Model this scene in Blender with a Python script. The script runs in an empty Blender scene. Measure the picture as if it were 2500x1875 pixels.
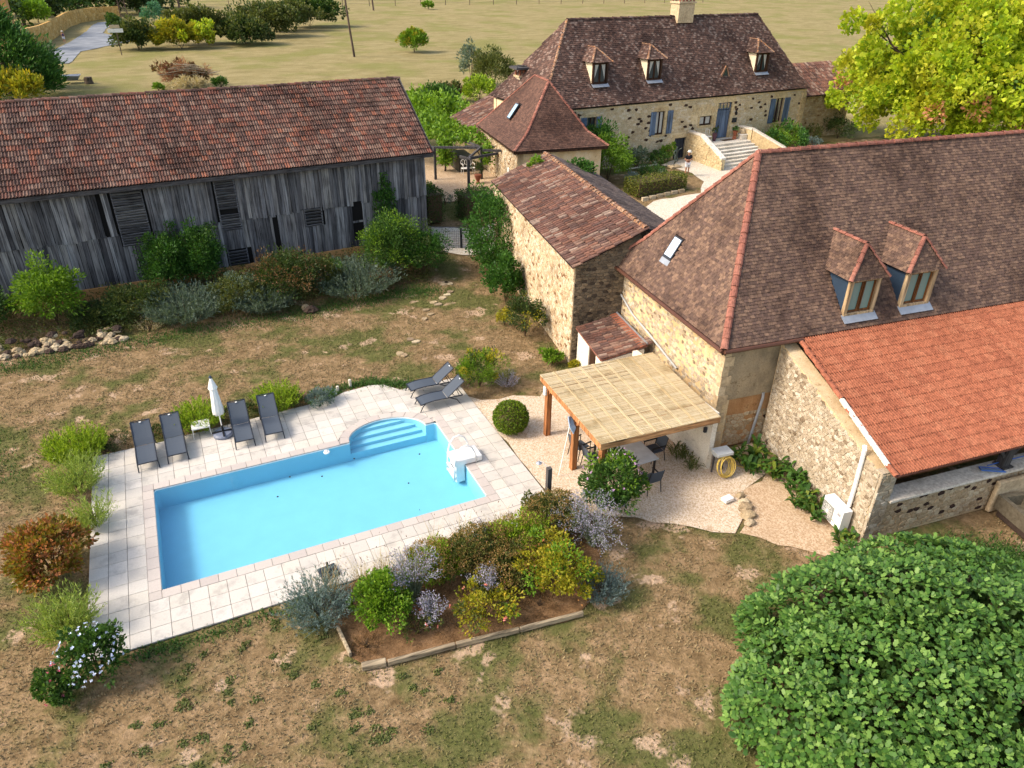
import bpy, math, random
import numpy as np
from mathutils import Vector, Matrix
from mathutils.geometry import delaunay_2d_cdt
random.seed(7)
RNG = np.random.default_rng(7)
SC = bpy.context.scene
COL = SC.collection
# ---------------------------------------------------------------- camera
cam = bpy.data.cameras.new("camera")
cam.sensor_width = 36.0
cam.lens = 36.0 * 1784.34 / 2500.0
cam.clip_start = 0.1
cam.clip_end = 3000.0
camo = bpy.data.objects.new("camera", cam)
COL.objects.link(camo)
YAW, PITCH, ROLL = 0.449, 0.5312, 0.0136
CAM = np.array([2.707, -16.898, 15.284])
_f = np.array([math.sin(YAW) * math.cos(PITCH), math.cos(YAW) * math.cos(PITCH), -math.sin(PITCH)])
_r = np.array([math.cos(YAW), -math.sin(YAW), 0.0])
_u = np.cross(_r, _f)
_r2 = math.cos(ROLL) * _r + math.sin(ROLL) * _u
_u2 = -math.sin(ROLL) * _r + math.cos(ROLL) * _u
camo.matrix_world = Matrix(((_r2[0], _u2[0], -_f[0], CAM[0]), (_r2[1], _u2[1], -_f[1], CAM[1]),
                            (_r2[2], _u2[2], -_f[2], CAM[2]), (0, 0, 0, 1)))
SC.camera = camo
# ---------------------------------------------------------------- sky, sun, exposure
SUN_AZ, SUN_EL = math.radians(279.0), math.radians(42.0)
world = bpy.data.worlds.new("World")
SC.world = world
world.use_nodes = True
_nt = world.node_tree
_nt.nodes.clear()
_sky = _nt.nodes.new("ShaderNodeTexSky")
_sky.sky_type = 'NISHITA'
_sky.sun_disc = False
_sky.sun_elevation = SUN_EL
_sky.sun_rotation = SUN_AZ
_sky.air_density = 1.0
_sky.dust_density = 2.5
_sky.ozone_density = 1.0
_bg = _nt.nodes.new("ShaderNodeBackground")
_bg.inputs["Strength"].default_value = 0.15
_wo = _nt.nodes.new("ShaderNodeOutputWorld")
_haze = _nt.nodes.new("ShaderNodeMix"); _haze.data_type = 'RGBA'; _haze.blend_type = 'MULTIPLY'
_haze.inputs[0].default_value = 1.0; _haze.inputs[7].default_value = (1.10, 1.0, .88, 1)   # thin milky veil over the blue
_nt.links.new(_sky.outputs[0], _haze.inputs[6]); _nt.links.new(_haze.outputs[2], _bg.inputs[0])
_nt.links.new(_bg.outputs[0], _wo.inputs[0])
sun = bpy.data.lights.new("sun", 'SUN')
sun.energy = 1.5
sun.angle = math.radians(14.0)
sun.color = (1.0, 0.92, 0.82)
suno = bpy.data.objects.new("sun", sun)
COL.objects.link(suno)
_to = Vector((math.sin(SUN_AZ) * math.cos(SUN_EL), math.cos(SUN_AZ) * math.cos(SUN_EL), math.sin(SUN_EL)))
suno.rotation_euler = _to.to_track_quat('Z', 'Y').to_euler()
suno.location = (-40, 40, 60)
SC.view_settings.view_transform = 'Standard'
SC.view_settings.look = 'None'
SC.view_settings.exposure = 1.35
SC.view_settings.gamma = 1.0
SC.view_settings.use_curve_mapping = False
SC.cycles.max_bounces = 8
SC.cycles.transparent_max_bounces = 16
SC.cycles.use_denoising = True
# ---------------------------------------------------------------- terrain
def zt(x, y):
    s = y + .4 * np.clip(np.asarray(x, float) - 20, 0, 20)
    t = np.clip((s - 17) / 14, 0, 1)
    return 1.5 * t * t * (3 - 2 * t) + .008 * np.maximum(np.asarray(y, float) - 30, 0)
# ---------------------------------------------------------------- object helpers
ORG = {}
def V3(*a): return np.array(a, float)
def link(o, parent=None):
    COL.objects.link(o)
    if parent is not None:
        o.parent = parent
        ORG[o.name] = ORG[parent.name]
    return o
def tag(o, label=None, cat=None, group=None, kind=None):
    if label: o["label"] = label
    if cat: o["category"] = cat
    if group: o["group"] = group
    if kind: o["kind"] = kind
    return o
def thing(name, label, cat, loc, group=None, kind=None):
    o = bpy.data.objects.new(name, None)
    o.empty_display_size = .3
    COL.objects.link(o)
    o.location = tuple(float(v) for v in loc)
    ORG[o.name] = np.array(loc, float)
    return tag(o, label, cat, group, kind)
class MB:
    """collects shapes, becomes ONE mesh"""
    def __init__(s): s.v, s.f, s.n = [], [], 0
    def add(s, v, f):
        v = np.asarray(v, float).reshape(-1, 3)
        s.f += [tuple(i + s.n for i in q) for q in f]
        s.v.append(v); s.n += len(v)
        return s
    def box(s, c, size, rz=0.0, ax=None):
        hx, hy, hz = np.array(size, float) / 2
        p = np.array([[-hx, -hy, -hz], [hx, -hy, -hz], [hx, hy, -hz], [-hx, hy, -hz],
                      [-hx, -hy, hz], [hx, -hy, hz], [hx, hy, hz], [-hx, hy, hz]])
        if ax is None:
            ca, sa = math.cos(rz), math.sin(rz)
            ax = ((ca, sa, 0), (-sa, ca, 0), (0, 0, 1))
        return s.add(p @ np.array(ax, float) + np.array(c, float), BOXF)
    def beam(s, a, b, w, h, up=(0, 0, 1)):
        a, b = np.array(a, float), np.array(b, float)
        d = b - a; L = np.linalg.norm(d); d = d / L
        u = np.array(up, float); x = np.cross(u, d)
        if np.linalg.norm(x) < 1e-4: x = np.cross((1, 0, 0), d)
        x /= np.linalg.norm(x); u = np.cross(d, x)
        return s.box((a + b) / 2, (w, L, h), ax=(x, d, u))
    def tube(s, pts, r, n=6, cap=True):
        pts = [np.array(p, float) for p in pts]
        rs = [r] * len(pts) if np.isscalar(r) else list(r)
        base = None; V = []
        for i, p in enumerate(pts):
            d = pts[min(i + 1, len(pts) - 1)] - pts[max(i - 1, 0)]
            d /= np.linalg.norm(d) + 1e-9
            x = base if base is not None else (np.cross(d, (0, 0, 1)) if abs(d[2]) < .9 else np.cross(d, (1, 0, 0)))
            x = x - d * (x @ d); x /= np.linalg.norm(x) + 1e-9; base = x
            y = np.cross(d, x)
            for k in range(n):
                a = 2 * math.pi * k / n
                V.append(p + rs[i] * (math.cos(a) * x + math.sin(a) * y))
        F = [(i * n + k, i * n + (k + 1) % n, (i + 1) * n + (k + 1) % n, (i + 1) * n + k)
             for i in range(len(pts) - 1) for k in range(n)]
        if cap: F += [tuple(range(n))[::-1], tuple((len(pts) - 1) * n + k for k in range(n))]
        return s.add(V, F)
    def lathe(s, c, prof, n=12):
        V = [(c[0] + r * math.cos(2 * math.pi * k / n), c[1] + r * math.sin(2 * math.pi * k / n), c[2] + z)
             for r, z in prof for k in range(n)]
        m = len(prof)
        F = [(i * n + k, i * n + (k + 1) % n, (i + 1) * n + (k + 1) % n, (i + 1) * n + k) for i in range(m - 1) for k in range(n)]
        F += [tuple(range(n))[::-1], tuple((m - 1) * n + k for k in range(n))]
        return s.add(V, F)
    def prism(s, poly, vec):
        p = np.array(poly, float); n = len(p); v = np.array(vec, float)
        F = [tuple(range(n))[::-1], tuple(range(n, 2 * n))] + [(k, (k + 1) % n, n + (k + 1) % n, n + k) for k in range(n)]
        return s.add(np.vstack([p, p + v]), F)
    def poly(s, p): return s.add(p, [tuple(range(len(p)))])
BOXF = [(0, 3, 2, 1), (4, 5, 6, 7), (0, 1, 5, 4), (1, 2, 6, 5), (2, 3, 7, 6), (3, 0, 4, 7)]
def mk(name, V, F, mat, smooth=False):
    me = bpy.data.meshes.new(name)
    me.from_pydata(np.asarray(V, float).tolist(), [], F)
    if mat is not None: me.materials.append(mat)
    if smooth: me.polygons.foreach_set("use_smooth", [True] * len(me.polygons))
    me.update()
    return me
def part(name, mb, mat, parent=None, label=None, kind=None, smooth=False, bevel=0.0):
    """one mesh object, child of parent, coordinates given in world space"""
    V = np.vstack(mb.v)
    if parent is not None: V = V - ORG[parent.name]
    o = bpy.data.objects.new(name, mk(name, V, mb.f, mat, smooth))
    if parent is None: ORG[o.name] = np.zeros(3)
    link(o, parent)
    if bevel:
        m = o.modifiers.new("bevel", 'BEVEL'); m.width = bevel; m.segments = 2; m.limit_method = 'ANGLE'
    return tag(o, label, None, None, kind)
def solo(name, mb, mat, label, cat, loc, group=None, kind=None, smooth=False, bevel=0.0):
    """a thing that is one mesh"""
    loc = np.array(loc, float)
    o = bpy.data.objects.new(name, mk(name, np.vstack(mb.v) - loc, mb.f, mat, smooth))
    COL.objects.link(o); o.location = tuple(float(v) for v in loc); ORG[o.name] = loc
    if bevel:
        m = o.modifiers.new("bevel", 'BEVEL'); m.width = bevel; m.segments = 2; m.limit_method = 'ANGLE'
    return tag(o, label, cat, group, kind)
def rank(C):
    """pieces that show largest first: inside the frame, near the camera"""
    d = np.asarray(C, float) - CAM
    z = d @ _f
    a, b = (d @ _r2) / z, (d @ _u2) / z
    out = (np.abs(a) > .72) | (np.abs(b) > .55) | (z < 0)
    return np.argsort(np.linalg.norm(d, axis=1) + out * 1e4, kind='stable')
def pieces(parent, name, items, mat, restname, limit=300):
    """items: (verts, faces) each an individual piece; the nearest are objects, the rest one stuff part"""
    if not items: return
    C = np.array([v.mean(0) for v, f in items])
    order = rank(C)
    og = ORG[parent.name]
    for i in order[:limit]:
        v, f = items[i]
        o = bpy.data.objects.new(name, mk(name, v - C[i], f, mat))
        link(o, parent); o.location = tuple(C[i] - og)
    if len(order) > limit:
        mb = MB()
        for i in order[limit:]: mb.add(*items[i])
        part(restname, mb, mat, parent, kind="stuff")
def shared(parent, name, PV, PF, Ms, mat, restname, limit=300, smooth=False):
    """one prototype piece at many 4x4 placements (world); shares mesh data"""
    Ms = np.asarray(Ms, float)
    if not len(Ms): return
    og = ORG[parent.name]
    order = rank(Ms[:, :3, 3])
    me = mk(name, PV, PF, mat, smooth)
    for i in order[:limit]:
        o = bpy.data.objects.new(name, me)
        link(o, parent)
        M = Ms[i].copy(); M[:3, 3] -= og
        o.matrix_basis = Matrix(M.tolist())
    if len(order) > limit:
        R = Ms[order[limit:]]
        V = np.einsum('kij,nj->kni', R[:, :3, :3], np.asarray(PV, float)) + R[:, None, :3, 3]
        n = len(PV)
        F = [tuple(i + k * n for i in f) for k in range(len(R)) for f in PF]
        o = bpy.data.objects.new(restname, mk(restname, V.reshape(-1, 3) - og, F, mat, smooth))
        link(o, parent); o["kind"] = "stuff"
def frame(o, x, y, z):
    M = np.eye(4); M[:3, 0] = x; M[:3, 1] = y; M[:3, 2] = z; M[:3, 3] = o
    return M
def ax2(az):
    return np.array([math.cos(az), math.sin(az), 0.0]), np.array([-math.sin(az), math.cos(az), 0.0])
UP = np.array([0, 0, 1.0])
def inpoly(poly, u, v):
    r = False; n = len(poly)
    for i in range(n):
        x1, y1 = poly[i]; x2, y2 = poly[(i + 1) % n]
        if (y1 > v) != (y2 > v) and u < (x2 - x1) * (v - y1) / (y2 - y1) + x1: r = not r
    return r
# ---------------------------------------------------------------- materials
def lin(r, g, b, k=1.0):
    f = lambda c: (c / 255 / 12.92) if c <= 10 else (((c / 255) + .055) / 1.055) ** 2.4
    return (f(r) * k, f(g) * k, f(b) * k, 1.0)
class NT:
    def __init__(s, name):
        s.m = bpy.data.materials.new(name); s.m.use_nodes = True
        s.t = s.m.node_tree; s.t.nodes.clear()
        s.out = s.t.nodes.new("ShaderNodeOutputMaterial")
        s._geo = None; s._rnd = None
    def n(s, typ, **kw):
        nd = s.t.nodes.new("ShaderNode" + typ)
        for k, v in kw.items(): setattr(nd, k, v)
        return nd
    def l(s, a, b): s.t.links.new(a, b)
    def set(s, sock, v):
        if hasattr(v, "is_linked") or isinstance(v, bpy.types.NodeSocket): s.l(v, sock)
        else: sock.default_value = v
    def geo(s):
        if s._geo is None: s._geo = s.n("NewGeometry")
        return s._geo
    def pos(s): return s.geo().outputs["Position"]
    def rnd(s):
        """random value per piece: per island inside one mesh, per object between objects"""
        if s._rnd is None:
            oi = s.n("ObjectInfo")
            a = s.math('ADD', s.geo().outputs["Random Per Island"], oi.outputs["Random"])
            s._rnd = s.math('FRACT', s.math('MULTIPLY', a, 7.13))
        return s._rnd
    def math(s, op, a, b=None, clamp=False):
        m = s.n("Math", operation=op, use_clamp=clamp)
        s.set(m.inputs[0], a)
        if b is not None: s.set(m.inputs[1], b)
        return m.outputs[0]
    def scaled(s, sc, vec=None):
        m = s.n("Mapping"); m.inputs["Scale"].default_value = sc
        s.l(vec or s.pos(), m.inputs[0]); return m.outputs[0]
    def noise(s, scale, detail=3, rough=.55, vec=None, dist=0.0):
        m = s.n("TexNoise"); m.inputs["Scale"].default_value = scale
        m.inputs["Detail"].default_value = detail; m.inputs["Roughness"].default_value = rough
        m.inputs["Distortion"].default_value = dist
        s.l(vec or s.pos(), m.inputs["Vector"]); return m.outputs[0]
    def vor(s, scale, vec=None, out="Distance", feature='F1', rand=1.0):
        m = s.n("TexVoronoi", feature=feature); m.inputs["Scale"].default_value = scale
        m.inputs["Randomness"].default_value = rand
        s.l(vec or s.pos(), m.inputs["Vector"]); return m.outputs[out]
    def ramp(s, fac, stops, interp='LINEAR'):
        m = s.n("ValToRGB"); m.color_ramp.interpolation = interp
        e = m.color_ramp.elements
        while len(e) > 1: e.remove(e[-1])
        e[0].position, e[0].color = stops[0]
        for p, c in stops[1:]:
            q = e.new(p); q.color = c
        s.set(m.inputs[0], fac); return m.outputs[0]
    def step(s, fac, lo, hi):
        m = s.n("MapRange", interpolation_type='SMOOTHSTEP'); s.set(m.inputs[0], fac)
        m.inputs[1].default_value = lo; m.inputs[2].default_value = hi; return m.outputs[0]
    def mix(s, a, b, fac, blend='MIX'):
        m = s.n("Mix", data_type='RGBA', blend_type=blend, clamp_factor=True)
        s.set(m.inputs[0], fac); s.set(m.inputs[6], a); s.set(m.inputs[7], b); return m.outputs[2]
    def bump(s, h, strength=.4, dist=.02):
        m = s.n("Bump"); m.inputs["Strength"].default_value = strength; m.inputs["Distance"].default_value = dist
        s.l(h, m.inputs["Height"]); return m.outputs[0]
    def bsdf(s, color, rough=.8, bump=None, spec=.3, metal=0.0):
        b = s.n("BsdfPrincipled")
        s.set(b.inputs["Base Color"], color); s.set(b.inputs["Roughness"], rough)
        b.inputs["Specular IOR Level"].default_value = spec; b.inputs["Metallic"].default_value = metal
        if bump is not None: s.l(bump, b.inputs["Normal"])
        return b
    def done(s, sh):
        s.l(sh.outputs[0], s.out.inputs["Surface"]); return s.m
def pal(*cols, k=1.0):
    n = len(cols)
    return [(i / max(1, n - 1), lin(*c, k)) for i, c in enumerate(cols)]
def palc(*cols, k=1.0):
    n = len(cols)
    return [(i / n, lin(*c, k)) for i, c in enumerate(cols)]
def plain(name, rgb, rough=.6, k=1.0, metal=0.0, spec=.3, var=.12, ns=4.0):
    t = NT(name); c = lin(*rgb, k)
    d = (c[0] * (1 - var * 1.6), c[1] * (1 - var * 1.6), c[2] * (1 - var * 1.6), 1)
    col = t.ramp(t.noise(ns, 4), [(.3, d), (.65, c)])
    return t.done(t.bsdf(col, rough, None, spec, metal))
def tile_mat(name, cols, k=1.0, stain=.55, lich=None, lk=.62, bumps=.3, big=.5):
    t = NT(name)
    base = t.ramp(t.rnd(), palc(*cols, k=k), 'CONSTANT')
    mean = tuple(sum(lin(*c, k)[i] for c in cols) / len(cols) for i in range(3)) + (1,)
    base = t.mix(base, mean, .35)
    f = t.noise(9, 5, .65)
    base = t.mix(base, t.ramp(f, [(.25, (.25, .23, .22, 1)), (.55, (1, 1, 1, 1)), (.8, (1.25, 1.2, 1.15, 1))]), .8, 'MULTIPLY')
    g = t.noise(big, 4, .6, t.scaled((1.0, 1.0, .35)))
    base = t.mix(base, (.30, .27, .27, 1), t.math('MULTIPLY', t.step(g, .46, .66), stain), 'MULTIPLY')
    if lich:
        for sc, lo, c in lich:
            base = t.mix(base, lin(*c, lk), t.step(t.noise(sc, 4, .7), lo, lo + .07))
    return t.done(t.bsdf(base, .88, t.bump(f, bumps, .01), .15))
def stone_mat(name, cols, k=.8, dark=None, ndark=.0, sc=14, blotch=0.0):
    t = NT(name); r = t.rnd()
    base = t.ramp(r, pal(*cols, k=k))
    if dark: base = t.mix(base, lin(*dark, .75), t.math('LESS_THAN', t.math('FRACT', t.math('MULTIPLY', r, 37.7)), ndark))
    f = t.noise(sc, 5, .65)
    base = t.mix(base, t.ramp(f, [(.25, (.42, .38, .34, 1)), (.6, (1, 1, 1, 1)), (.85, (1.2, 1.2, 1.18, 1))]), .8, 'MULTIPLY')
    g = t.noise(.8, 4, .6)
    base = t.mix(base, (.5, .47, .43, 1), t.math('MULTIPLY', t.step(g, .5, .7), .5 + blotch), 'MULTIPLY')
    return t.done(t.bsdf(base, .92, t.bump(f, .5, .015), .15))
def render_mat(name, c1, c2, c3, k=.8, sc=.9):
    """lime render: blotches, grain, streaks"""
    t = NT(name)
    a = t.noise(sc, 5, .62, t.scaled((1, 1, .6))); b = t.noise(26, 4, .7); c = t.noise(5, 4, .7)
    col = t.ramp(a, [(.3, lin(*c2, k)), (.5, lin(*c1, k)), (.72, lin(*c3, k))])
    col = t.mix(col, t.ramp(b, [(.3, (.62, .58, .52, 1)), (.6, (1.05, 1.04, 1.02, 1))]), .7, 'MULTIPLY')
    col = t.mix(col, (.55, .48, .4, 1), t.step(c, .58, .72), 'MULTIPLY')
    return t.done(t.bsdf(col, .93, t.bump(b, .45, .012), .1))
def wood_mat(name, cols, k=.8, axis='z', grain=1.0, rough=.8):
    t = NT(name)
    s = {'z': (9, 9, .5), 'x': (.5, 9, 9), 'y': (9, .5, 9)}[axis]
    f = t.noise(2.4 * grain, 6, .68, t.scaled(s)); g = t.noise(.8, 3)
    base = t.ramp(t.rnd(), pal(*cols, k=k))
    base = t.mix(base, t.ramp(f, [(.32, (.07, .07, .07, 1)), (.47, (.7, .69, .68, 1)), (.66, (1.4, 1.38, 1.34, 1))]), .88, 'MULTIPLY')
    base = t.mix(base, (.45, .43, .42, 1), t.math('MULTIPLY', t.step(g, .5, .7), .5), 'MULTIPLY')
    return t.done(t.bsdf(base, rough, t.bump(f, .4, .01), .15))
def leaf_mat(name, cols, k=.55, trans=.3, rough=.55, patch=.0, pcol=None, psc=1.2):
    t = NT(name)
    c = t.ramp(t.rnd(), pal(*cols, k=k * 1.25))
    if pcol: c = t.mix(c, lin(*pcol, k), t.math('MULTIPLY', t.step(t.noise(psc, 3), .5, .62), patch))
    b = t.bsdf(c, rough, None, .25)
    tr = t.n("BsdfTranslucent"); t.set(tr.inputs[0], t.mix(c, (1.25, 1.2, .55, 1), 1.0, 'MULTIPLY'))
    m = t.n("MixShader"); m.inputs[0].default_value = trans
    t.l(b.outputs[0], m.inputs[1]); t.l(tr.outputs[0], m.inputs[2])
    t.l(m.outputs[0], t.out.inputs["Surface"]); return t.m
def metal_mat(name, rgb, k=.8, rough=.4, metal=.6): return plain(name, rgb, rough, k, metal, .5, .06)

M = {}
# roofs
M['flat'] = tile_mat('flat_clay_tile', [(126, 102, 88), (112, 90, 80), (138, 112, 95), (98, 80, 73), (150, 121, 102), (118, 95, 86), (162, 132, 110)], .62, .6,
                     [(30, .72, (190, 170, 150)), (11, .76, (165, 120, 70))])
M['flat_old'] = tile_mat('old_flat_clay_tile', [(116, 86, 75), (94, 72, 65), (134, 102, 88), (82, 65, 60), (148, 118, 104), (106, 82, 73), (178, 156, 142), (92, 74, 68)], .62, .65,
                         [(17, .66, (205, 185, 172)), (8, .74, (180, 112, 60))])
M['flat_tower'] = tile_mat('tower_flat_clay_tile', [(122, 92, 80), (108, 82, 72), (132, 100, 86), (98, 76, 68), (140, 106, 90)], .6, .5, [(30, .75, (180, 165, 150))])
M['barn_tile'] = tile_mat('interlocking_clay_tile', [(138, 98, 86), (116, 88, 79), (154, 110, 95), (98, 78, 72), (142, 118, 106), (152, 94, 78), (118, 97, 88), (182, 116, 90), (90, 74, 70), (166, 138, 122)], .62, .7,
                          [(13, .58, (176, 154, 138)), (6, .62, (88, 80, 76)), (4, .74, (205, 110, 60))], bumps=.6, big=.45)
M['canal'] = tile_mat('canal_tile', [(150, 104, 86), (120, 86, 76), (166, 118, 96), (100, 80, 76), (178, 144, 124), (136, 94, 82), (192, 170, 152), (112, 88, 82), (128, 96, 86)], .62, .5,
                      [(14, .66, (200, 178, 158)), (5, .70, (205, 125, 60))])
M['canal_grey'] = tile_mat('canal_tile_weathered', [(126, 112, 106), (108, 98, 96), (142, 126, 116), (96, 88, 86), (150, 132, 122)], .6, .5, [(14, .64, (180, 170, 160))])
M['orange'] = tile_mat('new_orange_tile', [(186, 118, 90), (178, 110, 83), (192, 126, 97), (168, 102, 78), (182, 114, 87)], .66, .12, None, bumps=.15)
M['ridge_red'] = tile_mat('red_ridge_tile', [(176, 118, 100), (166, 108, 92), (184, 128, 110), (158, 104, 90)], .66, .35, [(9, .7, (150, 110, 100))])
M['ridge_old'] = tile_mat('lichen_ridge_tile', [(170, 130, 104), (150, 112, 92), (196, 160, 130)], .66, .4, [(8, .55, (214, 140, 70)), (16, .6, (215, 205, 190))])
M['under'] = plain('dark_gap_sheet', (58, 48, 46), .95, .5)  # near-black under the tiles, paints the shade in their gaps
# walls
M['mortar_pale'] = render_mat('pale_lime_mortar', (222, 198, 158), (196, 168, 128), (232, 214, 180), .78)
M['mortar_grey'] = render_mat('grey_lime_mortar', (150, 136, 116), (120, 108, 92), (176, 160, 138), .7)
M['mortar_house'] = render_mat('honey_lime_mortar', (226, 206, 166), (206, 180, 134), (234, 218, 186), .85)
M['stone_shed'] = stone_mat('pale_rubble_stone', [(214, 190, 152), (228, 208, 174), (198, 172, 134), (236, 222, 194), (186, 158, 122)], .8, (150, 116, 84), .03)
M['stone_shed_dark'] = stone_mat('shaded_rubble_stone', [(140, 124, 102), (118, 106, 90), (160, 142, 116), (102, 92, 80)], .72, (84, 74, 64), .08, blotch=.2)  # darker copy of the shed stone; the gable's shade is in the colour
M['stone_house'] = stone_mat('honey_rubble_stone', [(224, 206, 172), (212, 192, 154), (232, 218, 190), (204, 182, 142)], .82, (84, 66, 56), .07)
M['stone_lean'] = stone_mat('grey_buff_rubble_stone', [(200, 184, 158), (180, 164, 138), (216, 202, 178), (164, 148, 124), (226, 216, 196)], .78, (150, 132, 108), .04)
M['stone_front'] = stone_mat('buff_rubble_stone', [(206, 184, 148), (192, 168, 132), (220, 202, 170), (180, 156, 122)], .76, (76, 58, 50), .07)
M['ashlar'] = stone_mat('ashlar_limestone', [(222, 198, 152), (228, 208, 166), (212, 186, 140)], .82, sc=7)
M['quoin'] = stone_mat('quoin_limestone', [(214, 192, 156), (200, 178, 142), (226, 206, 172)], .8, sc=7)
M['pale_stone'] = stone_mat('pale_step_stone', [(236, 228, 212), (226, 216, 198), (240, 234, 222)], .85, sc=10)
M['rock'] = stone_mat('field_stone', [(196, 176, 140), (168, 148, 118), (214, 198, 166), (146, 126, 102)], .8)
M['rock_dark'] = stone_mat('dark_field_stone', [(92, 76, 66), (74, 62, 56), (110, 92, 78)], .7)
M['lane_stone'] = stone_mat('golden_lane_stone', [(222, 180, 110), (208, 164, 94), (232, 194, 128)], .85, sc=3)
M['ochre_render'] = render_mat('ochre_render', (206, 160, 106), (188, 138, 86), (216, 176, 124), .75)
M['house_render'] = render_mat('worn_buff_render', (222, 196, 152), (198, 166, 122), (236, 220, 186), .82, 1.4)
M['south_render'] = render_mat('stained_grey_render', (176, 160, 132), (122, 112, 96), (200, 180, 146), .72, 1.1)
M['rust_render'] = render_mat('rusty_earth_render', (196, 150, 104), (168, 122, 82), (214, 176, 130), .72, 1.4)
M['white_render'] = render_mat('white_render', (240, 234, 218), (226, 216, 196), (246, 242, 232), .85)
M['cream'] = plain('cream_paint', (238, 222, 190), .8, .85)
M['trough'] = stone_mat('mossy_trough_stone', [(132, 124, 104), (112, 104, 88)], .7, sc=9)
# wood, metal, plastics, fabric
M['barn_plank'] = wood_mat('weathered_grey_plank', [(138, 140, 146), (88, 89, 94), (164, 166, 170), (74, 75, 80), (124, 124, 128), (152, 152, 152), (100, 100, 104)], .72, 'z', .55)
M['barn_slat'] = wood_mat('weathered_grey_slat', [(128, 130, 138), (100, 102, 108), (150, 152, 156)], .6, 'x')
M['grey_wood'] = wood_mat('old_grey_timber', [(118, 116, 116), (96, 94, 96), (136, 132, 130)], .6, 'x')
M['grey_post'] = wood_mat('old_grey_post', [(112, 108, 106), (90, 88, 88)], .6, 'z')
M['oak'] = wood_mat('pale_oak_frame', [(214, 190, 152), (196, 168, 130)], .75, 'z', .6)
M['brown_wood'] = wood_mat('brown_joinery', [(138, 92, 54), (118, 76, 44)], .75, 'z', .5, .5)
M['dark_wood'] = wood_mat('dark_brown_joinery', [(84, 58, 44), (70, 48, 38)], .7, 'z', .5, .5)
M['perg_wood'] = wood_mat('reddish_pine_post', [(196, 136, 88), (180, 120, 76), (206, 150, 102)], .78, 'z', .5)
M['perg_beam'] = wood_mat('pale_pine_beam', [(222, 174, 126), (206, 156, 108)], .8, 'x', .5)
M['pole_wood'] = wood_mat('utility_pole_wood', [(124, 106, 94), (110, 94, 84)], .7, 'z', .5)
M['edge_wood'] = wood_mat('bleached_log_edging', [(190, 174, 146), (170, 154, 128)], .75, 'x', .6)
def _bamboo():
    t = NT('bleached_bamboo'); f = t.noise(3, 4, .6, t.scaled((12, 1.2, 6))); g = t.noise(.75, 3, .6)
    c = t.ramp(t.rnd(), pal((226, 206, 164), (212, 188, 144), (234, 218, 180), (202, 176, 132), k=.72))
    c = t.mix(c, (.62, .56, .42, 1), t.step(f, .5, .75), 'MULTIPLY')
    c = t.mix(c, (.66, .62, .52, 1), t.math('MULTIPLY', t.step(g, .54, .66), .7), 'MULTIPLY')
    return t.done(t.bsdf(c, .7, None, .2))
M['bamboo'] = _bamboo()
M['anthracite'] = plain('anthracite_metal', (58, 62, 70), .45, .8, .3)
def _sling():
    t = NT('charcoal_sling_fabric'); w = t.noise(140, 1)
    c = t.mix(lin(62, 70, 80, .95), lin(82, 90, 100, .95), w)
    return t.done(t.bsdf(c, .7, None, .2))
M['sling'] = _sling()
M['black'] = plain('black_metal', (30, 30, 32), .5, .8)
M['dark_box'] = plain('dark_olive_metal_panel', (66, 66, 58), .5, .8)
M['white_plastic'] = plain('white_plastic', (244, 244, 240), .35, .86, 0, .4, .03)
M['white_metal'] = plain('white_painted_metal', (238, 236, 228), .45, .85, 0, .4, .05)
M['white_cloth'] = plain('white_canvas', (244, 242, 236), .9, .86, 0, .1, .05)
M['grey_plastic'] = plain('grey_plastic', (120, 128, 146), .5, .8)
M['pale_plastic'] = plain('pale_grey_plastic', (206, 212, 212), .5, .85)
M['zinc'] = plain('zinc_sheet', (176, 182, 190), .45, .8, .5)
M['lead'] = plain('blue_lead_flashing', (84, 102, 134), .5, .8, .2)
M['slate_blue'] = plain('dark_blue_panel', (54, 72, 92), .45, .75, 0, .3, .05)
M['pipe_grey'] = plain('grey_pvc', (186, 188, 186), .45, .85)
M['brown_metal'] = plain('brown_gutter', (104, 70, 56), .5, .8, .2)
M['shutter'] = wood_mat('blue_grey_paint', [(110, 130, 156), (98, 118, 144)], .78, 'z', .4, .6)
M['door_blue'] = wood_mat('dusty_blue_door_paint', [(112, 130, 156), (102, 120, 146)], .72, 'z', .4, .6)
M['door_dark'] = wood_mat('slate_blue_door_paint', [(70, 78, 92), (60, 68, 82)], .7, 'z', .4, .6)
def _glass(name, tint, rough=.04):
    t = NT(name); f = t.n("Fresnel"); f.inputs[0].default_value = 1.5
    d = t.bsdf(tint, .3, None, .2); g = t.n("BsdfGlossy"); g.inputs[0].default_value = (.9, .95, 1, 1); g.inputs["Roughness"].default_value = rough
    m = t.n("MixShader"); t.l(t.math('MULTIPLY', f.outputs[0], .6), m.inputs[0]); t.l(d.outputs[0], m.inputs[1]); t.l(g.outputs[0], m.inputs[2])
    t.l(m.outputs[0], t.out.inputs["Surface"]); return t.m
M['glass'] = _glass('window_glass', lin(46, 58, 62))
M['glass_green'] = _glass('green_tinted_glass', lin(120, 156, 148, .8))
M['skylight'] = _glass('bright_skylight_glass', lin(226, 236, 246), .02)
M['skylight2'] = _glass('pale_skylight_glass', lin(150, 184, 196), .05)
M['curtain'] = plain('net_curtain', (206, 204, 194), .9, .8)
M['dark_hole'] = plain('dark_interior', (22, 20, 20), .95, .5)  # near-black base stands in for unlit insides
M['hose'] = plain('yellow_garden_hose', (222, 192, 96), .5, .85)
M['blue_net'] = plain('blue_net_frame', (70, 120, 206), .45, .85)
M['net'] = plain('pale_blue_mesh', (170, 200, 232), .8, .85)
M['bronze'] = plain('verdigris_bronze', (84, 96, 88), .5, .7, .4, .4, .25, 12)
M['terracotta'] = plain('terracotta', (150, 88, 62), .8, .8)
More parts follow.
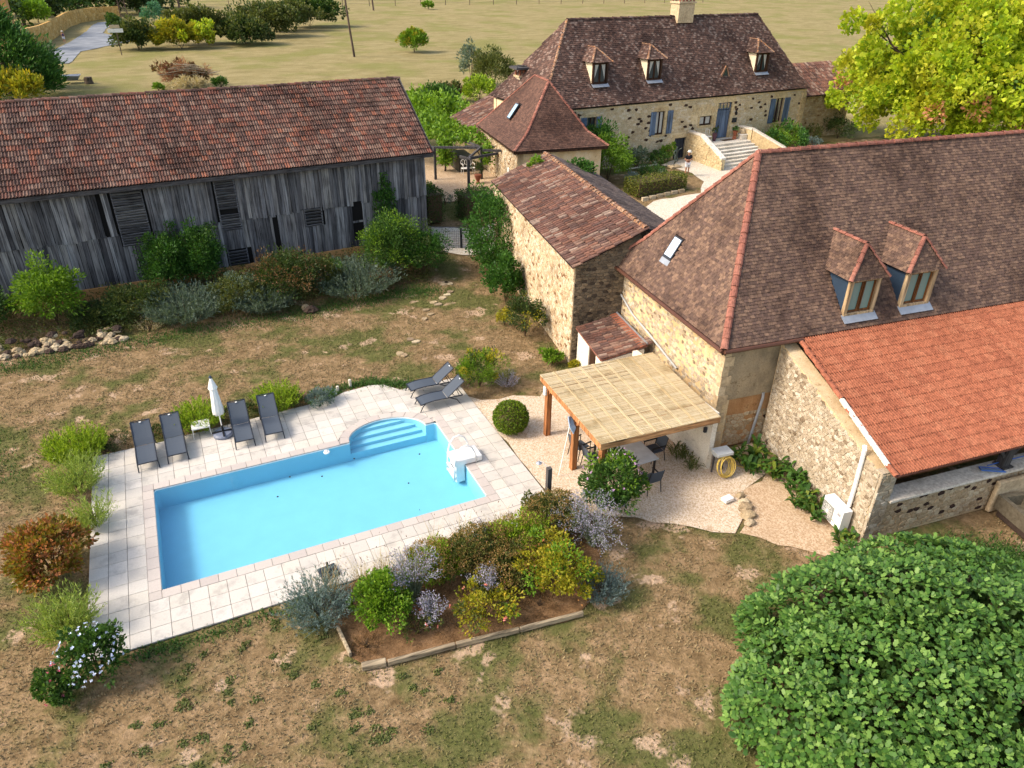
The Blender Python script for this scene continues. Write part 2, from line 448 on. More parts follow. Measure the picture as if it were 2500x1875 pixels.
M['purple_pot'] = plain('purple_glazed_pot', (92, 62, 74), .4, .8)
M['skin'] = plain('skin', (196, 142, 112), .6, .8)
M['black_cloth'] = plain('black_shirt_cloth', (30, 31, 36), .9, .9)
M['navy_cloth'] = plain('navy_top_cloth', (44, 54, 104), .9, .9)
M['white_shorts'] = plain('white_shorts_cloth', (232, 232, 236), .9, .85)
M['shoe'] = plain('dark_shoe', (40, 40, 44), .7, .8)
M['straw_hat'] = plain('white_hat', (240, 236, 222), .9, .85)
M['shoe_white'] = plain('white_shoe', (220, 220, 220), .7, .8)
M['gold_mortar'] = plain('white_mortar', (236, 230, 216), .9, .85, 0, .1, .2, 9)
M['rust'] = plain('rusty_lattice_steel', (120, 92, 78), .7, .7)
M['ac_grille'] = plain('grey_fan_grille', (158, 158, 152), .6, .8)
M['ac_dark'] = plain('dark_fan', (120, 120, 116), .7, .7)
M['red_print'] = plain('red_print', (196, 130, 124), .6, .85)
M['grey_print'] = plain('grey_print', (150, 150, 154), .6, .85)
M['sign'] = plain('white_sign_paint', (226, 226, 220), .6, .85)
M['letter_box'] = plain('dark_letter_box', (40, 46, 54), .5, .8)
# leaves
M['lf_rosemary'] = leaf_mat('rosemary_leaf', [(92, 122, 26), (136, 166, 40), (170, 192, 56), (76, 104, 28)], .75)
M['lf_rose_light'] = leaf_mat('pale_rosemary_leaf', [(128, 152, 62), (158, 178, 84), (106, 132, 56), (176, 190, 106)], .72)
M['lf_green'] = leaf_mat('green_leaf', [(58, 92, 38), (84, 124, 50), (46, 76, 32), (108, 146, 62)], .6)
M['lf_bright'] = leaf_mat('bright_green_leaf', [(98, 138, 34), (130, 168, 46), (76, 116, 30), (150, 184, 62)], .64, .35)
M['lf_dark'] = leaf_mat('dark_green_leaf', [(60, 80, 40), (78, 100, 48), (46, 66, 34), (98, 114, 56)], .62)
M['lf_olive'] = leaf_mat('olive_leaf', [(84, 96, 46), (106, 116, 58), (70, 82, 40), (124, 126, 66)], .66)
M['lf_grey'] = leaf_mat('grey_green_leaf', [(92, 112, 96), (116, 136, 120), (76, 96, 82), (134, 150, 132)], .6)
M['lf_silver'] = leaf_mat('silver_leaf', [(110, 134, 134), (138, 158, 156), (92, 114, 116)], .6)
M['lf_sage'] = leaf_mat('russian_sage_flower', [(164, 160, 186), (182, 178, 200), (146, 144, 170), (194, 190, 204)], .66)
M['lf_sage_leaf'] = leaf_mat('russian_sage_leaf', [(140, 156, 124), (160, 172, 140), (122, 138, 108)], .6)
M['lf_sedum'] = leaf_mat('faded_sedum_head', [(128, 118, 56), (156, 122, 74), (108, 110, 48), (174, 132, 88), (98, 102, 44)], .72)
M['lf_brown'] = leaf_mat('dry_brown_leaf', [(112, 84, 56), (138, 104, 70), (92, 70, 48), (120, 104, 60)], .6)
M['lf_straw'] = leaf_mat('straw_stem', [(206, 190, 150), (186, 168, 126), (220, 208, 172)], .66)
M['lf_red'] = leaf_mat('autumn_shrub_leaf', [(176, 104, 60), (132, 116, 36), (196, 128, 84), (150, 92, 50), (112, 110, 30), (160, 142, 44)], .64, .3, .55, .75, (112, 122, 26), .9)
M['lf_yellow'] = leaf_mat('yellowing_leaf', [(152, 158, 40), (186, 176, 50), (120, 138, 36), (206, 178, 56)], .64, .35)
M['lf_walnut'] = leaf_mat('yellow_green_tree_leaf', [(134, 162, 32), (168, 186, 42), (104, 138, 30), (194, 202, 62), (150, 174, 36)], .82, .4, .5, .4, (206, 186, 56), .35)
M['lf_dead'] = leaf_mat('dead_orange_leaf', [(206, 150, 110), (190, 128, 90), (214, 168, 120)], .64)
M['lf_fig'] = leaf_mat('fig_leaf', [(72, 112, 46), (92, 134, 54), (58, 96, 42), (114, 152, 68), (134, 170, 82)], .62, .28, .45)
M['lf_conifer'] = leaf_mat('conifer_spray', [(62, 104, 48), (82, 128, 54), (48, 84, 42), (104, 148, 64)], .66, .25)
M['lf_ivy'] = leaf_mat('ivy_leaf', [(56, 100, 36), (78, 126, 46), (42, 80, 32), (96, 142, 54)], .6)
M['lf_box'] = leaf_mat('box_ball_leaf', [(78, 104, 22), (114, 140, 32), (56, 82, 20), (146, 168, 48)], .72)
M['lf_canna'] = leaf_mat('strap_leaf', [(60, 96, 34), (84, 124, 44), (46, 80, 30), (130, 146, 48)], .62)
M['lf_hedge'] = leaf_mat('clipped_hedge_leaf', [(58, 90, 38), (78, 110, 46), (46, 74, 32), (98, 128, 56)], .66)
M['lf_goldhedge'] = leaf_mat('variegated_hedge_leaf', [(84, 104, 36), (150, 150, 66), (60, 82, 30), (122, 132, 50)], .6)
M['lf_blue'] = leaf_mat('blue_green_spruce', [(84, 138, 104), (104, 156, 120), (66, 118, 90)], .6)
M['fl_white'] = leaf_mat('pale_blue_blossom', [(206, 216, 240), (184, 196, 236), (226, 232, 246)], .85, .2)
M['fl_pink'] = leaf_mat('pink_blossom', [(206, 92, 130), (222, 130, 150), (190, 70, 110)], .8, .2)
M['fl_mauve'] = leaf_mat('mauve_blossom', [(196, 150, 196), (214, 176, 210), (176, 128, 184)], .8, .2)
M['fl_rose'] = leaf_mat('salmon_rose_blossom', [(232, 130, 110), (240, 160, 150)], .8, .2)
M['bark'] = wood_mat('grey_brown_bark', [(120, 104, 88), (100, 86, 74)], .65, 'z', .5)
M['twig'] = plain('brown_twig', (104, 84, 62), .9, .7)
M['brush'] = leaf_mat('dry_orange_brush', [(166, 98, 64), (186, 120, 84), (138, 84, 58), (200, 160, 110)], .62, .1)
# ---------------------------------------------------------------- ground materials
def ground_mat(field=False):
    t = NT('field_ground' if field else 'lawn_ground')
    a = t.noise(.35, 5, .62); b = t.noise(2.2, 5, .7); c = t.noise(11, 5, .75); d = t.noise(.12, 3)
    if field:
        st = t.noise(.5, 6, .68, t.scaled((.55, 1.0, 1)), .6)
        col = t.ramp(st, [(.3, lin(154, 142, 96, .6)), (.5, lin(178, 164, 116, .6)), (.7, lin(194, 180, 134, .6))])
        col = t.mix(col, lin(136, 140, 74, .7), t.math('MULTIPLY', t.step(d, .48, .64), .6))
        col = t.mix(col, lin(120, 118, 66, .7), t.math('MULTIPLY', t.step(b, .56, .72), .5))
    else:
        col = t.ramp(b, [(.3, lin(118, 98, 70, .74)), (.5, lin(156, 132, 98, .74)), (.68, lin(182, 154, 120, .74))])
        col = t.mix(col, lin(88, 104, 52, .74), t.math('MULTIPLY', t.step(a, .47, .6), .75))
        bare = t.noise(.75, 4, .62)
        col = t.mix(col, lin(206, 178, 150, .76), t.math('MULTIPLY', t.step(bare, .585, .65), .9))
    col = t.mix(col, t.ramp(c, [(.3, (.45, .42, .36, 1)), (.6, (1.08, 1.06, 1.02, 1))]), .75, 'MULTIPLY')
    return t.done(t.bsdf(col, .97, t.bump(c, .9, .05), .05))
M['lawn'] = ground_mat(False); M['field'] = ground_mat(True)
def _gravel(name, c1, c2, c3, sc, k=.8):
    t = NT(name); v = t.vor(sc, None, "Color"); bw = t.n("RGBToBW"); t.l(v, bw.inputs[0])
    col = t.ramp(bw.outputs[0], [(.2, lin(*c1, k)), (.5, lin(*c2, k)), (.8, lin(*c3, k))])
    n = t.noise(.9, 4, .65); d = t.vor(sc)
    col = t.mix(col, lin(168, 136, 100, .75), t.math('MULTIPLY', t.step(n, .56, .72), .45))
    return t.done(t.bsdf(col, .95, t.bump(d, .5, .015), .1))
M['gravel'] = _gravel('buff_gravel', (196, 172, 142), (222, 200, 172), (236, 220, 198), 26, .74)
M['gravel_white'] = _gravel('pale_gravel', (214, 198, 172), (236, 224, 202), (246, 238, 222), 22, .68)
M['gravel_dirt'] = _gravel('sandy_dirt', (184, 154, 120), (208, 180, 146), (222, 198, 168), 24, .72)
def _road():
    t = NT('worn_asphalt'); a = t.noise(.5, 4); b = t.noise(30, 3)
    c = t.ramp(a, [(.3, lin(118, 124, 132, .8)), (.7, lin(156, 160, 164, .8))])
    c = t.mix(c, t.ramp(b, [(.3, (.7, .7, .7, 1)), (.7, (1.1, 1.1, 1.1, 1))]), .6, 'MULTIPLY')
    return t.done(t.bsdf(c, .9, None, .2))
M['road'] = _road()
def _soil():
    t = NT('dry_bed_soil'); a = t.noise(3, 5, .7); b = t.noise(18, 4, .7)
    c = t.ramp(a, [(.3, lin(110, 84, 58, .75)), (.55, lin(150, 118, 86, .75)), (.75, lin(176, 142, 108, .75))])
    c = t.mix(c, t.ramp(b, [(.3, (.5, .48, .45, 1)), (.65, (1.1, 1.08, 1.05, 1))]), .8, 'MULTIPLY')
    return t.done(t.bsdf(c, .97, t.bump(b, .9, .03), .05))
M['soil'] = _soil()
def _slab():
    t = NT('pale_concrete_paving'); r = t.rnd()
    c = t.ramp(r, pal((218, 211, 200), (228, 222, 212), (210, 204, 194), (222, 215, 202), k=.72))
    a = t.noise(1.6, 5, .65); b = t.noise(22, 4, .7)
    c = t.mix(c, (.66, .66, .67, 1), t.math('MULTIPLY', t.step(a, .5, .66), .6), 'MULTIPLY')
    c = t.mix(c, t.ramp(b, [(.3, (.86, .85, .84, 1)), (.6, (1.03, 1.03, 1.02, 1))]), .7, 'MULTIPLY')
    return t.done(t.bsdf(c, .85, t.bump(b, .12, .004), .2))
M['slab'] = _slab()
def _coping():
    t = NT('reconstituted_coping_stone'); r = t.rnd()
    c = t.ramp(r, pal((206, 196, 186), (214, 204, 194), (200, 190, 182), k=.72)); b = t.noise(20, 4, .7)
    c = t.mix(c, t.ramp(b, [(.3, (.88, .87, .86, 1)), (.6, (1.02, 1.02, 1.02, 1))]), .7, 'MULTIPLY')
    return t.done(t.bsdf(c, .75, None, .3))
M['coping'] = _coping()
M['joint'] = plain('dark_paving_joint', (112, 102, 92), .95, .6)
M['liner'] = plain('blue_pool_liner', (140, 212, 234), .5, .8, 0, .2, .03, 2)
M['liner_white'] = plain('white_liner_rail', (240, 246, 246), .4, .9)
def _water():
    t = NT('pool_water'); f = t.n("Fresnel"); f.inputs[0].default_value = 1.33
    nb = t.bump(t.noise(1.4, 2), .08, .05)
    t.l(nb, f.inputs["Normal"])
    tr = t.n("BsdfTransparent"); tr.inputs[0].default_value = (1, 1, 1, 1)
    g = t.n("BsdfGlossy"); g.inputs["Roughness"].default_value = .02; t.l(nb, g.inputs["Normal"])
    m = t.n("MixShader"); t.l(t.math('MULTIPLY', f.outputs[0], t.math('SUBTRACT', 1.0, t.geo().outputs['Backfacing'])), m.inputs[0]); t.l(tr.outputs[0], m.inputs[1]); t.l(g.outputs[0], m.inputs[2])
    t.l(m.outputs[0], t.out.inputs["Surface"])
    v = t.n("VolumeAbsorption"); v.inputs[0].default_value = (.18, .74, .97, 1); v.inputs["Density"].default_value = .17
    t.l(v.outputs[0], t.out.inputs["Volume"]); return t.m
M['water'] = _water()
# ---------------------------------------------------------------- ground sheet, with a pit where the pool is dug
def _lines(a, b, lo, hi, step):
    near = list(np.arange(lo, hi + .01, step))
    left = [lo - 1.6 ** k for k in range(1, 20) if lo - 1.6 ** k > a][::-1]
    right = [hi + 1.6 ** k for k in range(1, 20) if hi + 1.6 ** k < b]
    return np.array([a] + left + near + right + [b])
gx = _lines(-900, 1300, -40, 70, .5); gy = _lines(-300, 1500, -24, 60, .5)
GX, GY = np.meshgrid(gx, gy)
def gbump(x, y):
    return .018 * np.sin(x * 2.1 + 1.3 * np.sin(y * 1.1)) * np.sin(y * 1.7 + np.sin(x * .9)) + .014 * np.sin(x * 4.3 + y * 3.1) * np.sin(y * 5.2 - x * 1.7)
def gz(x, y): return zt(x, y) - .07 + gbump(x, y)
GZ = gz(GX, GY)
nx, ny = len(gx), len(gy)
gv = np.stack([GX.ravel(), GY.ravel(), GZ.ravel()], 1)
gf, gm = [], []
for j in range(ny - 1):
    for i in range(nx - 1):
        cx, cy = (gx[i] + gx[i + 1]) / 2, (gy[j] + gy[j + 1]) / 2
        if 0 < cx < 10.5 and 0 < cy < 7: continue
        gf.append((j * nx + i, j * nx + i + 1, (j + 1) * nx + i + 1, (j + 1) * nx + i))
        gm.append(1 if cy > 31 else 0)
me = mk("ground", gv, gf, M['lawn'], True); me.materials.append(M['field'])
me.polygons.foreach_set("material_index", gm)
go = bpy.data.objects.new("ground", me); COL.objects.link(go); tag(go, "dry patchy lawn and straw coloured field", None, None, "structure")
def sheet(name, poly, res, off, mat, label, jit=.06, seed=1, dz=None):
    rg = random.Random(seed); pts = []
    for i in range(len(poly)):
        a, b = np.array(poly[i], float), np.array(poly[(i + 1) % len(poly)], float)
        k = max(1, int(np.linalg.norm(b - a) / max(.25, res)))
        for q in range(k):
            p = a + (b - a) * q / k
            pts.append((p[0] + rg.uniform(-jit, jit), p[1] + rg.uniform(-jit, jit)))
    nb = len(pts); xs = [p[0] for p in pts]; ys = [p[1] for p in pts]
    for x in np.arange(min(xs), max(xs), res):
        for y in np.arange(min(ys), max(ys), res):
            if inpoly(pts, x, y): pts.append((x + rg.uniform(-.2, .2) * res, y + rg.uniform(-.2, .2) * res))
    vs, es, fs, *_ = delaunay_2d_cdt([Vector(p) for p in pts], [(i, (i + 1) % nb) for i in range(nb)], [], 1, 1e-5)
    P = np.array([(v.x, v.y) for v in vs]); z = (dz or gz)(P[:, 0], P[:, 1]) + off
    fs = [tuple(f) for f in fs]
    o = bpy.data.objects.new(name, mk(name, np.column_stack([P, z]), fs, mat, True))
    for p in o.data.polygons:
        if p.normal.z < 0: p.flip()
    COL.objects.link(o); ORG[name] = np.zeros(3)
    return tag(o, label, None, None, "structure")
PATIO = [(12.03, -1.4), (12.03, 6.5), (12.35, 5.9), (13.6, 5.7), (14.6, 5.2), (15.6, 6.0), (16.9, 6.6), (18.9, 6.4), (18.5, -.6), (20.3, -.9), (19.4, -2.6), (18.1, -2.9),
         (17.3, -4.0), (16.5, -4.5), (15.3, -3.6), (14.0, -2.5), (13.0, -1.9)]
sheet("gravel_patio", PATIO, .5, .035, M['gravel'], "buff gravel yard under and around the pergola", .09, 2)
BEDEARTH = [(18.1, -2.9), (19.4, -2.6), (20.3, -.9), (19.6, -6.5), (18.2, -6.4), (16.9, -5.0), (16.5, -4.5), (17.3, -4.0)]
sheet("bare_earth_bed", BEDEARTH, .4, .03, M['gravel_dirt'], "bare sandy earth strip below the air conditioner", .08, 3)
FBED = [(4.3, -1.53), (4.42, -3.0), (4.5, -4.05), (4.75, -4.5), (10.3, -5.3), (11.6, -4.6), (12.6, -2.6), (12.9, -1.8), (12.0, -1.53)]
sheet("flower_bed_soil", FBED, .35, .03, M['soil'], "dry soil of the flower bed beside the pool terrace", .06, 4)
COURT = [(24.5, 17.5), (30.5, 21.8), (32, 22.6), (35.8, 22.4), (37.5, 24.4), (38.4, 26.8), (37.6, 29.6), (38.9, 30.4), (41.0, 30.6), (47.5, 30.6), (50, 26), (52, 20), (45, 10), (33, 9)]
sheet("courtyard_gravel", COURT, .7, .05, M['gravel_white'], "pale gravel courtyard in front of the stone house", .08, 5)
sheet("gravel_path", [(15.6, 22.3), (17.6, 20.6), (20.2, 20.3), (24, 22.0), (22.8, 24.2), (19.5, 23.6), (16.9, 24.6)], .5, .05, M['gravel_white'], "pale gravel path behind the wire gate", .05, 6)
sheet("sandy_yard", [(17.0, 27.6), (21.0, 27.6), (24.2, 27.2), (24.6, 34.5), (24.0, 39), (19, 40), (17.0, 36)], .6, .05, M['gravel_dirt'], "sandy yard under the vine trellis", .08, 7)
sheet("road", [(-9.5, 104), (-5.3, 104), (-4.2, 117), (-.2, 124.2), (2.6, 128.6), (6, 132), (14, 137), (13, 146), (5, 139.5), (.5, 139), (-1.4, 144), (-1.0, 152), (0.5, 160), (3.6, 168), (1.4, 169.5), (-2.5, 166), (-3.6, 158), (-4.2, 148), (-5.2, 138), (-6.6, 128), (-8.8, 116)], 2.0, .06, M['road'], "grey asphalt lane curving away past the hedge", .1, 8)
# ---------------------------------------------------------------- terrace: one slab, one object
terrace = thing("terrace", "pale square slab paving round the swimming pool", None, (5.25, 2.75, -.05), None, "structure")
mb = MB()
for x0, x1, y0, y1 in [(-1.5, 0.02, -1.5, 8.0), (10.48, 12.0, -1.5, 8.0), (.02, 10.48, -1.5, .02), (.02, 6.4, 5.48, 8.0), (10.2, 10.48, 5.48, 8.0), (6.4, 10.2, 6.75, 8.0), (7.0, 9.5, 8.0, 8.6), (3.5, 7.0, 8.0, 8.15)]:
    mb.box(((x0 + x1) / 2, (y0 + y1) / 2, -.105), (x1 - x0, y1 - y0, .13))
part("mortar_bed", mb, M['joint'], terrace)
def clip(poly, nx_, ny_, d):
    """keep nx*x+ny*y<=d"""
    out = []
    for i in range(len(poly)):
        a, b = poly[i], poly[(i + 1) % len(poly)]
        fa, fb = nx_ * a[0] + ny_ * a[1] - d, nx_ * b[0] + ny_ * b[1] - d
        if fa <= 0: out.append(a)
        if (fa < 0 < fb) or (fb < 0 < fa):
            t = fa / (fa - fb); out.append((a[0] + t * (b[0] - a[0]), a[1] + t * (b[1] - a[1])))
    return out
def clip_edge(poly, p, q):
    """keep the left of p->q"""
    nx_, ny_ = q[1] - p[1], -(q[0] - p[0])
    return clip(poly, nx_, ny_, nx_ * p[0] + ny_ * p[1])
ECX, ECY, EA, EB = 8.3, 5.17, 1.45, 1.03
OA, OB = EA + .33, EB + .33
items = []
BUL = [(9.65, 8.0), (9.14, 8.68), (8.6, 8.84), (7.5, 8.72), (6.95, 8.42)]
for i in range(-3, 24):
    for j in range(-3, 18):
        x0, y0 = i * .5, j * .5
        g = .005
        P = [(x0 + g, y0 + g), (x0 + .5 - g, y0 + g), (x0 + .5 - g, y0 + .5 - g), (x0 + g, y0 + .5 - g)]
        cx, cy = x0 + .25, y0 + .25
        if 0 < cx < 10.5 and 0 < cy < 5.5: continue
        if cy > 8.0:
            if x0 >= 7:
                for a, b in zip(BUL[:-1], BUL[1:]): P = clip_edge(P, a, b) if P else P
            elif x0 >= 0: P = clip_edge(P, (6.95, 8.42), (0, 7.98))
            else: continue
        ex, ey = (cx - ECX) / OA, (cy - ECY) / OB
        if cy > 5.4 and math.hypot(ex, ey) < 1.35:
            a = math.atan2(ey, ex); px, py = ECX + OA * math.cos(a), ECY + OB * math.sin(a)
            nx_, ny_ = -math.cos(a) / OA, -math.sin(a) / OB; L = math.hypot(nx_, ny_)
            P = clip(P, nx_ / L, ny_ / L, (nx_ * px + ny_ * py) / L)
        if len(P) < 3: continue
        A = .5 * abs(sum(P[k][0] * P[(k + 1) % len(P)][1] - P[(k + 1) % len(P)][0] * P[k][1] for k in range(len(P))))
        if A < .012: continue
        dz = random.uniform(-.003, .003); n = len(P)
        c = np.mean(P, 0)
        top = [(p[0], p[1], dz) for p in P]; mid = [(p[0], p[1], dz - .006) for p in P]; bot = [(p[0], p[1], -.045) for p in P]
        tin = [(c[0] + (p[0] - c[0]) * .985, c[1] + (p[1] - c[1]) * .985, dz) for p in P]
        V = np.array(tin + mid + bot, float)
        F = [tuple(range(n))] + [(n + k, n + (k + 1) % n, (k + 1) % n, k) for k in range(n)] + [(2 * n + k, 2 * n + (k + 1) % n, n + (k + 1) % n, n + k) for k in range(n)]
        items.append((V, F))
pieces(terrace, "paving_slab", items, M['slab'], "paving")
# ---------------------------------------------------------------- swimming pool
pool = thing("swimming_pool", "rectangular blue swimming pool with rounded entry steps", "swimming pool", (5.25, 2.75, -.8))
IX0, IX1, IY0, IY1, FZ = .33, 10.17, .33, 5.17, -.82
arc = [(ECX + EA * math.cos(a), ECY + EB * math.sin(a)) for a in np.linspace(0, math.pi, 33)]
def rc(cx, cy, a0, r=.12, n=5): return [(cx + r * math.cos(a), cy + r * math.sin(a)) for a in np.linspace(a0, a0 + math.pi / 2, n)]
outline = rc(IX0 + .12, IY0 + .12, math.pi) + rc(IX1 - .12, IY0 + .12, 1.5 * math.pi) + rc(IX1 - .12, IY1 - .12, 0) + arc + rc(IX0 + .12, IY1 - .12, .5 * math.pi)
mb = MB(); n = len(outline)
mb.add([(x, y, -.02) for x, y in outline] + [(x, y, FZ) for x, y in outline], [((k + 1) % n, k, n + k, n + (k + 1) % n) for k in range(n)] + [tuple(range(n, 2 * n))])
part("basin", mb, M['liner'], pool)
mb = MB()
inner = [(5.25 + (x - 5.25) * .9985, 2.9 + (y - 2.9) * .997) for x, y in outline]
mb.add([(x, y, -.028) for x, y in outline] + [(x, y, -.068) for x, y in outline] + [(x, y, -.068) for x, y in inner] + [(x, y, -.028) for x, y in inner],
       [(a * n + (k + 1) % n, a * n + k, ((a + 1) % 4) * n + k, ((a + 1) % 4) * n + (k + 1) % n) for k in range(n) for a in range(4)])
part("liner_rail", mb, M['liner_white'], pool)
for k in range(4):     # entry steps, the lowest first
    yf = ECY + .02 + k * .27; zt_ = -.52 + k * .125
    w = EA * math.sqrt(max(0, 1 - ((yf - ECY) / EB) ** 2)) - .004
    P = [(ECX - w, yf)] + [(ECX + w, yf)] + [(ECX + (EA - .004) * math.cos(a), ECY + (EB - .004) * math.sin(a)) for a in np.linspace(math.asin(min(1, (yf - ECY) / EB)), math.pi - math.asin(min(1, (yf - ECY) / EB)), 17)][1:-1]
    z0 = FZ + .004 if k == 0 else -.52 + (k - 1) * .125 + .002
    part("pool_step", MB().prism([(x, y, z0) for x, y in P], (0, 0, zt_ - z0)), M['liner'], pool)
items = []
def cop(P):
    n = len(P); c = np.mean(P, 0)
    V = [(x, y, .008) for x, y in [(c[0] + (p[0] - c[0]) * .975, c[1] + (p[1] - c[1]) * .975) for p in P]] + [(p[0], p[1], -.004) for p in P] + [(p[0], p[1], -.04) for p in P]
    items.append((np.array(V), [tuple(range(n))] + [(n + k, n + (k + 1) % n, (k + 1) % n, k) for k in range(n)] + [(2 * n + k, 2 * n + (k + 1) % n, n + (k + 1) % n, n + k) for k in range(n)]))
g = .004
for k in range(20):
    a, b = .33 + k * .492, .33 + (k + 1) * .492
    cop([(a + g, 0.0), (b - g, 0.0), (b - g, .33), (a + g, .33)])
    if b < ECX - OA + .2 or a > ECX + OA - .3:
        a2, b2 = a, b
        if b < ECX - OA + .2 and b + .3 > ECX - OA: b2 = ECX - OA - .004
        cop([(a2 + g, 5.17), (b2 - g, 5.17), (b2 - g, 5.5), (a2 + g, 5.5)])
for k in range(10):
    a, b = .33 + k * .484, .33 + (k + 1) * .484
    cop([(0, a + g), (.33, a + g), (.33, b - g), (0, b - g)]); cop([(10.17, a + g), (10.5, a + g), (10.5, b - g), (10.17, b - g)])
for x, y in ((0, 0), (10.17, 0), (0, 5.17), (10.17, 5.17)): cop([(x + g, y + g), (x + .33 - g, y + g), (x + .33 - g, y + .33 - g), (x + g, y + .33 - g)])
aa = np.linspace(0.02, math.pi - .02, 11)
for a, b in zip(aa[:-1], aa[1:]):
    t = [a + .004, (a + b) / 2, b - .004]
    cop([(ECX + OA * math.cos(q), ECY + OB * math.sin(q)) for q in t] + [(ECX + EA * math.cos(q), ECY + EB * math.sin(q)) for q in t[::-1]])
fa = np.linspace(0, math.pi, 25)
mb = MB(); ri = [(ECX + (EA + .03) * math.cos(a), ECY + (EB + .03) * math.sin(a), -.03) for a in fa]; ro = [(ECX + (OA + .4) * math.cos(a), ECY + .2 + (OB + .3) * math.sin(a), -.03) for a in fa]
mb.add(ri + ro, [(k, k + 1, 25 + k + 1, 25 + k) for k in range(24)])
mb.box((6.45, 5.42, -.05), (.9, .2, .03)).box((10.1, 5.42, -.05), (.8, .2, .03))
part("step_bedding", mb, M['coping'], pool)
pieces(pool, "coping_stone", items, M['coping'], "coping")
mb = MB()
win = [(5.25 + (x - 5.25) * .9995, 2.9 + (y - 2.9) * .999) for x, y in outline]
mb.prism([(x, y, FZ + .006) for x, y in win], (0, 0, -.085 - FZ - .006))
w = part("pool_water", mb, M['water']); tag(w, "still clear turquoise water filling the pool", None, None, "structure")
# ---------------------------------------------------------------- tiles, roofs, walls
def proto_flat(w, l, t=.016, lift=.022):
    h = w / 2 - .004
    V = [(-h, 0, lift + t), (h, 0, lift + t), (h, l, t), (-h, l, t), (-h, 0, lift - .012), (h, 0, lift - .012), (h, l, 0), (-h, l, 0)]
    return np.array(V), [(0, 1, 2, 3), (4, 5, 1, 0), (5, 6, 2, 1), (7, 4, 0, 3)]
def proto_rib(w, l, ribs, hgt, lift=.03):
    """interlocking tile: ribs running up the slope, thick front lip"""
    xs, zs = [], []
    for k in range(ribs):
        a = -w / 2 + w * k / ribs; b = w / ribs
        xs += [a + .02 * b, a + .2 * b, a + .42 * b, a + .6 * b]; zs += [0, hgt, hgt, 0]
    xs.append(w / 2 - .004); zs.append(0)
    n = len(xs)
    V = [(x, 0, z + lift) for x, z in zip(xs, zs)] + [(x, l, z + .006) for x, z in zip(xs, zs)] + [(x, 0, z + lift - .03) for x, z in zip(xs, zs)]
    F = [(k, k + 1, n + k + 1, n + k) for k in range(n - 1)] + [(2 * n + k, 2 * n + k + 1, k + 1, k) for k in range(n - 1)]
    return np.array(V), F
def proto_barrel(r0, r1, l, n=6, lift=.02, thick=.014):
    A = np.linspace(math.pi, 0, n + 1); V = []
    for r, y, z in ((r0, 0, lift), (r1, l, 0), (r0 - thick, 0, lift)):
        V += [(r * math.cos(a), y, r * math.sin(a) * .85 + z) for a in A]
    m = n + 1
    F = [(k, k + 1, m + k + 1, m + k) for k in range(n)] + [(2 * m + k, 2 * m + k + 1, k + 1, k) for k in range(n)]
    return np.array(V), F
def roof_places(poly, e, sx, sy, half=True, rj=.02, zj=.004, skip=None, yoff=0.0, margin=.02):
    """tile placements over a planar polygon; e = eave direction with the up-slope on its left"""
    P = np.array(poly, float); e = np.array(e, float) / np.linalg.norm(e)
    nn = np.cross(P[1] - P[0], P[2] - P[0]); nn /= np.linalg.norm(nn)
    if nn[2] < 0: nn = -nn
    s = np.cross(nn, e)
    uv = [((p - P[0]) @ e, (p - P[0]) @ s) for p in P]
    u0, u1 = min(q[0] for q in uv), max(q[0] for q in uv); v0, v1 = min(q[1] for q in uv), max(q[1] for q in uv)
    out = []
    for j in range(int((v1 - v0) / sy) + 1):
        v = v0 + j * sy + yoff
        for i in range(int((u1 - u0) / sx) + 2):
            u = u0 + (i + (.5 if half and j % 2 else 0)) * sx
            if not inpoly(uv, u, v + sy * .4) : continue
            c = P[0] + e * u + s * v + nn * random.uniform(0, zj)
            if skip and skip(c): continue
            a = random.uniform(-rj, rj); b = random.uniform(-rj, rj) * .5
            e2 = e * math.cos(a) + s * math.sin(a); s2 = s * math.cos(a) - e * math.sin(a)
            n2 = nn + s2 * b; n2 /= np.linalg.norm(n2)
            out.append(frame(c, e2, np.cross(n2, e2), n2))
    return out
def roof(root, polys, proto, sx, sy, mat, limit=300, half=True, rj=.02, zj=.004, skip=None, extra=(), name="roof", tname="roof_tile", base=None, smooth=False, label=None):
    mb = MB()
    for P, e in polys:
        P = np.array(P, float); nn = np.cross(P[1] - P[0], P[2] - P[0]); nn /= np.linalg.norm(nn)
        if nn[2] < 0: nn = -nn
        mb.prism(P - nn * .012, -nn * .05)
    for P in extra: mb.poly(P)
    r = part(name, mb, base or M['under'], root, label)
    L = []
    for P, e in polys: L += roof_places(P, e, sx, sy, half, rj, zj, skip)
    shared(r, tname, proto[0], proto[1], L, mat, "tile_field", limit, smooth)
    return r
def ridge(rf, a, b, r=.12, step=.36, mat=None, name="ridge_tile", jit=.01, lift=0.0):
    a, b = np.array(a, float), np.array(b, float); d = b - a; L = np.linalg.norm(d); d /= L
    x = np.cross(d, UP); x /= np.linalg.norm(x); n = np.cross(x, d)
    PV, PF = proto_barrel(r, r * .88, step * 1.12, 6, .025, .02)
    Ms = []
    for k in range(max(1, int(round(L / step)))):
        c = a + d * (k * L / max(1, round(L / step))) + n * (lift + random.uniform(0, jit)) - n * r * .25
        Ms.append(frame(c, x, d, n))
    shared(rf, name, PV, PF, Ms, mat or M['ridge_red'], "ridge_course", 300)
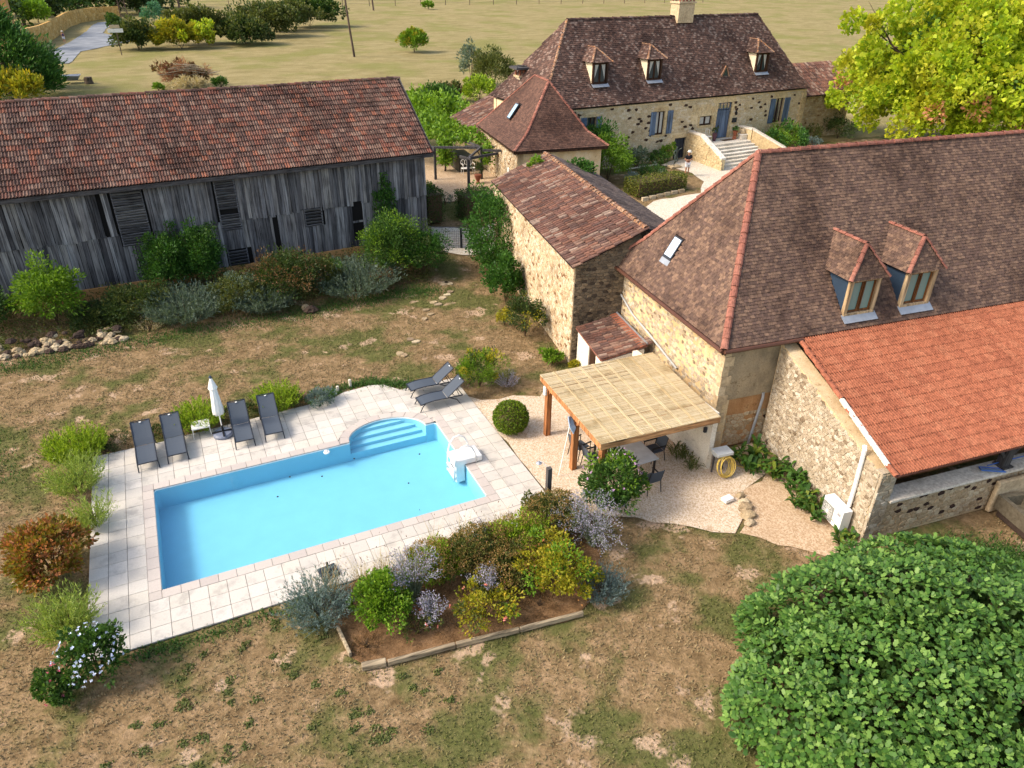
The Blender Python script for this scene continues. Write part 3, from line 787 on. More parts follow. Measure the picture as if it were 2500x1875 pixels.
def vcells(W, H, su, sv, jit, seed, keep=1.0, inside=None):
    """irregular stone outlines over a W x H rectangle"""
    rg = random.Random(seed); nu, nv = max(1, int(W / su)), max(1, int(H / sv)); a, b = W / nu, H / nv
    pt = {}
    for j in range(-2, nv + 2):
        for i in range(-2, nu + 2):
            pt[i, j] = (i + .5 + (.5 if j % 2 else 0) * .9 + rg.uniform(-jit, jit), j + .5 + rg.uniform(-jit, jit) * .8)
    out = []
    for j in range(nv):
        for i in range(-1, nu):
            p = pt[i, j]
            if keep < 1 and rg.random() > keep: continue
            if inside and not inside(p[0] * a, p[1] * b): continue
            P = [(p[0] - 1, p[1] - 1), (p[0] + 1, p[1] - 1), (p[0] + 1, p[1] + 1), (p[0] - 1, p[1] + 1)]
            for dj in (-1, 0, 1):
                for di in (-2, -1, 0, 1, 2):
                    q = pt.get((i + di, j + dj))
                    if q is None or q is p: continue
                    dx, dy = q[0] - p[0], q[1] - p[1]
                    P = clip(P, dx, dy, dx * (p[0] + q[0]) / 2 + dy * (p[1] + q[1]) / 2)
                    if len(P) < 3: break
            P = [(min(max(x * a, 0), W), min(max(y * b, 0), H)) for x, y in P]
            if len(P) >= 3: out.append(P)
    return out
def rubble(par, o, ex, W, H, su, sv, mat, depth=.04, gap=.10, seed=1, keep=1.0, inside=None, limit=300, jit=.34, out=None, name="stone", ez=UP):
    o, ex, ez = np.array(o, float), np.array(ex, float), np.array(ez, float)
    nn = np.cross(ex, ez); nn /= np.linalg.norm(nn); rg = random.Random(seed + 99); items = []
    for P in vcells(W, H, su, sv, jit, seed, keep, inside):
        c = np.mean(P, 0); d = depth * rg.uniform(.45, 1.1); s1, s2 = 1 - gap, 1 - gap - .14; n = len(P)
        if max(p[0] for p in P) - min(p[0] for p in P) < .03: continue
        ring = lambda s, h: [o + ex * (c[0] + (p[0] - c[0]) * s) + ez * (c[1] + (p[1] - c[1]) * s) + nn * h for p in P]
        V = np.array(ring(s2, d) + ring(s1, d * .6) + ring(s1, -.01))
        F = [tuple(range(n))] + [(n + k, n + (k + 1) % n, (k + 1) % n, k) for k in range(n)] + [(2 * n + k, 2 * n + (k + 1) % n, n + (k + 1) % n, n + k) for k in range(n)]
        items.append((V, F))
    pieces(par, name, items, mat, "stonework", limit)
def dormer(root, o, e, n, w, z0, z1, zr, rise, tilemat, cheekmat, framemat, tproto, tsx, tsy, ridgemat, glassmat, back, curtain=False, apron=True, ov=.16, casemat=None, over=.22, label=None, apx=None):
    """o: front foot centre; n points into the roof; rise(z) -> distance n at which the main roof has height z"""
    o = np.array(o, float); g = lambda a, b, z: np.array([o[0], o[1], 0]) + e * a + n * b + UP * z
    h = w / 2
    d = part("dormer", MB().box(g(0, .09, (z0 + z1) / 2), (w * .9, .02, z1 - z0), ax=(e, n, UP)), M['dark_hole'], root, label)
    for s in (-1, 1):
        part("cheek", MB().prism([g(s * h, .05, z0), g(s * h, .05, z1 + .02), g(s * h, rise(z1), z1 + .02)], -e * s * .04), cheekmat, d)
    mb = MB(); fw = .13
    for s in (-1, 1): mb.beam(g(s * (h - fw / 2 + .01), .0, z0 - .05), g(s * (h - fw / 2 + .01), 0, z1), .14, fw, n)
    mb.beam(g(-h, 0, z1 - .06), g(h, 0, z1 - .06), .145, .12).beam(g(-h, 0, z0 + .03), g(h, 0, z0 + .03), .16, .08)
    part("dormer_frame", mb, framemat, d)
    wi, zb, zt2 = w - 2 * fw, z0 + .07, z1 - .12
    mb = MB()
    for s in (-1, 1):
        c0, c1 = s * .012, s * (wi / 2)
        for a in (c0 + s * .035, c1 - s * .035): mb.beam(g(a, .05, zb), g(a, .05, zt2), .05, .07, n)
        for z in (zb + .04, zt2 - .035): mb.beam(g(c0, .05, z), g(c1, .05, z), .052, .075)
    wn = part("window", mb, casemat or framemat, d)
    for s in (-1, 1):
        part("pane", MB().box(g(s * wi / 4, .066, (zb + zt2) / 2), (wi / 2 - .1, .012, zt2 - zb - .1), ax=(e, n, UP)), glassmat, d)
        if curtain:
            part("curtain", MB().add([g(s * wi * .46, .055, zt2 - .05), g(s * wi * .12, .055, zt2 - .05), g(s * wi * .40, .055, zb + .35), g(s * wi * .46, .055, zb + .1)], [(0, 1, 2, 3)]), M['curtain'], d)
    if apron: part("apron", MB().box(g(0, -.16, z0 - .07), (w * 1.12, .34, .02), ax=(e, n * .8 + UP * .6, np.cross(e, n * .8 + UP * .6))), M['zinc'], d)
    ez_ = z1 - .04; ap = g(0, apx if apx is not None else over + (zr - z1) * .62, zr); bk = g(0, rise(zr) + .05, zr)
    hw = h + ov; fr = -ov
    A, B = g(-hw, fr, ez_), g(hw, fr, ez_)
    LB, RB = g(-hw, rise(ez_) + .02, ez_), g(hw, rise(ez_) + .02, ez_)
    polys = [([A, B, ap], e), ([LB, A, ap, bk], -n), ([B, RB, bk, ap], n)]
    mb = MB()
    for P, _ in polys: mb.poly(P)
    mb.poly([A, LB, RB, B])
    part("dormer_roof", mb, M['under'], d)
    L = []
    for P, q in polys: L += roof_places(P, q, tsx, tsy, True, .02, .003)
    if tilemat:
        V = []; F = []; PV, PF = tproto; k0 = len(PV)
        for k, Mx in enumerate(L):
            V.append(PV @ Mx[:3, :3].T + Mx[:3, 3]); F += [tuple(i + k * k0 for i in f) for f in PF]
        part("dormer_tiles", MB().add(np.vstack(V), F), tilemat, d, kind="stuff")
    mb = MB()
    for a, b in ((ap, bk), (A, ap), (B, ap)):
        dd = (b - a) / np.linalg.norm(b - a); x = np.cross(dd, UP); x /= np.linalg.norm(x); nn = np.cross(x, dd)
        PV, PF = proto_barrel(.085, .075, .36, 6); m = max(1, int(round(np.linalg.norm(b - a) / .32)))
        for k in range(m):
            c = a + (b - a) * k / m; mb.add(PV @ np.array([x, dd, nn]) + c + nn * .01, PF)
    part("dormer_ridge", mb, ridgemat, d, kind="stuff")
    return d
def window(root, g, a0, a1, z0, z1, n, frame_, glassm, recess=.12, mull=True, sash=.05, label=None, bars=0, curtain=False):
    """g(a, depth, z): wall coordinates, depth out of the wall is negative"""
    mb = MB()
    for a in (a0 + sash / 2, a1 - sash / 2): mb.beam(g(a, recess, z0), g(a, recess, z1), .05, sash, n)
    for z in (z0 + sash / 2, z1 - sash / 2): mb.beam(g(a0, recess, z), g(a1, recess, z), .052, sash)
    if mull: mb.beam(g((a0 + a1) / 2, recess - .003, z0), g((a0 + a1) / 2, recess - .003, z1), .056, sash * 1.6, n)
    for k in range(bars):
        a = a0 + (a1 - a0) * (k + 1) / (bars + 1); mb.beam(g(a, recess, z0), g(a, recess, z1), .04, .03, n)
    w = part("window", mb, frame_, root, label)
    part("pane", MB().poly([g(a0, recess + .02, z0), g(a1, recess + .02, z0), g(a1, recess + .02, z1), g(a0, recess + .02, z1)]), glassm, w)
    if curtain:
        for s, t in ((a0 + .08, a0 + (a1 - a0) * .42), (a1 - .08, a1 - (a1 - a0) * .42)):
            part("curtain", MB().add([g(s, recess + .012, z1 - .08), g(t, recess + .012, z1 - .08), g(t, recess + .012, z0 + .1), g(s, recess + .012, z0 + .1)], [(0, 1, 2, 3)]), M['curtain'], w)
    return w
def open_wall(mb, g, A0, A1, z0, z1, th, holes):
    """wall slab with rectangular holes (a0,a1,z0,z1), cut as strips"""
    xs = sorted({A0, A1} | {h[0] for h in holes} | {h[1] for h in holes})
    for a, b in zip(xs[:-1], xs[1:]):
        zs = [z0]; hs = sorted([h for h in holes if h[0] < (a + b) / 2 < h[1]], key=lambda h: h[2])
        segs = []; cur = z0
        for h in hs: segs.append((cur, h[2])); cur = h[3]
        segs.append((cur, z1))
        for p, q in segs:
            if q - p > .01: mb.prism([g(a, 0, p), g(b, 0, p), g(b, 0, q), g(a, 0, q)], g(a, th, p) - g(a, 0, p))
# ================================================================ farmhouse with the big hipped roof
FE, FN = ax2(math.radians(-6.2)); FO = V3(18.05, -.9, 0)
def fg(a, b, z): return FO + FE * a + FN * b + UP * z
FW, FZE, FZR, FLH, FZB, FBE, FBN, FL = 8.39, 4.29, 9.45, 3.19, 5.55, .85, 1.15, 19.5
farm = thing("farmhouse", "long stone farmhouse with a brown hipped roof and two tiled dormers", "house", fg(.32, .32, 0))
wl = part("wall", MB().prism([fg(.32, .32, 0), fg(.32, 8.07, 0), fg(.32, 8.07, 4.3), fg(.32, .32, 4.3)], FE * .5), M['house_render'], farm, "worn buff rendered west wall")
rubble(wl, fg(.32, 8.05, 0.05), -FN, 7.7, 4.1, .19, .12, M['stone_lean'], .016, .12, 21, .6, jit=.36)
wl = part("wall", MB().prism([fg(.36, .31, 2.05), fg(16, .31, 2.05), fg(16, .31, 4.3), fg(.36, .31, 4.3)], FN * .5), M['south_render'], farm, "grey stained upper south wall")
wl = part("wall", MB().prism([fg(.36, .36, 0), fg(16, .36, 0), fg(16, .36, 2.05), fg(.36, .36, 2.05)], FN * .5), M['rust_render'], farm, "rusty earth coloured lower south wall")
rubble(wl, fg(.36, .36, .02), FE, 2.4, 1.35, .22, .14, M['stone_front'], .02, .12, 22, .8)
mb = MB()
for k in range(11): mb.box(fg(.30 + (.2 if k % 2 else .12), .28 + (.12 if k % 2 else .2), .2 + k * .38), (.40 if k % 2 else .26, .26 if k % 2 else .40, .36), ax=(FE, FN, UP))
part("quoin", mb, M['quoin'], farm)
part("rear_wall", MB().prism([fg(.6, 8.05, 0), fg(16, 8.05, 0), fg(16, 8.05, 4.2), fg(.6, 8.05, 4.2)], -FN * .5), M['house_render'], farm)
BR, BN, AP = fg(FBE, FBN, FZB), fg(FBE, FW - FBN, FZB), fg(FLH, FW / 2, FZR)
FS = [[fg(0, 0, FZE), fg(FL, 0, FZE), fg(FL, FBN, FZB), BR], [BR, fg(FL, FBN, FZB), fg(FL, FW / 2, FZR), AP]]
FH = [[fg(0, FW, FZE), fg(0, 0, FZE), BR, BN], [BN, BR, AP]]
NB = [[fg(FL, FW, FZE), fg(0, FW, FZE), BN, fg(FL, FW - FBN, FZB)], [fg(FL, FW - FBN, FZB), BN, AP, fg(FL, FW / 2, FZR)]]
frise = lambda z: FBN + (z - FZB) * (FW / 2 - FBN) / (FZR - FZB) if z > FZB else (z - FZE) * FBN / (FZB - FZE)
DORM = [(5.52, 1.28), (7.98, 1.3)]
def fskip(c):
    a, b = (c - FO) @ FE, (c - FO) @ FN
    for m, w in DORM:
        if abs(a - m) < w / 2 - .02 and .34 < b < frise(6.0) : return True
    q = c - fg(.99, 5.3, 5.78)
    return abs(q @ FN) < .3 and abs(q[2]) < .36 and a < 2
rf = roof(farm, [(P, FE) for P in FS] + [(P, -FN) for P in FH], proto_flat(.17, .17), .17, .112, M['flat'], 300, True, .035, .008, fskip, extra=NB)
ridge(rf, fg(-.03, -.03, FZE + .03), BR, .13, .4); ridge(rf, BR, AP, .13, .4)
ridge(rf, fg(-.03, FW + .03, FZE + .03), BN, .13, .4); ridge(rf, BN, AP, .13, .4)
ridge(rf, AP, fg(FL, FW / 2, FZR), .13, .42)
for m, w in DORM:
    dormer(farm, fg(m, .36, 0), FE, FN, w, 4.66, 6.02, 7.05, lambda z: frise(z) - .36, M['flat'], M['slate_blue'], M['oak'], proto_flat(.15, .14, .012, .016), .15, .1, M['ridge_red'], M['glass_green'], 0,
           apx=.34,
           casemat=M['brown_wood'], over=.5, curtain=False, label="dormer with blue cheeks and brown casement" )
# skylight in the west hip
d = AP - (BR + BN) / 2; d /= np.linalg.norm(d); nn = np.cross(-FN, d); c = fg(.99, 5.3, 5.78) + nn * .05
part_s = part("skylight", MB().box(c, (.56, .9, .07), ax=(FN, d, nn)), M['anthracite'], farm, "bright skylight in the hip")
part("pane", MB().box(c + nn * .035 + d * .03, (.46, .74, .02), ax=(FN, d, nn)), M['skylight'], part_s)
part("apron", MB().box(c - d * .55, (.6, .24, .03), ax=(FN, d, nn)), M['zinc'], part_s)
part("gutter", MB().tube([fg(-.1, -.05, FZE - .03), fg(-.1, FW, FZE - .03)], .07, 8).tube([fg(-.05, -.1, FZE - .03), fg(3, -.1, FZE - .03)], .07, 8), M['brown_metal'], farm)
part("fascia_board", MB().box(fg(.08, FW / 2, FZE - .12), (.04, FW, .2), ax=(FE, FN, UP)).box(fg(FL / 2, .08, FZE - .12), (FL, .04, .2), ax=(FE, FN, UP)), M['dark_wood'], farm)
part("downpipe", MB().tube([fg(.0, 8.2, 4.2), fg(.18, 8.15, 3.95), fg(.2, 8.15, 3.3), fg(.2, 8.05, 3.1)], .06, 8), M['pipe_grey'], farm, "grey downpipe at the north corner")
part("conduit_pipe", MB().tube([fg(.26, 8.0, 3.1), fg(.24, 6.6, 2.62), fg(.24, 5.2, 2.42), fg(.24, 2.9, 2.02)], .04, 6), M['pipe_grey'], farm, "pale pipe running down along the west wall")
part("downpipe", MB().tube([fg(2.2, .30, 2.1), fg(2.2, .27, 1.9), fg(1.98, .27, .0)], .05, 8), M['zinc'], farm, "zinc downpipe on the south wall")
# ================================================================ white rendered wall under the pergola
solo("screen_wall", MB().box((17.72, 1.0, 1.1), (.2, 4.9, 2.3)), M['white_render'], "white rendered wall closing the east side of the pergola", "wall", (17.72, 1.0, -.05))
# ================================================================ lean-to with the new orange roof
lean = thing("lean_to_barn", "stone lean-to with a bright orange tiled roof against the farmhouse", "outbuilding", (19.6, -6.3, 0))
T0, B0 = V3(21.0, -1.28, 4.20), V3(19.72, -6.72, 2.68)
T1, B1 = T0 + FE * 12.5, B0 + FE * 12.5
LD = V3(.95, 5.4, 0); LD /= np.linalg.norm(LD); LN = V3(LD[1], -LD[0], 0)
LO = V3(19.62, -6.3, 0)
Lg = lambda a, b, z: LO + LD * a + LN * b + UP * z
ltop = lambda a: 2.52 + a * (4.02 - 2.52) / 5.45
wl = part("wall", MB().prism([Lg(0, .0, -.05), Lg(5.5, 0, -.05), Lg(5.5, 0, ltop(5.5)), Lg(0, 0, ltop(0))], LN * .5), M['mortar_pale'], lean, "rubble west wall")
rubble(wl, Lg(5.45, 0, 0), -LD, 5.45, 4.1, .165, .105, M['stone_lean'], .03, .07, 31, 1, lambda u, v: v < ltop(5.45 - u) - .06)
SGt = lambda a, b, z: V3(19.62, -6.34, 0) + FE * a + FN * b + UP * z
wl = part("wall", MB().prism([SGt(.55, 0, -.05), SGt(12, 0, -.05), SGt(12, 0, 1.38), SGt(.55, 0, 1.38)], FN * .5), M['mortar_pale'], lean, "low rubble front wall with dark stones")
rubble(wl, SGt(.6, 0, .02), FE, 7.5, 1.34, .22, .125, M['stone_front'], .035, .08, 32)
wl = part("corner_pier", MB().prism([SGt(0, -.03, -.05), SGt(.6, -.03, -.05), SGt(.6, .5, -.05), SGt(0, .5, -.05)], (0, 0, 2.62)), M['stone_lean'], lean)
rubble(wl, SGt(.0, -.03, 0.02), FE, .6, 2.5, .2, .15, M['stone_lean'], .03, .1, 33)
for k in range(7): part("sill_stone", MB().box(SGt(1.2 + k * 1.2, .2, 1.42), (1.19, .62, .09), ax=(FE, FN, UP)), M['pale_stone'], lean, bevel=.01)
mb = MB()
for k in range(6): part("infill_board", MB().box(SGt(6.5, .72, 1.55 + k * .2), (12, .03, .195), ax=(FE, FN, UP)), M['brown_wood'], lean)
part("timber_post", MB().beam(SGt(5.35, .22, 1.46), SGt(5.35, .22, 2.6), .3, .26, FN).beam(SGt(5.2, .2, 1.85), SGt(4.65, .2, 2.52), .1, .12, FN).beam(SGt(5.5, .2, 1.85), SGt(6.1, .2, 2.52), .1, .12, FN).box(SGt(5.35, .2, 1.49), (.42, .42, .06), ax=(FE, FN, UP)), M['grey_post'], lean)
part("wall_plate", MB().beam(SGt(.4, .15, 2.56), SGt(12, .15, 2.56), .2, .18), M['grey_wood'], lean)
rf = roof(lean, [([B0, B1, T1, T0], FE)], proto_rib(.30, .40, 3, .06), .30, .37, M['orange'], 300, False, .003, .002, name="roof", base=M['ridge_red'])
PV, PF = proto_barrel(.1, .095, .42, 6)
up_ = (T0 - B0) / np.linalg.norm(T0 - B0); nn = np.cross(FE, up_); nn /= np.linalg.norm(nn)
shared(rf, "verge_tile", PV, PF, [frame(B0 - FE * .02 + up_ * .38 * k + nn * .015, FE, up_, nn) for k in (0, 8, 9, 10, 11, 12, 13, 14)], M['orange'], "verge")
mb = MB()
for k in range(1, 8): mb.box(B0 - FE * .05 + up_ * (.38 * k + .19) + nn * .03, (.16, .39, .11), ax=(FE, up_, nn))
part("mortar_verge", mb, M['gold_mortar'], lean, "white mortar along the lower verge", bevel=.03)
# ================================================================ low white annex with barrel tiles
annex = thing("pool_shed", "low white annex with a barrel tiled lean-to roof", "outbuilding", (17.1, 5.5, 0))
W0, W1, E0, E1 = V3(17.16, 6.98, 1.74), V3(16.62, 4.1, 1.74), V3(18.98, 6.75, 2.16), V3(18.50, 3.75, 2.16)
wn = (W1 - W0) / np.linalg.norm(W1 - W0); wo = V3(wn[1], -wn[0], 0)
ag = lambda a, b, z: V3(W0[0], W0[1], 0) + wn * a + V3(-wn[1], wn[0], 0) * (b + .12) + UP * z
mb = MB(); open_wall(mb, ag, .0, 2.9, -.05, 1.66, .15, [(1.35, 2.15, -.05, 1.55)])
mb.prism([ag(2.8, 0, -.05), ag(2.8, 1.7, -.05), ag(2.8, 1.7, 2.0), ag(2.8, 0, 1.66)], wn * .12)
part("wall", mb, M['white_render'], annex)
part("door", MB().prism([ag(1.35, .05, 0), ag(2.15, .05, 0), ag(2.15, .05, 1.55), ag(1.35, .05, 1.55)], V3(-wn[1], wn[0], 0) * .05), M['dark_wood'], annex)
part("meter_box", MB().prism([ag(1.9, -.06, .6), ag(2.15, -.06, .6), ag(2.15, -.06, 1.0), ag(1.9, -.06, 1.0)], V3(-wn[1], wn[0], 0) * .1), M['white_plastic'], annex)
rf = roof(annex, [([W0, W1, E1, E0], wn)], proto_barrel(.09, .075, .42), .185, .36, M['canal'], 300, False, .02, .006, base=M['canal_grey'] if False else M['ridge_red'])
part("flashing", MB().prism([E0 + UP * .03 - wn * .05, E1 + UP * .03, E1 + V3(-.32, 0, -.03), E0 + V3(-.32, 0, -.03)], UP * .02), M['orange'], annex).name
part("flashing_strip", MB().beam(E0 + UP * .08, E1 + UP * .08, .05, .05), M['zinc'], annex)
# ================================================================ stone shed with barrel tiles
SE_, SN_ = ax2(math.radians(-9.78)); SO = V3(17.03, 7.11, 0)
def sg(a, b, z): return SO + SE_ * a + SN_ * b + UP * z
shed = thing("stone_shed", "long stone shed with a weathered barrel tile roof", "outbuilding", SO)
SW, SL, SZE, SZR = 5.76, 12.94, 4.5, 5.84
wl = part("wall", MB().prism([sg(0, 0, -.05), sg(0, SL, -.05), sg(0, SL, SZE), sg(0, 0, SZE)], SE_ * .5), M['mortar_pale'], shed, "sunlit rubble west wall")
rubble(wl, sg(0, SL, 0), -SN_, SL, 4.45, .21, .14, M['stone_shed'], .045, .06, 41)
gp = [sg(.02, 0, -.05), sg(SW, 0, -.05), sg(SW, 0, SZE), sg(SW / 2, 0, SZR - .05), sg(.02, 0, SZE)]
wl = part("gable_wall", MB().prism(gp, SN_ * .5), M['mortar_grey'], shed, "south gable with shade in its dark stone")  # stone and mortar colours carry the south side's shade
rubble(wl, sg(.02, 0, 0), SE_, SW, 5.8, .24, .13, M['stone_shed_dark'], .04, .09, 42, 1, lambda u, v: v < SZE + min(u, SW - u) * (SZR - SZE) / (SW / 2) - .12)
part("rear_gable", MB().prism([p + SN_ * (SL - .5) for p in gp], SN_ * .5), M['mortar_grey'], shed)
part("east_wall", MB().prism([sg(SW, .5, 0), sg(SW, SL - .5, 0), sg(SW, SL - .5, SZE), sg(SW, .5, SZE)], -SE_ * .5), M['mortar_pale'], shed)
h = .2
PW = [sg(-h, SL + h, SZE), sg(-h, -h, SZE), sg(SW / 2, -h, SZR), sg(SW / 2, SL + h, SZR)]
PE = [sg(SW + h, -h, SZE), sg(SW + h, SL + h, SZE), sg(SW / 2, SL + h, SZR), sg(SW / 2, -h, SZR)]
rf = roof(shed, [(PW, -SN_)], proto_barrel(.088, .07, .46, 6, .03), .215, .38, M['canal'], 300, False, .06, .016)
rf2 = roof(shed, [(PE, SN_)], proto_barrel(.088, .07, .46, 6, .03), .215, .38, M['canal_grey'], 0, False, .06, .016, name="rear_roof")
ridge(rf, sg(SW / 2, -h, SZR + .03), sg(SW / 2, SL + h, SZR + .03), .13, .36, M['ridge_old'], jit=.03)
# ================================================================ timber barn
BE, BN_ = ax2(math.radians(3.05)); BO = V3(16.27, 22.95, 0)
def bg(s, b, z): return BO - BE * s + BN_ * b + UP * z
barn = thing("timber_barn", "old barn of weathered grey planks under a red tiled roof", "barn", bg(12, 0, 0))
BZ0, BZJ, BZE, BZR, BHW = .88, 3.26, 5.62, 8.94, 4.55
part("plinth", MB().prism([bg(0, -.04, -.3), bg(33, -.04, -.3), bg(33, -.04, BZ0), bg(0, -.04, BZ0)], BN_ * .5), M['ochre_render'], barn, "ochre rendered plinth")
part("dark_backing", MB().prism([bg(.02, .06, BZ0), bg(33, .06, BZ0), bg(33, .06, BZE), bg(.02, .06, BZE)], BN_ * .04)
     .prism([bg(.03, .1, BZ0), bg(.03, 2 * BHW, BZ0), bg(.03, 2 * BHW, BZE), bg(.03, BHW, BZR - .1), bg(.03, .1, BZE)], -BE * .06), M['dark_hole'], barn)  # near-black sheets stand in for the unlit inside behind the planks
LOUV = [(14.62, 15.98, 2.72, 5.5), (10.33, 11.35, 2.8, 5.5), (6.1, 7.08, 2.4, 3.4), (10.28, 11.3, .9, 1.78)]
HOLES = [(3.98, 4.26, 1.25, 2.25), (3.98, 4.26, 2.36, 3.45), (1.95, 2.3, .92, 1.12)]
CUBE = np.array([[-.5, -.5, -.5], [.5, -.5, -.5], [.5, .5, -.5], [-.5, .5, -.5], [-.5, -.5, .5], [.5, -.5, .5], [.5, .5, .5], [-.5, .5, .5]])
def boxM(c, X, Y, Z): return frame(c, X, Y, Z)
Ms = []
def plank_row(z0, z1, dep, lo, hi):
    s = 0.0
    while s < 28:
        w = random.uniform(lo, hi); a, b = s, s + w; s += w
        segs = [(z0 + random.uniform(-.07, .05), z1 + random.uniform(-.05, .05))]
        for h in LOUV + HOLES:
            if b > h[0] + .02 and a < h[1] - .02:
                ns = []
                for p, q in segs:
                    if h[3] <= p or h[2] >= q: ns.append((p, q)); continue
                    if h[2] - p > .1: ns.append((p, h[2]))
                    if q - h[3] > .1: ns.append((h[3], q))
                segs = ns
        if random.random() < .004: continue
        for p, q in segs:
            t = random.uniform(-.012, .012); X = BE + UP * t; X /= np.linalg.norm(X); Z = UP - BE * t; Z /= np.linalg.norm(Z)
            d = dep + random.uniform(-.012, .014)
            tl = BN_ + BE * random.uniform(-.05, .05); tl /= np.linalg.norm(tl)
            Ms.append(boxM(bg((a + b) / 2, d, (p + q) / 2), X * (w - random.choice([.006, .012, .03])), tl * .028, Z * (q - p)))
plank_row(BZJ, BZE - .05, .0, .13, .27)
plank_row(BZ0 - .02, BZJ + .06, .038, .13, .28)
shared(barn, "plank", CUBE, BOXF, Ms, M['barn_plank'], "planking", 300)
for h in LOUV:
    lv = part("louvre_panel", MB().box(bg(h[0] + .03, -.0, (h[2] + h[3]) / 2), (.06, .05, h[3] - h[2]), ax=(BE, BN_, UP)).box(bg(h[1] - .03, -.0, (h[2] + h[3]) / 2), (.06, .05, h[3] - h[2]), ax=(BE, BN_, UP)), M['barn_slat'], barn)
    k = 0; z = h[2] + .05; L = []
    while z < h[3] - .05:
        if not (h[2] > 2.7 and h[0] < 12 and 3.62 < z < 3.9):
            t = random.uniform(-.02, .02); X = BE + UP * t; X /= np.linalg.norm(X); Y = BN_ * .8 + UP * .6
            L.append(boxM(bg((h[0] + h[1]) / 2, .0 + random.uniform(0, .015), z), X * (h[1] - h[0] - .02), np.cross(np.cross(X, Y), X) * .028, np.cross(X, Y) / np.linalg.norm(np.cross(X, Y)) * (.125 if h[0] > 9 and h[2] > 2 else .15)))
        z += .125 if h[2] > 2.6 else .17
    shared(lv, "slat", CUBE, BOXF, L, M['barn_slat'], "slats", 300)
part("eave_board", MB().beam(bg(-.4, -.34, BZE - .04), bg(33, -.34, BZE - .04), .05, .2), M['grey_wood'], barn, "pale grey eave board")
part("barge_board", MB().beam(bg(-.44, -.3, BZE + .02), bg(-.44, BHW, BZR), .04, .16), M['grey_wood'], barn)
def sag(s): return 0
PB = [bg(33, -.38, BZE + .08), bg(-.46, -.38, BZE + .08), bg(-.46, BHW, BZR), bg(33, BHW, BZR)]
rf = roof(barn, [(PB, BE)], proto_rib(.27, .38, 2, .045, .055), .27, .345, M['barn_tile'], 300, False, .05, .022,
          extra=[[bg(-.46, 2 * BHW + .4, BZE), bg(33, 2 * BHW + .4, BZE), bg(33, BHW, BZR - .02), bg(-.46, BHW, BZR - .02)]])
ridge(rf, bg(33, BHW, BZR + .03), bg(-.46, BHW, BZR + .03), .13, .38, M['barn_tile'], jit=.03)
# ================================================================ main stone house
HE, HN = ax2(math.radians(3.16)); HO = V3(53.13, 31.28, 0)
def hg(s, b, z): return HO - HE * s + HN * b + UP * z
house = thing("stone_house", "two storey honey stone house with blue shutters and a steep brown roof", "house", hg(13, .3, 1.5))
HZE, HZR, HW, HL, HL1, HL2 = 6.01, 11.31, 7.78, 26.06, 3.4, 4.28
wgf = lambda s, d, z: hg(s, .3 + d, z)
mb = MB()
OPEN = [(14.87, 15.70, 3.50, 5.20), (10.12, 11.33, 3.82, 4.52), (8.16, 9.62, 2.65, 5.40), (2.42, 3.36, 3.42, 5.33), (12.50, 13.62, 1.45, 3.07), (21.2, 21.95, 4.3, 5.26)]
open_wall(mb, wgf, -.05, 25.8, 1.1, 5.85, .45, OPEN)
wl = part("wall", mb, M['mortar_house'], house)
DRESS = [(OPEN[0], .26, .34), (OPEN[1], .22, .24), (OPEN[2], .3, .5), (OPEN[3], .26, .45), (OPEN[4], .3, .34), (OPEN[5], .2, .25)]
def hin(u, v):
    s, z = 25.8 - u, v + 1.5
    for h, m, mt in DRESS:
        if h[0] - m < s < h[1] + m and h[2] - .15 < z < h[3] + mt: return False
    return not (s < .5 or (9.8 < s < 12.2 and 4.0 < z < 5.3))
rubble(wl, hg(25.8, .3, 1.5), HE, 25.7, 4.25, .33, .17, M['stone_house'], .035, .09, 51, 1, hin, 300)
rubble(wl, hg(12.2, .3, 4.62), HE, 2.3, .85, .36, .26, M['ashlar'], .03, .05, 52, 1, None, 40, .3)
mb = []
for h, m, mt in DRESS:
    c = MB()
    c.prism([wgf(h[0] - m, -.035, h[3]), wgf(h[1] + m, -.035, h[3]), wgf(h[1] + m, -.035, h[3] + mt - .05), wgf(h[0] - m, -.035, h[3] + mt - .05)], HN * .12)
    k = 0; z = h[2]
    while z < h[3] - .05:
        q = min(z + .42, h[3] - .006); w = m * (1.0 if k % 2 else .72)
        for a, b in ((h[0] - w, h[0]), (h[1], h[1] + w)): c.prism([wgf(a, -.03, z), wgf(b, -.03, z), wgf(b, -.03, q - .012), wgf(a, -.03, q - .012)], HN * .12)
        z = q + .006; k += 1
    if h[2] > 3: c.prism([wgf(h[0] - .15, -.07, h[2] - .12), wgf(h[1] + .15, -.07, h[2] - .12), wgf(h[1] + .15, -.07, h[2]), wgf(h[0] - .15, -.07, h[2])], HN * .2)
    part("dressed_surround", c, M['ashlar'], house)
c = MB()
for k in range(9): c.box(hg(.14 + (.06 if k % 2 else 0), .36, 1.7 + k * .46), (.55 if k % 2 else .38, .3, .44), ax=(HE, HN, UP))
part("quoin", c, M['ashlar'], house)
part("rear_wall", MB().prism([hg(0, HW - .3, 1), hg(25.8, HW - .3, 1), hg(25.8, HW - .3, 5.8), hg(0, HW - .3, 5.8)], -HN * .4).prism([hg(.0, .8, 1), hg(.0, HW - .8, 1), hg(0, HW - .8, 5.8), hg(0, .8, 5.8)], -HE * .3).prism([hg(25.5, .8, 1), hg(25.5, HW - .8, 1), hg(25.5, HW - .8, 5.8), hg(25.5, .8, 5.8)], -HE * .3), M['mortar_house'], house)
AR, AL = hg(HL1, HW / 2, HZR), hg(HL - HL2, HW / 2, HZR)
hz, hi_ = 7.0, .16
kf = lambda s, b: None
f = (hz - HZE) / (HZR - HZE); q = f + .035
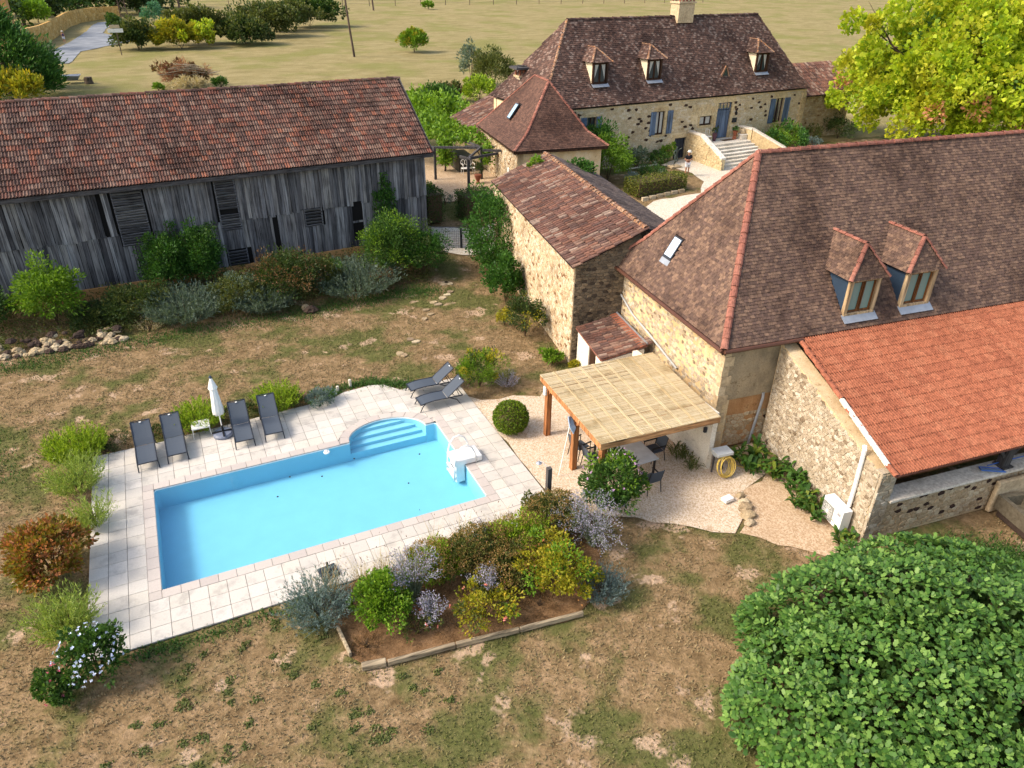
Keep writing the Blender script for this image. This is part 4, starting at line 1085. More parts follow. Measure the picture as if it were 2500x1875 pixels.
SEi, SWi = hg(HL1 * q, HW / 2 * q, hz), hg(HL - HL2 * q, HW / 2 * q, hz)
NWi, NEi = hg(HL - HL2 * q, HW - HW / 2 * q, hz), hg(HL1 * q, HW - HW / 2 * q, hz)
HS = [([hg(HL, 0, HZE), hg(0, 0, HZE), SEi, SWi], HE), ([SWi, SEi, AR, AL], HE)]
HWp = [([hg(HL, HW, HZE), hg(HL, 0, HZE), SWi, NWi], -HN), ([NWi, SWi, AL], -HN)]
HEX = [[hg(0, 0, HZE), hg(0, HW, HZE), NEi, SEi], [SEi, NEi, AR], [hg(0, HW, HZE), hg(HL, HW, HZE), NWi, NEi], [NEi, NWi, AL, AR]]
hrise = lambda z: HW / 2 * (q + (z - hz) / (HZR - hz) * (1 - q))
HD = [20.62, 15.75, 4.95]
def hskip(c):
    s, b = -((c - HO) @ HE), (c - HO) @ HN
    return any(abs(s - m) < .6 and 1.05 < b < hrise(8.7) for m in HD)
rf = roof(house, HS + HWp, proto_flat(.2, .22, .022, .034), .2, .145, M['flat_old'], 0, True, .07, .02, hskip, extra=HEX)
ridge(rf, AL, AR, .14, .36, M['flat_old'], jit=.04); ridge(rf, hg(HL, 0, HZE), SWi, .11, .36, M['ridge_old']); ridge(rf, SWi, AL, .11, .36, M['ridge_old'])
ridge(rf, hg(0, 0, HZE), SEi, .09, .34, M['flat_old']); ridge(rf, SEi, AR, .09, .34, M['flat_old'])
for i, m in enumerate(HD):
    dormer(house, hg(m, 1.0, 0), HE, HN, 1.28, 7.34, 8.82, 9.66, lambda z: hrise(z) - 1.0, M['flat_old'], M['cream'], M['dark_wood'], proto_flat(.18, .18, .018, .026), .18, .13, M['ridge_old'], M['glass'], 0, True, True, .24, label="dormer with cream cheeks and net curtains")
# little triangular dormer
a = hg(8.7, .98, 7.12); dd = part("triangular_dormer", MB().poly([a - HE * .42, a + HE * .42, a + UP * .78]), M['glass'], house)
c = MB()
for s in (-1, 1): c.beam(a + HE * s * .5 - UP * .06, a + UP * .86, .12, .1, HN)
part("dormer_frame", c, M['ridge_old'], dd)
apx, bk = a + UP * .9 - HN * .08, hg(8.7, hrise(8.0) + .05, 8.02)
part("dormer_roof", MB().prism([a - HE * .6 - UP * .08 - HN * .08, apx, bk], HN * .04).prism([a + HE * .6 - UP * .08 - HN * .08, bk, apx], HN * .04), M['flat_old'], dd)
# windows, shutters, doors
window(house, wgf, *OPEN[0], HN, M['dark_wood'], M['glass'], .14, True, .08, curtain=True)
window(house, wgf, *OPEN[1], HN, M['dark_wood'], M['glass'], .12, True, .09, label="small dark brown window", curtain=True)
window(house, wgf, *OPEN[3], HN, M['dark_wood'], M['glass'], .16, True, .06)
window(house, wgf, *OPEN[5], HN, M['dark_wood'], M['glass'], .14, True, .07)
def shutter(s0, s1, z0, z1):
    sh = part("shutter", MB().box(wgf((s0 + s1) / 2, -.05, (z0 + z1) / 2), (abs(s1 - s0), .04, z1 - z0), ax=(HE, HN, UP)), M['shutter'], house)
    c = MB()
    for z in (z0 + .16, z1 - .16): c.box(wgf((s0 + s1) / 2, -.08, z), (abs(s1 - s0) * .96, .03, .1), ax=(HE, HN, UP))
    part("brace", c, M['shutter'], sh)
for s0, s1, z0, z1 in ((15.72, 16.22, 3.5, 5.2), (14.1, 14.62, 3.5, 5.2), (3.38, 3.95, 3.4, 5.33), (1.72, 2.36, 3.4, 5.33), (20.7, 21.18, 4.35, 5.27), (22.0, 22.48, 4.35, 5.27)): shutter(s0, s1, z0, z1)
D0, D1 = 8.16, 9.62
dr = part("door", MB().box(wgf((D0 + D1) / 2, .14, 3.74), (D1 - D0, .05, 2.16), ax=(HE, HN, UP)), M['door_blue'], house, "wide dusty blue front door")
c = MB()
for k in range(4): c.box(wgf(D0 + .2 + k * .35, .108, 3.74), (.32, .025, 2.1), ax=(HE, HN, UP))
part("door_board", c, M['door_blue'], dr)
part("handle", MB().box(wgf(D1 - .42, .08, 3.6), (.05, .05, .14), ax=(HE, HN, UP)), M['black'], dr)
window(house, wgf, D0, D1, 4.86, 5.38, HN, M['door_blue'], M['glass'], .12, False, .06, bars=3)
dr = part("door", MB().box(wgf(13.06, .14, 2.25), (1.12, .05, 1.62), ax=(HE, HN, UP)), M['door_dark'], house, "low slate blue cellar door")
c = MB()
for k in range(6): c.box(wgf(13.06, .108, 1.6 + k * .27), (1.08, .025, .25), ax=(HE, HN, UP))
part("door_board", c, M['door_dark'], dr)
part("letter_box", MB().box(wgf(7.72, -.07, 3.98), (.42, .13, .34), ax=(HE, HN, UP)).box(wgf(7.72, -.145, 4.04), (.3, .02, .05), ax=(HE, HN, UP)), M['letter_box'], house)
part("wall_lantern", MB().lathe(wgf(7.7, -.16, 4.36), [(.03, 0), (.09, .05), (.11, .22), (.03, .32), (.01, .36)], 8).beam(wgf(7.7, -.16, 4.7), wgf(7.7, 0, 4.74), .03, .03), M['black'], house)
# chimney on the ridge
ch = part("chimney", MB().box(hg(11.3, HW / 2, 11.55), (1.5, 1.0, 1.3), ax=(HE, HN, UP)).box(hg(11.3, HW / 2, 12.3), (1.66, 1.16, .14), ax=(HE, HN, UP)).box(hg(11.3, HW / 2, 13.12), (1.7, 1.2, .12), ax=(HE, HN, UP)), M['quoin'], house)
c = MB()
for a in (-.68, -.34, 0, .34, .68):
    for b in (-.42, .42): c.box(hg(11.3 + a, HW / 2 + b, 12.72), (.1, .14, .7), ax=(HE, HN, UP))
part("chimney_brick", c, M['ridge_red'], ch)
# ---------------------------------------------------------------- entrance steps
st = thing("entrance_steps", "broad pale stone steps with flanking parapet walls", "steps", (43.6, 28.5, 1.5))
part("landing", MB().box((43.55, 30.2, 2.08), (4.9, 1.75, 1.14), math.radians(3.16)), M['pale_stone'], st)
for k in range(7):
    z = 2.65 - .165 * (k + 1); y = 29.35 - .36 * k
    part("step", MB().box((43.75 + .03 * k, y - .18 + .02, z / 2 + .6), (4.75 + .11 * k, .40, z - 1.26), math.radians(3.16)).box((43.75 + .03 * k, y - .20, z - .025), (4.77 + .11 * k, .42, .05), math.radians(3.16)), M['pale_stone'], st)
def parapet(pts, w, nm):
    bd = MB(); cp = MB()
    for (a, za), (b, zb) in zip(pts[:-1], pts[1:]):
        a, b = np.array(a, float), np.array(b, float); d = (b - a) / np.linalg.norm(b - a); s = V3(d[1], -d[0], 0) * w / 2
        A, B = V3(*a, 1.2), V3(*b, 1.2)
        bd.prism([A - s, B - s, B - s + UP * (zb - 1.2), A - s + UP * (za - 1.2)], s * 2)
        s2 = s * 1.2
        cp.prism([A - s2 + UP * (za - 1.2), B - s2 + UP * (zb - 1.2), B - s2 + UP * (zb - 1.08), A - s2 + UP * (za - 1.08)], s2 * 2)
    p = part("parapet", bd, M['ashlar'], st); part("parapet_cap", cp, M['pale_stone'], p)
    return p
pp = parapet([((41.0, 30.9), 3.42), ((40.95, 29.3), 3.42), ((40.9, 26.5), 2.25)], .36, "l")
rubble(pp, (40.72, 26.5, 1.45), V3(.1, 4.3, 0) / 4.301 * -1, -4.3, 1.0, .3, .18, M['ashlar'], .02, .06, 61) if False else None
L0 = V3(40.73, 30.85, 1.45); dl = V3(40.70, 26.35, 1.45) - L0; Ll = np.linalg.norm(dl)
rubble(pp, L0, dl / Ll, Ll, 1.9, .34, .2, M['ashlar'], .03, .06, 61, 1, lambda u, v: v + 1.45 < (3.3 if u < 1.6 else 3.3 - (u - 1.6) * 1.17 / 2.9))
parapet([((46.1, 31.1), 3.42), ((46.25, 29.6), 3.42), ((47.7, 27.3), 2.3)], .36, "r")
# ================================================================ tower with pyramid roof
TE, TN = ax2(math.radians(-7.49)); TO = V3(23.39, 26.18, 0)
def tg(a, b, z): return TO + TE * a + TN * b + UP * z
tower = thing("square_tower", "square stone tower with a steep flared brown tiled roof", "tower", tg(.4, .4, 1.2))
TZE, TZR, TW, TL, TLH = 4.4, 8.14, 6.6, 8.86, 2.92
wl = part("wall", MB().prism([tg(.35, .35, .6), tg(.35, TL, .6), tg(.35, TL, 4.35), tg(.35, .35, 4.35)], TE * .4), M['mortar_pale'], tower)
rubble(wl, tg(.35, TL, 1.3), -TN, TL - .35, 3.0, .26, .17, M['stone_shed'], .05, .08, 71, 1, None, 200)
part("wall", MB().prism([tg(.352, .35, .6), tg(6.25, .35, .6), tg(6.25, .35, 4.35), tg(.352, .35, 4.35)], TN * .4), M['house_render'], tower)
part("rear_wall", MB().prism([tg(6.25, .8, .6), tg(6.25, TL, .6), tg(6.25, TL, 4.35), tg(6.25, .8, 4.35)], -TE * .4), M['mortar_house'], tower)
part("oval_plaque", MB().lathe((0, 0, 0), [(.01, 0), (.26, .0), (.24, .03), (.01, .05)], 16), M['white_metal'], tower).matrix_basis = Matrix(frame(tg(.29, 2.1, 2.55) - ORG[tower.name], TN * .8, UP * 1.5, -TE).tolist()) @ Matrix.Translation(tuple(ORG[tower.name]))
tz = 5.25; f = (tz - TZE) / (TZR - TZE); q_ = f + .13
t1, t2, t3 = tg(TW / 2 * q_, TLH * q_, tz), tg(TW - TW / 2 * q_, TLH * q_, tz), tg(TW / 2 * q_, TL, tz)
TA, TB = tg(TW / 2, TLH, TZR), tg(TW / 2, TL - 3.2, TZR)
t4 = tg(TW - TW / 2 * q_, TL, tz)
TS = [([tg(0, 0, TZE), tg(TW, 0, TZE), t2, t1], TE), ([t1, t2, TA], TE)]
TWp = [([tg(0, TL, TZE), tg(0, 0, TZE), t1, t3], -TN), ([t3, t1, TA, TB], -TN)]
TEX = [[tg(TW, 0, TZE), tg(TW, TL, TZE), t4, t2], [t2, t4, TB, TA], [t4, t3, TB]]
tsk = tg(1.55, 4.95, 5.95)
rf = roof(tower, TS + TWp, proto_flat(.18, .18), .18, .125, M['flat_tower'], 0, True, .03, .008, lambda c: abs((c - tsk) @ TN) < .33 and abs(c[2] - tsk[2]) < .42, extra=TEX)
for a, b in ((tg(0, 0, TZE + .03), t1), (t1, TA), (tg(TW, 0, TZE + .03), t2), (t2, TA), (TA, TB), (tg(0, TL, TZE), t3), (t3, TB)): ridge(rf, a, b, .11, .36, M['ridge_red'])
d = TA - t1; s_ = np.cross(np.cross(-TN, TA - t1), -TN); s_ = s_ / np.linalg.norm(s_); s_ = s_ if s_[2] > 0 else -s_
nn = np.cross(-TN, s_); c = tsk + nn * .05
sk = part("skylight", MB().box(c, (.62, 1.2, .08), ax=(TN, s_, nn)), M['anthracite'], tower, "pale skylight in the tower roof")
part("pane", MB().box(c + nn * .04, (.5, 1.04, .02), ax=(TN, s_, nn)), M['skylight2'], sk)
part("fascia_board", MB().box(tg(.1, TL / 2, TZE - .1), (.05, TL, .18), ax=(TE, TN, UP)).box(tg(TW / 2, .1, TZE - .1), (TW, .05, .18), ax=(TE, TN, UP)), M['dark_wood'], tower)
# ================================================================ low wing west of the house, with its chimney
wing = thing("low_wing", "low stone wing with a mauve barrel tile roof behind the tower", "outbuilding", (26.5, 38, 1.5))
wa, wb, wc, wd = V3(24.7, 41.2, 3.75), V3(24.5, 34.9, 3.75), V3(28.4, 35.0, 5.4), V3(29.4, 41.5, 5.4)
wl = part("wall", MB().prism([wa + V3(.3, -.2, -2.6), wb + V3(.3, .2, -2.6), wb + V3(.3, .2, .0), wa + V3(.3, -.2, .0)], (.4, 0, 0)).prism([wb + V3(.3, .25, -2.6), wc + V3(-.2, .25, -4.2), wc + V3(-.2, .25, -.1), wb + V3(.3, .25, .0)], (0, .4, 0)), M['mortar_house'], wing)
rubble(wl, wa + V3(.3, -.2, -2.4), V3(0, -1, 0), 6, 2.3, .28, .17, M['stone_shed'], .04, .09, 72, 1, None, 60)
rf = roof(wing, [([wa, wb, wc, wd], wb - wa)], proto_barrel(.11, .09, .5), .23, .42, M['canal'], 300, False, .06, .012, base=M['canal_grey'])
chm = thing("tall_chimney", "tall pale chimney with a stone slab cap on little pillars", "chimney", (28.35, 35.35, 5.0))
part("shaft", MB().box((28.35, 35.35, 6.2), (.75, .75, 2.6)), M['cream'], chm)
part("collar", MB().box((28.35, 35.35, 7.55), (.95, .95, .12)), M['quoin'], chm)
c = MB()
for a in (-.33, 0, .33):
    for b in (-.33, .33): c.box((28.35 + a, 35.35 + b, 7.83), (.1, .1, .46))
part("pillar", c, M['terracotta'], chm)
part("cap_slab", MB().box((28.35, 35.35, 8.12), (1.5, 1.3, .14)), M['grey_wood'], chm)
c = MB()
for k in range(14): c.beam((28.35 + random.uniform(-.7, .7), 35.35 + random.uniform(-.6, .6), 8.22), (28.35 + random.uniform(-.7, .7), 35.35 + random.uniform(-.6, .6), 8.26), .04, .03)
part("nest_twig", c, M['grey_post'], chm)
# ================================================================ small annex east of the house
ea = thing("east_annex", "small stone annex with a barrel tile roof beside the yellow tree", "outbuilding", hg(-4, 1.5, 1.5))
wl = part("wall", MB().prism([hg(.4, 1.3, 1), hg(-7, 1.3, 1), hg(-7, 1.3, 5.0), hg(.4, 1.3, 5.0)], HN * .4), M['mortar_house'], ea)
rubble(wl, hg(.2, 1.3, 1.5), HE, 7, 3.5, .3, .17, M['stone_shed'], .04, .09, 73, 1, None, 120)
pa, pb, pc, pd = hg(.5, .9, 5.1), hg(-7.3, .9, 5.1), hg(-7.3, 4.6, 7.2), hg(.9, 4.6, 7.2)
rf = roof(ea, [([pa, pb, pc, pd], HE)], proto_barrel(.11, .09, .5), .24, .42, M['canal'], 300, False, .04, .01, base=M['canal_grey'], extra=[[pc, pd, hg(.9, 8, 5.1), hg(-7.3, 8, 5.1)]])
part("rear_wall", MB().prism([hg(.3, 7.6, 1), hg(-7, 7.6, 1), hg(-7, 7.6, 5), hg(.3, 7.6, 5)], -HN * .3), M['mortar_house'], ea)
# ================================================================ copies
def dup(src, loc, rz, label, group=None):
    r = src.copy(); COL.objects.link(r); r.location = tuple(float(v) for v in loc); r.rotation_euler = (0, 0, rz); r["label"] = label
    if group: r["group"] = group
    for ch in src.children:
        c = ch.copy(); COL.objects.link(c); c.parent = r
        for g in ch.children:
            d = g.copy(); COL.objects.link(d); d.parent = c
    return r
# ================================================================ sun loungers (foot at y=0, head towards +y)
G1 = "charcoal sun loungers on the pool terrace"
lg = thing("sun_lounger", "charcoal sun lounger at the corner of the row, first beside the green rosemary", "sun lounger", (0, 0, 0), G1)
mb = MB()
prof = [(0.02, .30), (.25, .35), (.6, .375), (1.0, .36), (1.18, .35)]
for s in (-1, 1):
    mb.tube([(s * .31, y, z) for y, z in prof] + [(s * .31, 1.75, .33)], .022, 6)
for y, z in ((.02, .30), (1.75, .33)): mb.tube([(-.31, y, z), (.31, y, z)], .02, 6)
part("side_rails", mb, M['anthracite'], lg)
for s in (-1, 1):
    part("leg", MB().tube([(s * .31, .22, .345), (s * .32, .08, .2), (s * .33, -.02, .01)], [.022, .02, .02], 6), M['anthracite'], lg)
    part("leg", MB().tube([(s * .31, 1.2, .35), (s * .32, 1.5, .2), (s * .33, 1.62, .01)], [.022, .02, .02], 6), M['anthracite'], lg)
def slingmesh(pts, w, sag=.02, th=.012):
    V, F = [], []; m = 5
    for y, z in pts:
        for k in range(m):
            t = k / (m - 1) * 2 - 1; V.append((t * w, y, z - sag * (1 - t * t)))
    n = len(pts)
    F = [(i * m + k, i * m + k + 1, (i + 1) * m + k + 1, (i + 1) * m + k) for i in range(n - 1) for k in range(m - 1)]
    return V, F
v, f = slingmesh([(.03, .30), (.14, .325), (.25, .35), (.42, .365), (.6, .376), (.8, .37), (1.0, .362), (1.12, .355)], .3)
o = part("seat_sling", MB().add(v, f), M['sling'], lg); o.modifiers.new("thick", 'SOLIDIFY').thickness = .012
v, f = slingmesh([(1.13, .36), (1.3, .51), (1.5, .66), (1.7, .82), (1.82, .92)], .3)
bk = part("back_sling", MB().add(v, f), M['sling'], lg); bk.modifiers.new("thick", 'SOLIDIFY').thickness = .012
mb = MB()
for s in (-1, 1): mb.tube([(s * .31, 1.13, .36), (s * .31, 1.5, .67), (s * .31, 1.83, .93)], .018, 6)
mb.tube([(-.31, 1.83, .93), (.31, 1.83, .93)], .018, 6)
part("back_frame", mb, M['anthracite'], lg)
part("name_tab", MB().box((0, 1.775, .905), (.07, .035, .012), ax=((1, 0, 0), (0, .77, .64), (0, -.64, .77))), M['white_plastic'], lg)
mb = MB()
for s in (-1, 1): mb.tube([(s * .27, 1.5, .65), (s * .27, 1.62, .34)], .014, 5)
part("back_prop", mb, M['anthracite'], lg)
for i, (x, y, rz, lab) in enumerate([(.26, 6.36, .03, "charcoal sun lounger nearest the clipped bush, first of the four by the lawn"), (1.2, 6.46, .02, "charcoal sun lounger directly beside the white side table"),
     (3.42, 6.36, -.02, "charcoal sun lounger just past the closed white parasol"), (4.45, 6.4, -.03, "charcoal sun lounger between the third lounger and the grey santolina"),
     (9.86, 7.5, -math.pi / 2 + .0, "charcoal sun lounger turned along the lawn edge behind another lounger"), (9.86, 6.33, -math.pi / 2 + .02, "charcoal sun lounger turned sideways near the rounded pool steps")]):
    if i == 0: lg.location = (x, y, 0.004); lg.rotation_euler = (0, 0, rz); lg["label"] = lab
    else: dup(lg, (x, y, .004), rz, lab)
# ================================================================ side table, parasol, spare base
tb = thing("side_table", "small white slatted side table between two loungers", "table", (2.1, 7.95, 0))
for k in range(6): part("slat", MB().box((2.1, 7.68 + k * .09, .44), (.62, .082, .02)), M['white_metal'], tb)
part("apron_frame", MB().box((2.1, 7.64, .415), (.6, .02, .03)).box((2.1, 8.17, .415), (.6, .02, .03)).box((1.8, 7.9, .415), (.02, .52, .03)).box((2.4, 7.9, .415), (.02, .52, .03)), M['white_metal'], tb)
for x in (1.82, 2.38):
    for y in (7.66, 8.15): part("leg", MB().tube([(x, y, .41), (x + (x - 2.1) * .1, y, .0)], .014, 6), M['white_metal'], tb)
ps = thing("closed_parasol", "closed white parasol strapped round its pole by the lawn edge", "parasol", (2.8, 7.55, 0))
part("pole", MB().tube([(2.8, 7.55, .35), (2.78, 7.55, 2.42)], .022, 8), M['white_metal'], ps)
part("pole_sleeve", MB().tube([(2.8, 7.55, .08), (2.8, 7.55, .42)], .034, 8), M['black'], ps)
mb = MB(); V, F = [], []; n = 24; lv = [(.85, .06), (.92, .16), (1.1, .17), (1.5, .145), (1.95, .11), (2.2, .075), (2.32, .04)]
for i, (z, r) in enumerate(lv):
    for k in range(n):
        a = 2 * math.pi * k / n; rr = r * (1 + .28 * (1 if k % 3 == 0 else -.35) * (1 - i / 8)); V.append((2.79 + rr * math.cos(a + i * .12), 7.55 + rr * math.sin(a + i * .12), z + (.04 if k % 3 == 0 else 0) * (i == 0)))
F = [(i * n + k, i * n + (k + 1) % n, (i + 1) * n + (k + 1) % n, (i + 1) * n + k) for i in range(len(lv) - 1) for k in range(n)] + [tuple(range(len(V) - n, len(V)))]
part("folded_canopy", mb.add(V, F), M['white_cloth'], ps, smooth=True)
part("vent_flap", MB().lathe((2.785, 7.55, 0), [(.155, 1.98), (.165, 2.0), (.1, 2.2), (.05, 2.36), (.03, 2.4)], 12), M['white_cloth'], ps)
part("finial", MB().lathe((2.78, 7.55, 2.4), [(.05, 0), (.06, .03), (.02, .1)], 8), M['slate_blue'], ps)
part("base_tub", MB().lathe((2.8, 7.55, 0), [(.36, .0), (.37, .08), (.3, .14), (.05, .16)], 20), M['grey_plastic'], ps)
part("base_cross", MB().beam((2.42, 7.55, .17), (3.18, 7.55, .17), .06, .03).beam((2.8, 7.17, .172), (2.8, 7.93, .172), .06, .03), M['black'], ps)
pb = thing("parasol_base", "empty square black parasol base with a stub pole at the pool edge", "parasol base", (4.67, -.94, 0))
part("base_plate", MB().box((4.67, -.94, .035), (.52, .5, .07), .12), M['anthracite'], pb, bevel=.02)
part("stub_pole", MB().tube([(4.67, -.94, .07), (4.66, -.94, .40)], .035, 8), M['black'], pb)
mb = MB()
for a in range(4): mb.beam((4.67 + .05 * math.cos(a * 1.57), -.94 + .05 * math.sin(a * 1.57), .085), (4.67 + .2 * math.cos(a * 1.57 + .1), -.94 + .2 * math.sin(a * 1.57 + .1), .075), .03, .02)
part("base_rib", mb, M['black'], pb)
# ================================================================ pool filter block, floating dispenser, beetles
fb = thing("pool_filter_unit", "white pool filter block with two curved handrails hanging over the edge", "pool filter", (10.3, 2.55, 0))
part("deck_block", MB().box((10.28, 2.52, .14), (1.02, .7, .22), .0), M['white_plastic'], fb, bevel=.03)
part("lid", MB().box((10.28, 2.52, .256), (.94, .62, .02), .0), M['white_plastic'], fb, bevel=.006)
part("submerged_body", MB().box((9.98, 2.5, -.34), (.34, .56, .74)), M['white_plastic'], fb, bevel=.03)
part("filter_front", MB().box((9.8, 2.5, -.4), (.02, .4, .5)), M['slate_blue'], fb)
for y in (2.18, 2.86):
    part("handrail", MB().tube([(9.72, y, -.55), (9.76, y, .2), (9.84, y, .55), (10.0, y, .78), (10.2, y, .82), (10.4, y, .68), (10.52, y, .4), (10.56, y, .02)], .028, 8), M['white_plastic'], fb, smooth=True)
mb = MB()
for z in (-.2, -.45): mb.box((9.74, 2.52, z), (.1, .66, .03))
part("tread", mb, M['white_plastic'], fb)
dc = thing("chlorine_float", "small white floating dispenser drifting by the coping", "pool float", (5.98, 5.02, -.09))
part("float_ring", MB().lathe((5.98, 5.02, -.1), [(.06, .0), (.1, .0), (.115, .03), (.1, .06), (.05, .065)], 16), M['white_plastic'], dc)
part("cap", MB().lathe((5.98, 5.02, -.035), [(.04, 0), (.045, .03), (.02, .05)], 10), M['white_plastic'], dc)
for i, (x, y) in enumerate([(3.96, 3.23), (5.52, 3.71), (4.52, 4.13), (6.77, 4.25), (8.95, 3.56), (8.07, 2.14)]):
    solo("leaf_fleck", MB().lathe((x, y, -.088), [(.005, 0), (.035, .004), (.03, .02), (.005, .028)], 6), M['black'], "tiny dark leaf afloat on the turquoise pool water", "leaf", (x, y, -.088), "dark leaves afloat in the pool")
# ================================================================ shower post, white stone, rocks, hose, pond things
sh = thing("shower_post", "weathered timber shower post with a chrome head at the terrace corner", "outdoor shower", (11.66, -1.1, -.05))
part("post", MB().box((11.62, -1.12, .82), (.15, .15, 1.74)), M['grey_post'], sh, bevel=.01)
part("shower_arm", MB().tube([(11.6, -1.05, 1.66), (11.55, -.85, 1.74), (11.5, -.72, 1.70)], .012, 6), M['zinc'], sh)
part("shower_head", MB().lathe((11.49, -.68, 1.60), [(.09, 0), (.1, .015), (.03, .06), (.015, .1)], 12), M['zinc'], sh)
bd = thing("bed_edging_board", "low bleached board edging across the flower bed end", "edging", (11.2, -1.62, 0))
part("board", MB().box((11.3, -1.62, .1), (1.6, .06, .24), -.02), M['grey_wood'], bd)
solo("white_block", MB().box((17.2, -3.12, .06), (.36, .24, .13), .1), M['white_plastic'], "small white block lying on the gravel yard", "block", (17.2, -3.12, 0), bevel=.02)
def rock(c, r, mat, label, group=None, seed=0, cat="stone", name="stone", flat=.7, solo_=True):
    rg = random.Random(seed); n = 7; V = []
    for i, (z, q) in enumerate([(-.35, .75), (.05, 1.0), (.55, .8), (.85, .35)]):
        for k in range(n):
            a = 2 * math.pi * k / n + i * .3; q2 = q * rg.uniform(.8, 1.2)
            V.append((c[0] + r[0] * q2 * math.cos(a), c[1] + r[1] * q2 * math.sin(a), c[2] + r[2] * z * rg.uniform(.9, 1.1)))
    F = [(i * n + k, i * n + (k + 1) % n, (i + 1) * n + (k + 1) % n, (i + 1) * n + k) for i in range(3) for k in range(n)] + [tuple(3 * n + k for k in range(n))]
    if solo_: return solo(name, MB().add(V, F), mat, label, cat, c, group)
    return np.array(V), F
for i, (x, y, r, lab) in enumerate([(17.74, -3.1, .17, "small ochre stone nearest the gravel path, upper end of the stone row"), (17.66, -3.42, .2, "broken ochre stone second along the gravel edge row"),
        (17.5, -3.66, .27, "big ochre stone in the middle of the gravel edge row"), (17.32, -4.0, .27, "long pale stone fourth along the gravel edge row"), (17.14, -4.3, .2, "white tipped stone closing the gravel edge row beside the lawn")]):
    rock((x, y, .0), (r, r * .8, r * .7), M['rock'], lab, "edging stones between gravel and earth bed", i + 3)
hs = thing("hose_reel", "grey hose box with a coiled yellow garden hose hanging under it", "hose", (17.95, -1.75, 0))
HX, HY = 17.93, -1.78
part("wall_box", MB().box((HX, HY, .86), (.62, .44, .12), -.1).box((HX, HY + .1, .76), (.5, .26, .16), -.1), M['pale_plastic'], hs, bevel=.02)
part("stand", MB().beam((HX + .22, HY + .1, 0), (HX + .22, HY + .1, .8), .05, .05).beam((HX - .22, HY + .1, 0), (HX - .22, HY + .1, .8), .05, .05), M['grey_post'], hs)
mb = MB()
for k in range(7):
    a = np.linspace(0, 2 * math.pi, 21); rx, rz = .25 + .03 * (k % 4), .31 + .022 * (k % 5)
    mb.tube([(HX + rx * math.cos(q) + .02 * k - .06, HY - .1 - .025 * k - .1 * (1 - math.sin(q)), .42 + rz * math.sin(q)) for q in a], .015, 5, False)
part("hose_coil", mb, M['hose'], hs, smooth=True)
part("hose_tail", MB().tube([(HX + .2, HY, .5), (HX + .5, HY + .1, .2), (HX + .8, HY, .02), (HX + 1.1, HY - .3, .0)], .014, 5), M['hose'], hs)
tr = thing("stone_trough", "heavy mossy stone trough on a plinth at the lean-to corner", "trough", (24.6, -7.75, 0))
part("plinth", MB().box((24.75, -8.2, .12), (.8, 1.7, .26), -.25), M['rock_dark'], tr, bevel=.03)
mb = MB(); e, n = ax2(-.25); c = V3(24.78, -8.2, .25)
for a, b, w, d in ((-.42, 0, .16, 1.9), (.42, 0, .16, 1.9), (0, -.87, .7, .16), (0, .87, .7, .16)): mb.box(c + e * a + n * b + UP * .25, (w, d, .5), ax=(e, n, UP))
mb.box(c + UP * .06, (.7, 1.6, .1), ax=(e, n, UP))
part("basin", mb, M['trough'], tr)
part("backing_slab", MB().box((25.2, -7.12, .6), (1.5, .16, 1.2), -.11), M['quoin'], tr, bevel=.05)
nb = thing("pool_net", "blue framed pool leaf net lying on the stone sill", "pool net", (24.6, -6.55, 1.5))
mb = MB(); c = V3(24.28, -6.78, 1.56); e, n = ax2(-.55); d = -UP * .25 + n * .97
P = [c - e * .36 + d * -.14, c + e * .36 + d * -.14, c + e * .30 + d * .16, c - e * .30 + d * .16]
mb.tube(P + [P[0]], .018, 6, False)
part("net_frame", mb, M['blue_net'], nb)
part("net_mesh", MB().prism([P[0] * 1, P[1], P[2] - UP * .04, P[3] - UP * .04], UP * -.012), M['net'], nb)
part("net_pole", MB().tube([(24.3, -6.62, 1.6), (25.2, -6.66, 1.55), (27.0, -6.8, 1.5)], .016, 6), M['blue_net'], nb)
# ================================================================ air conditioner and pipes on the lean-to wall
ac = thing("air_conditioner", "white air conditioner unit hung low on the rubble wall", "air conditioner", Lg(.8, -.4, 0))
part("casing", MB().box(Lg(.82, -.32, .50), (.9, .34, .74), ax=(LD, LN, UP)), M['white_plastic'], ac, bevel=.015)
gr = part("fan_grille", MB().box(Lg(1.0, -.498, .46), (.5, .02, .56), ax=(LD, LN, UP)), M['ac_grille'], ac, bevel=.02)
mb = MB(); c = Lg(1.0, -.512, .46)
for k in range(12):
    a = 2 * math.pi * k / 12; mb.beam(c, c + LD * .22 * math.cos(a) + UP * .24 * math.sin(a), .012, .004, LN)
for r in (.08, .14, .2): mb.tube([c + LD * r * math.cos(a) + UP * r * 1.1 * math.sin(a) for a in np.linspace(0, 2 * math.pi, 25)], .005, 4, False)
part("grille_wire", mb, M['white_metal'], gr)
mb = MB()
for k in range(3):
    a = 2 * math.pi * k / 3 + .4; u = LD * math.cos(a) + UP * math.sin(a); w = LD * -math.sin(a) + UP * math.cos(a)
    mb.add([c + LN * .004 + u * .04 - w * .02, c + LN * .004 + u * .2 - w * .09, c + LN * .002 + u * .2 + w * .06, c + LN * .002 + u * .04 + w * .03], [(0, 1, 2, 3)])
part("fan_blade", mb, M['ac_dark'], gr)
part("hub", MB().tube([c, c - LN * .012], .045, 10), M['white_plastic'], gr)
part("label_strip", MB().box(Lg(.52, -.494, .72), (.16, .006, .02), ax=(LD, LN, UP)), M['red_print'], ac)
part("label_plate", MB().box(Lg(.52, -.494, .66), (.14, .006, .06), ax=(LD, LN, UP)), M['grey_print'], ac)
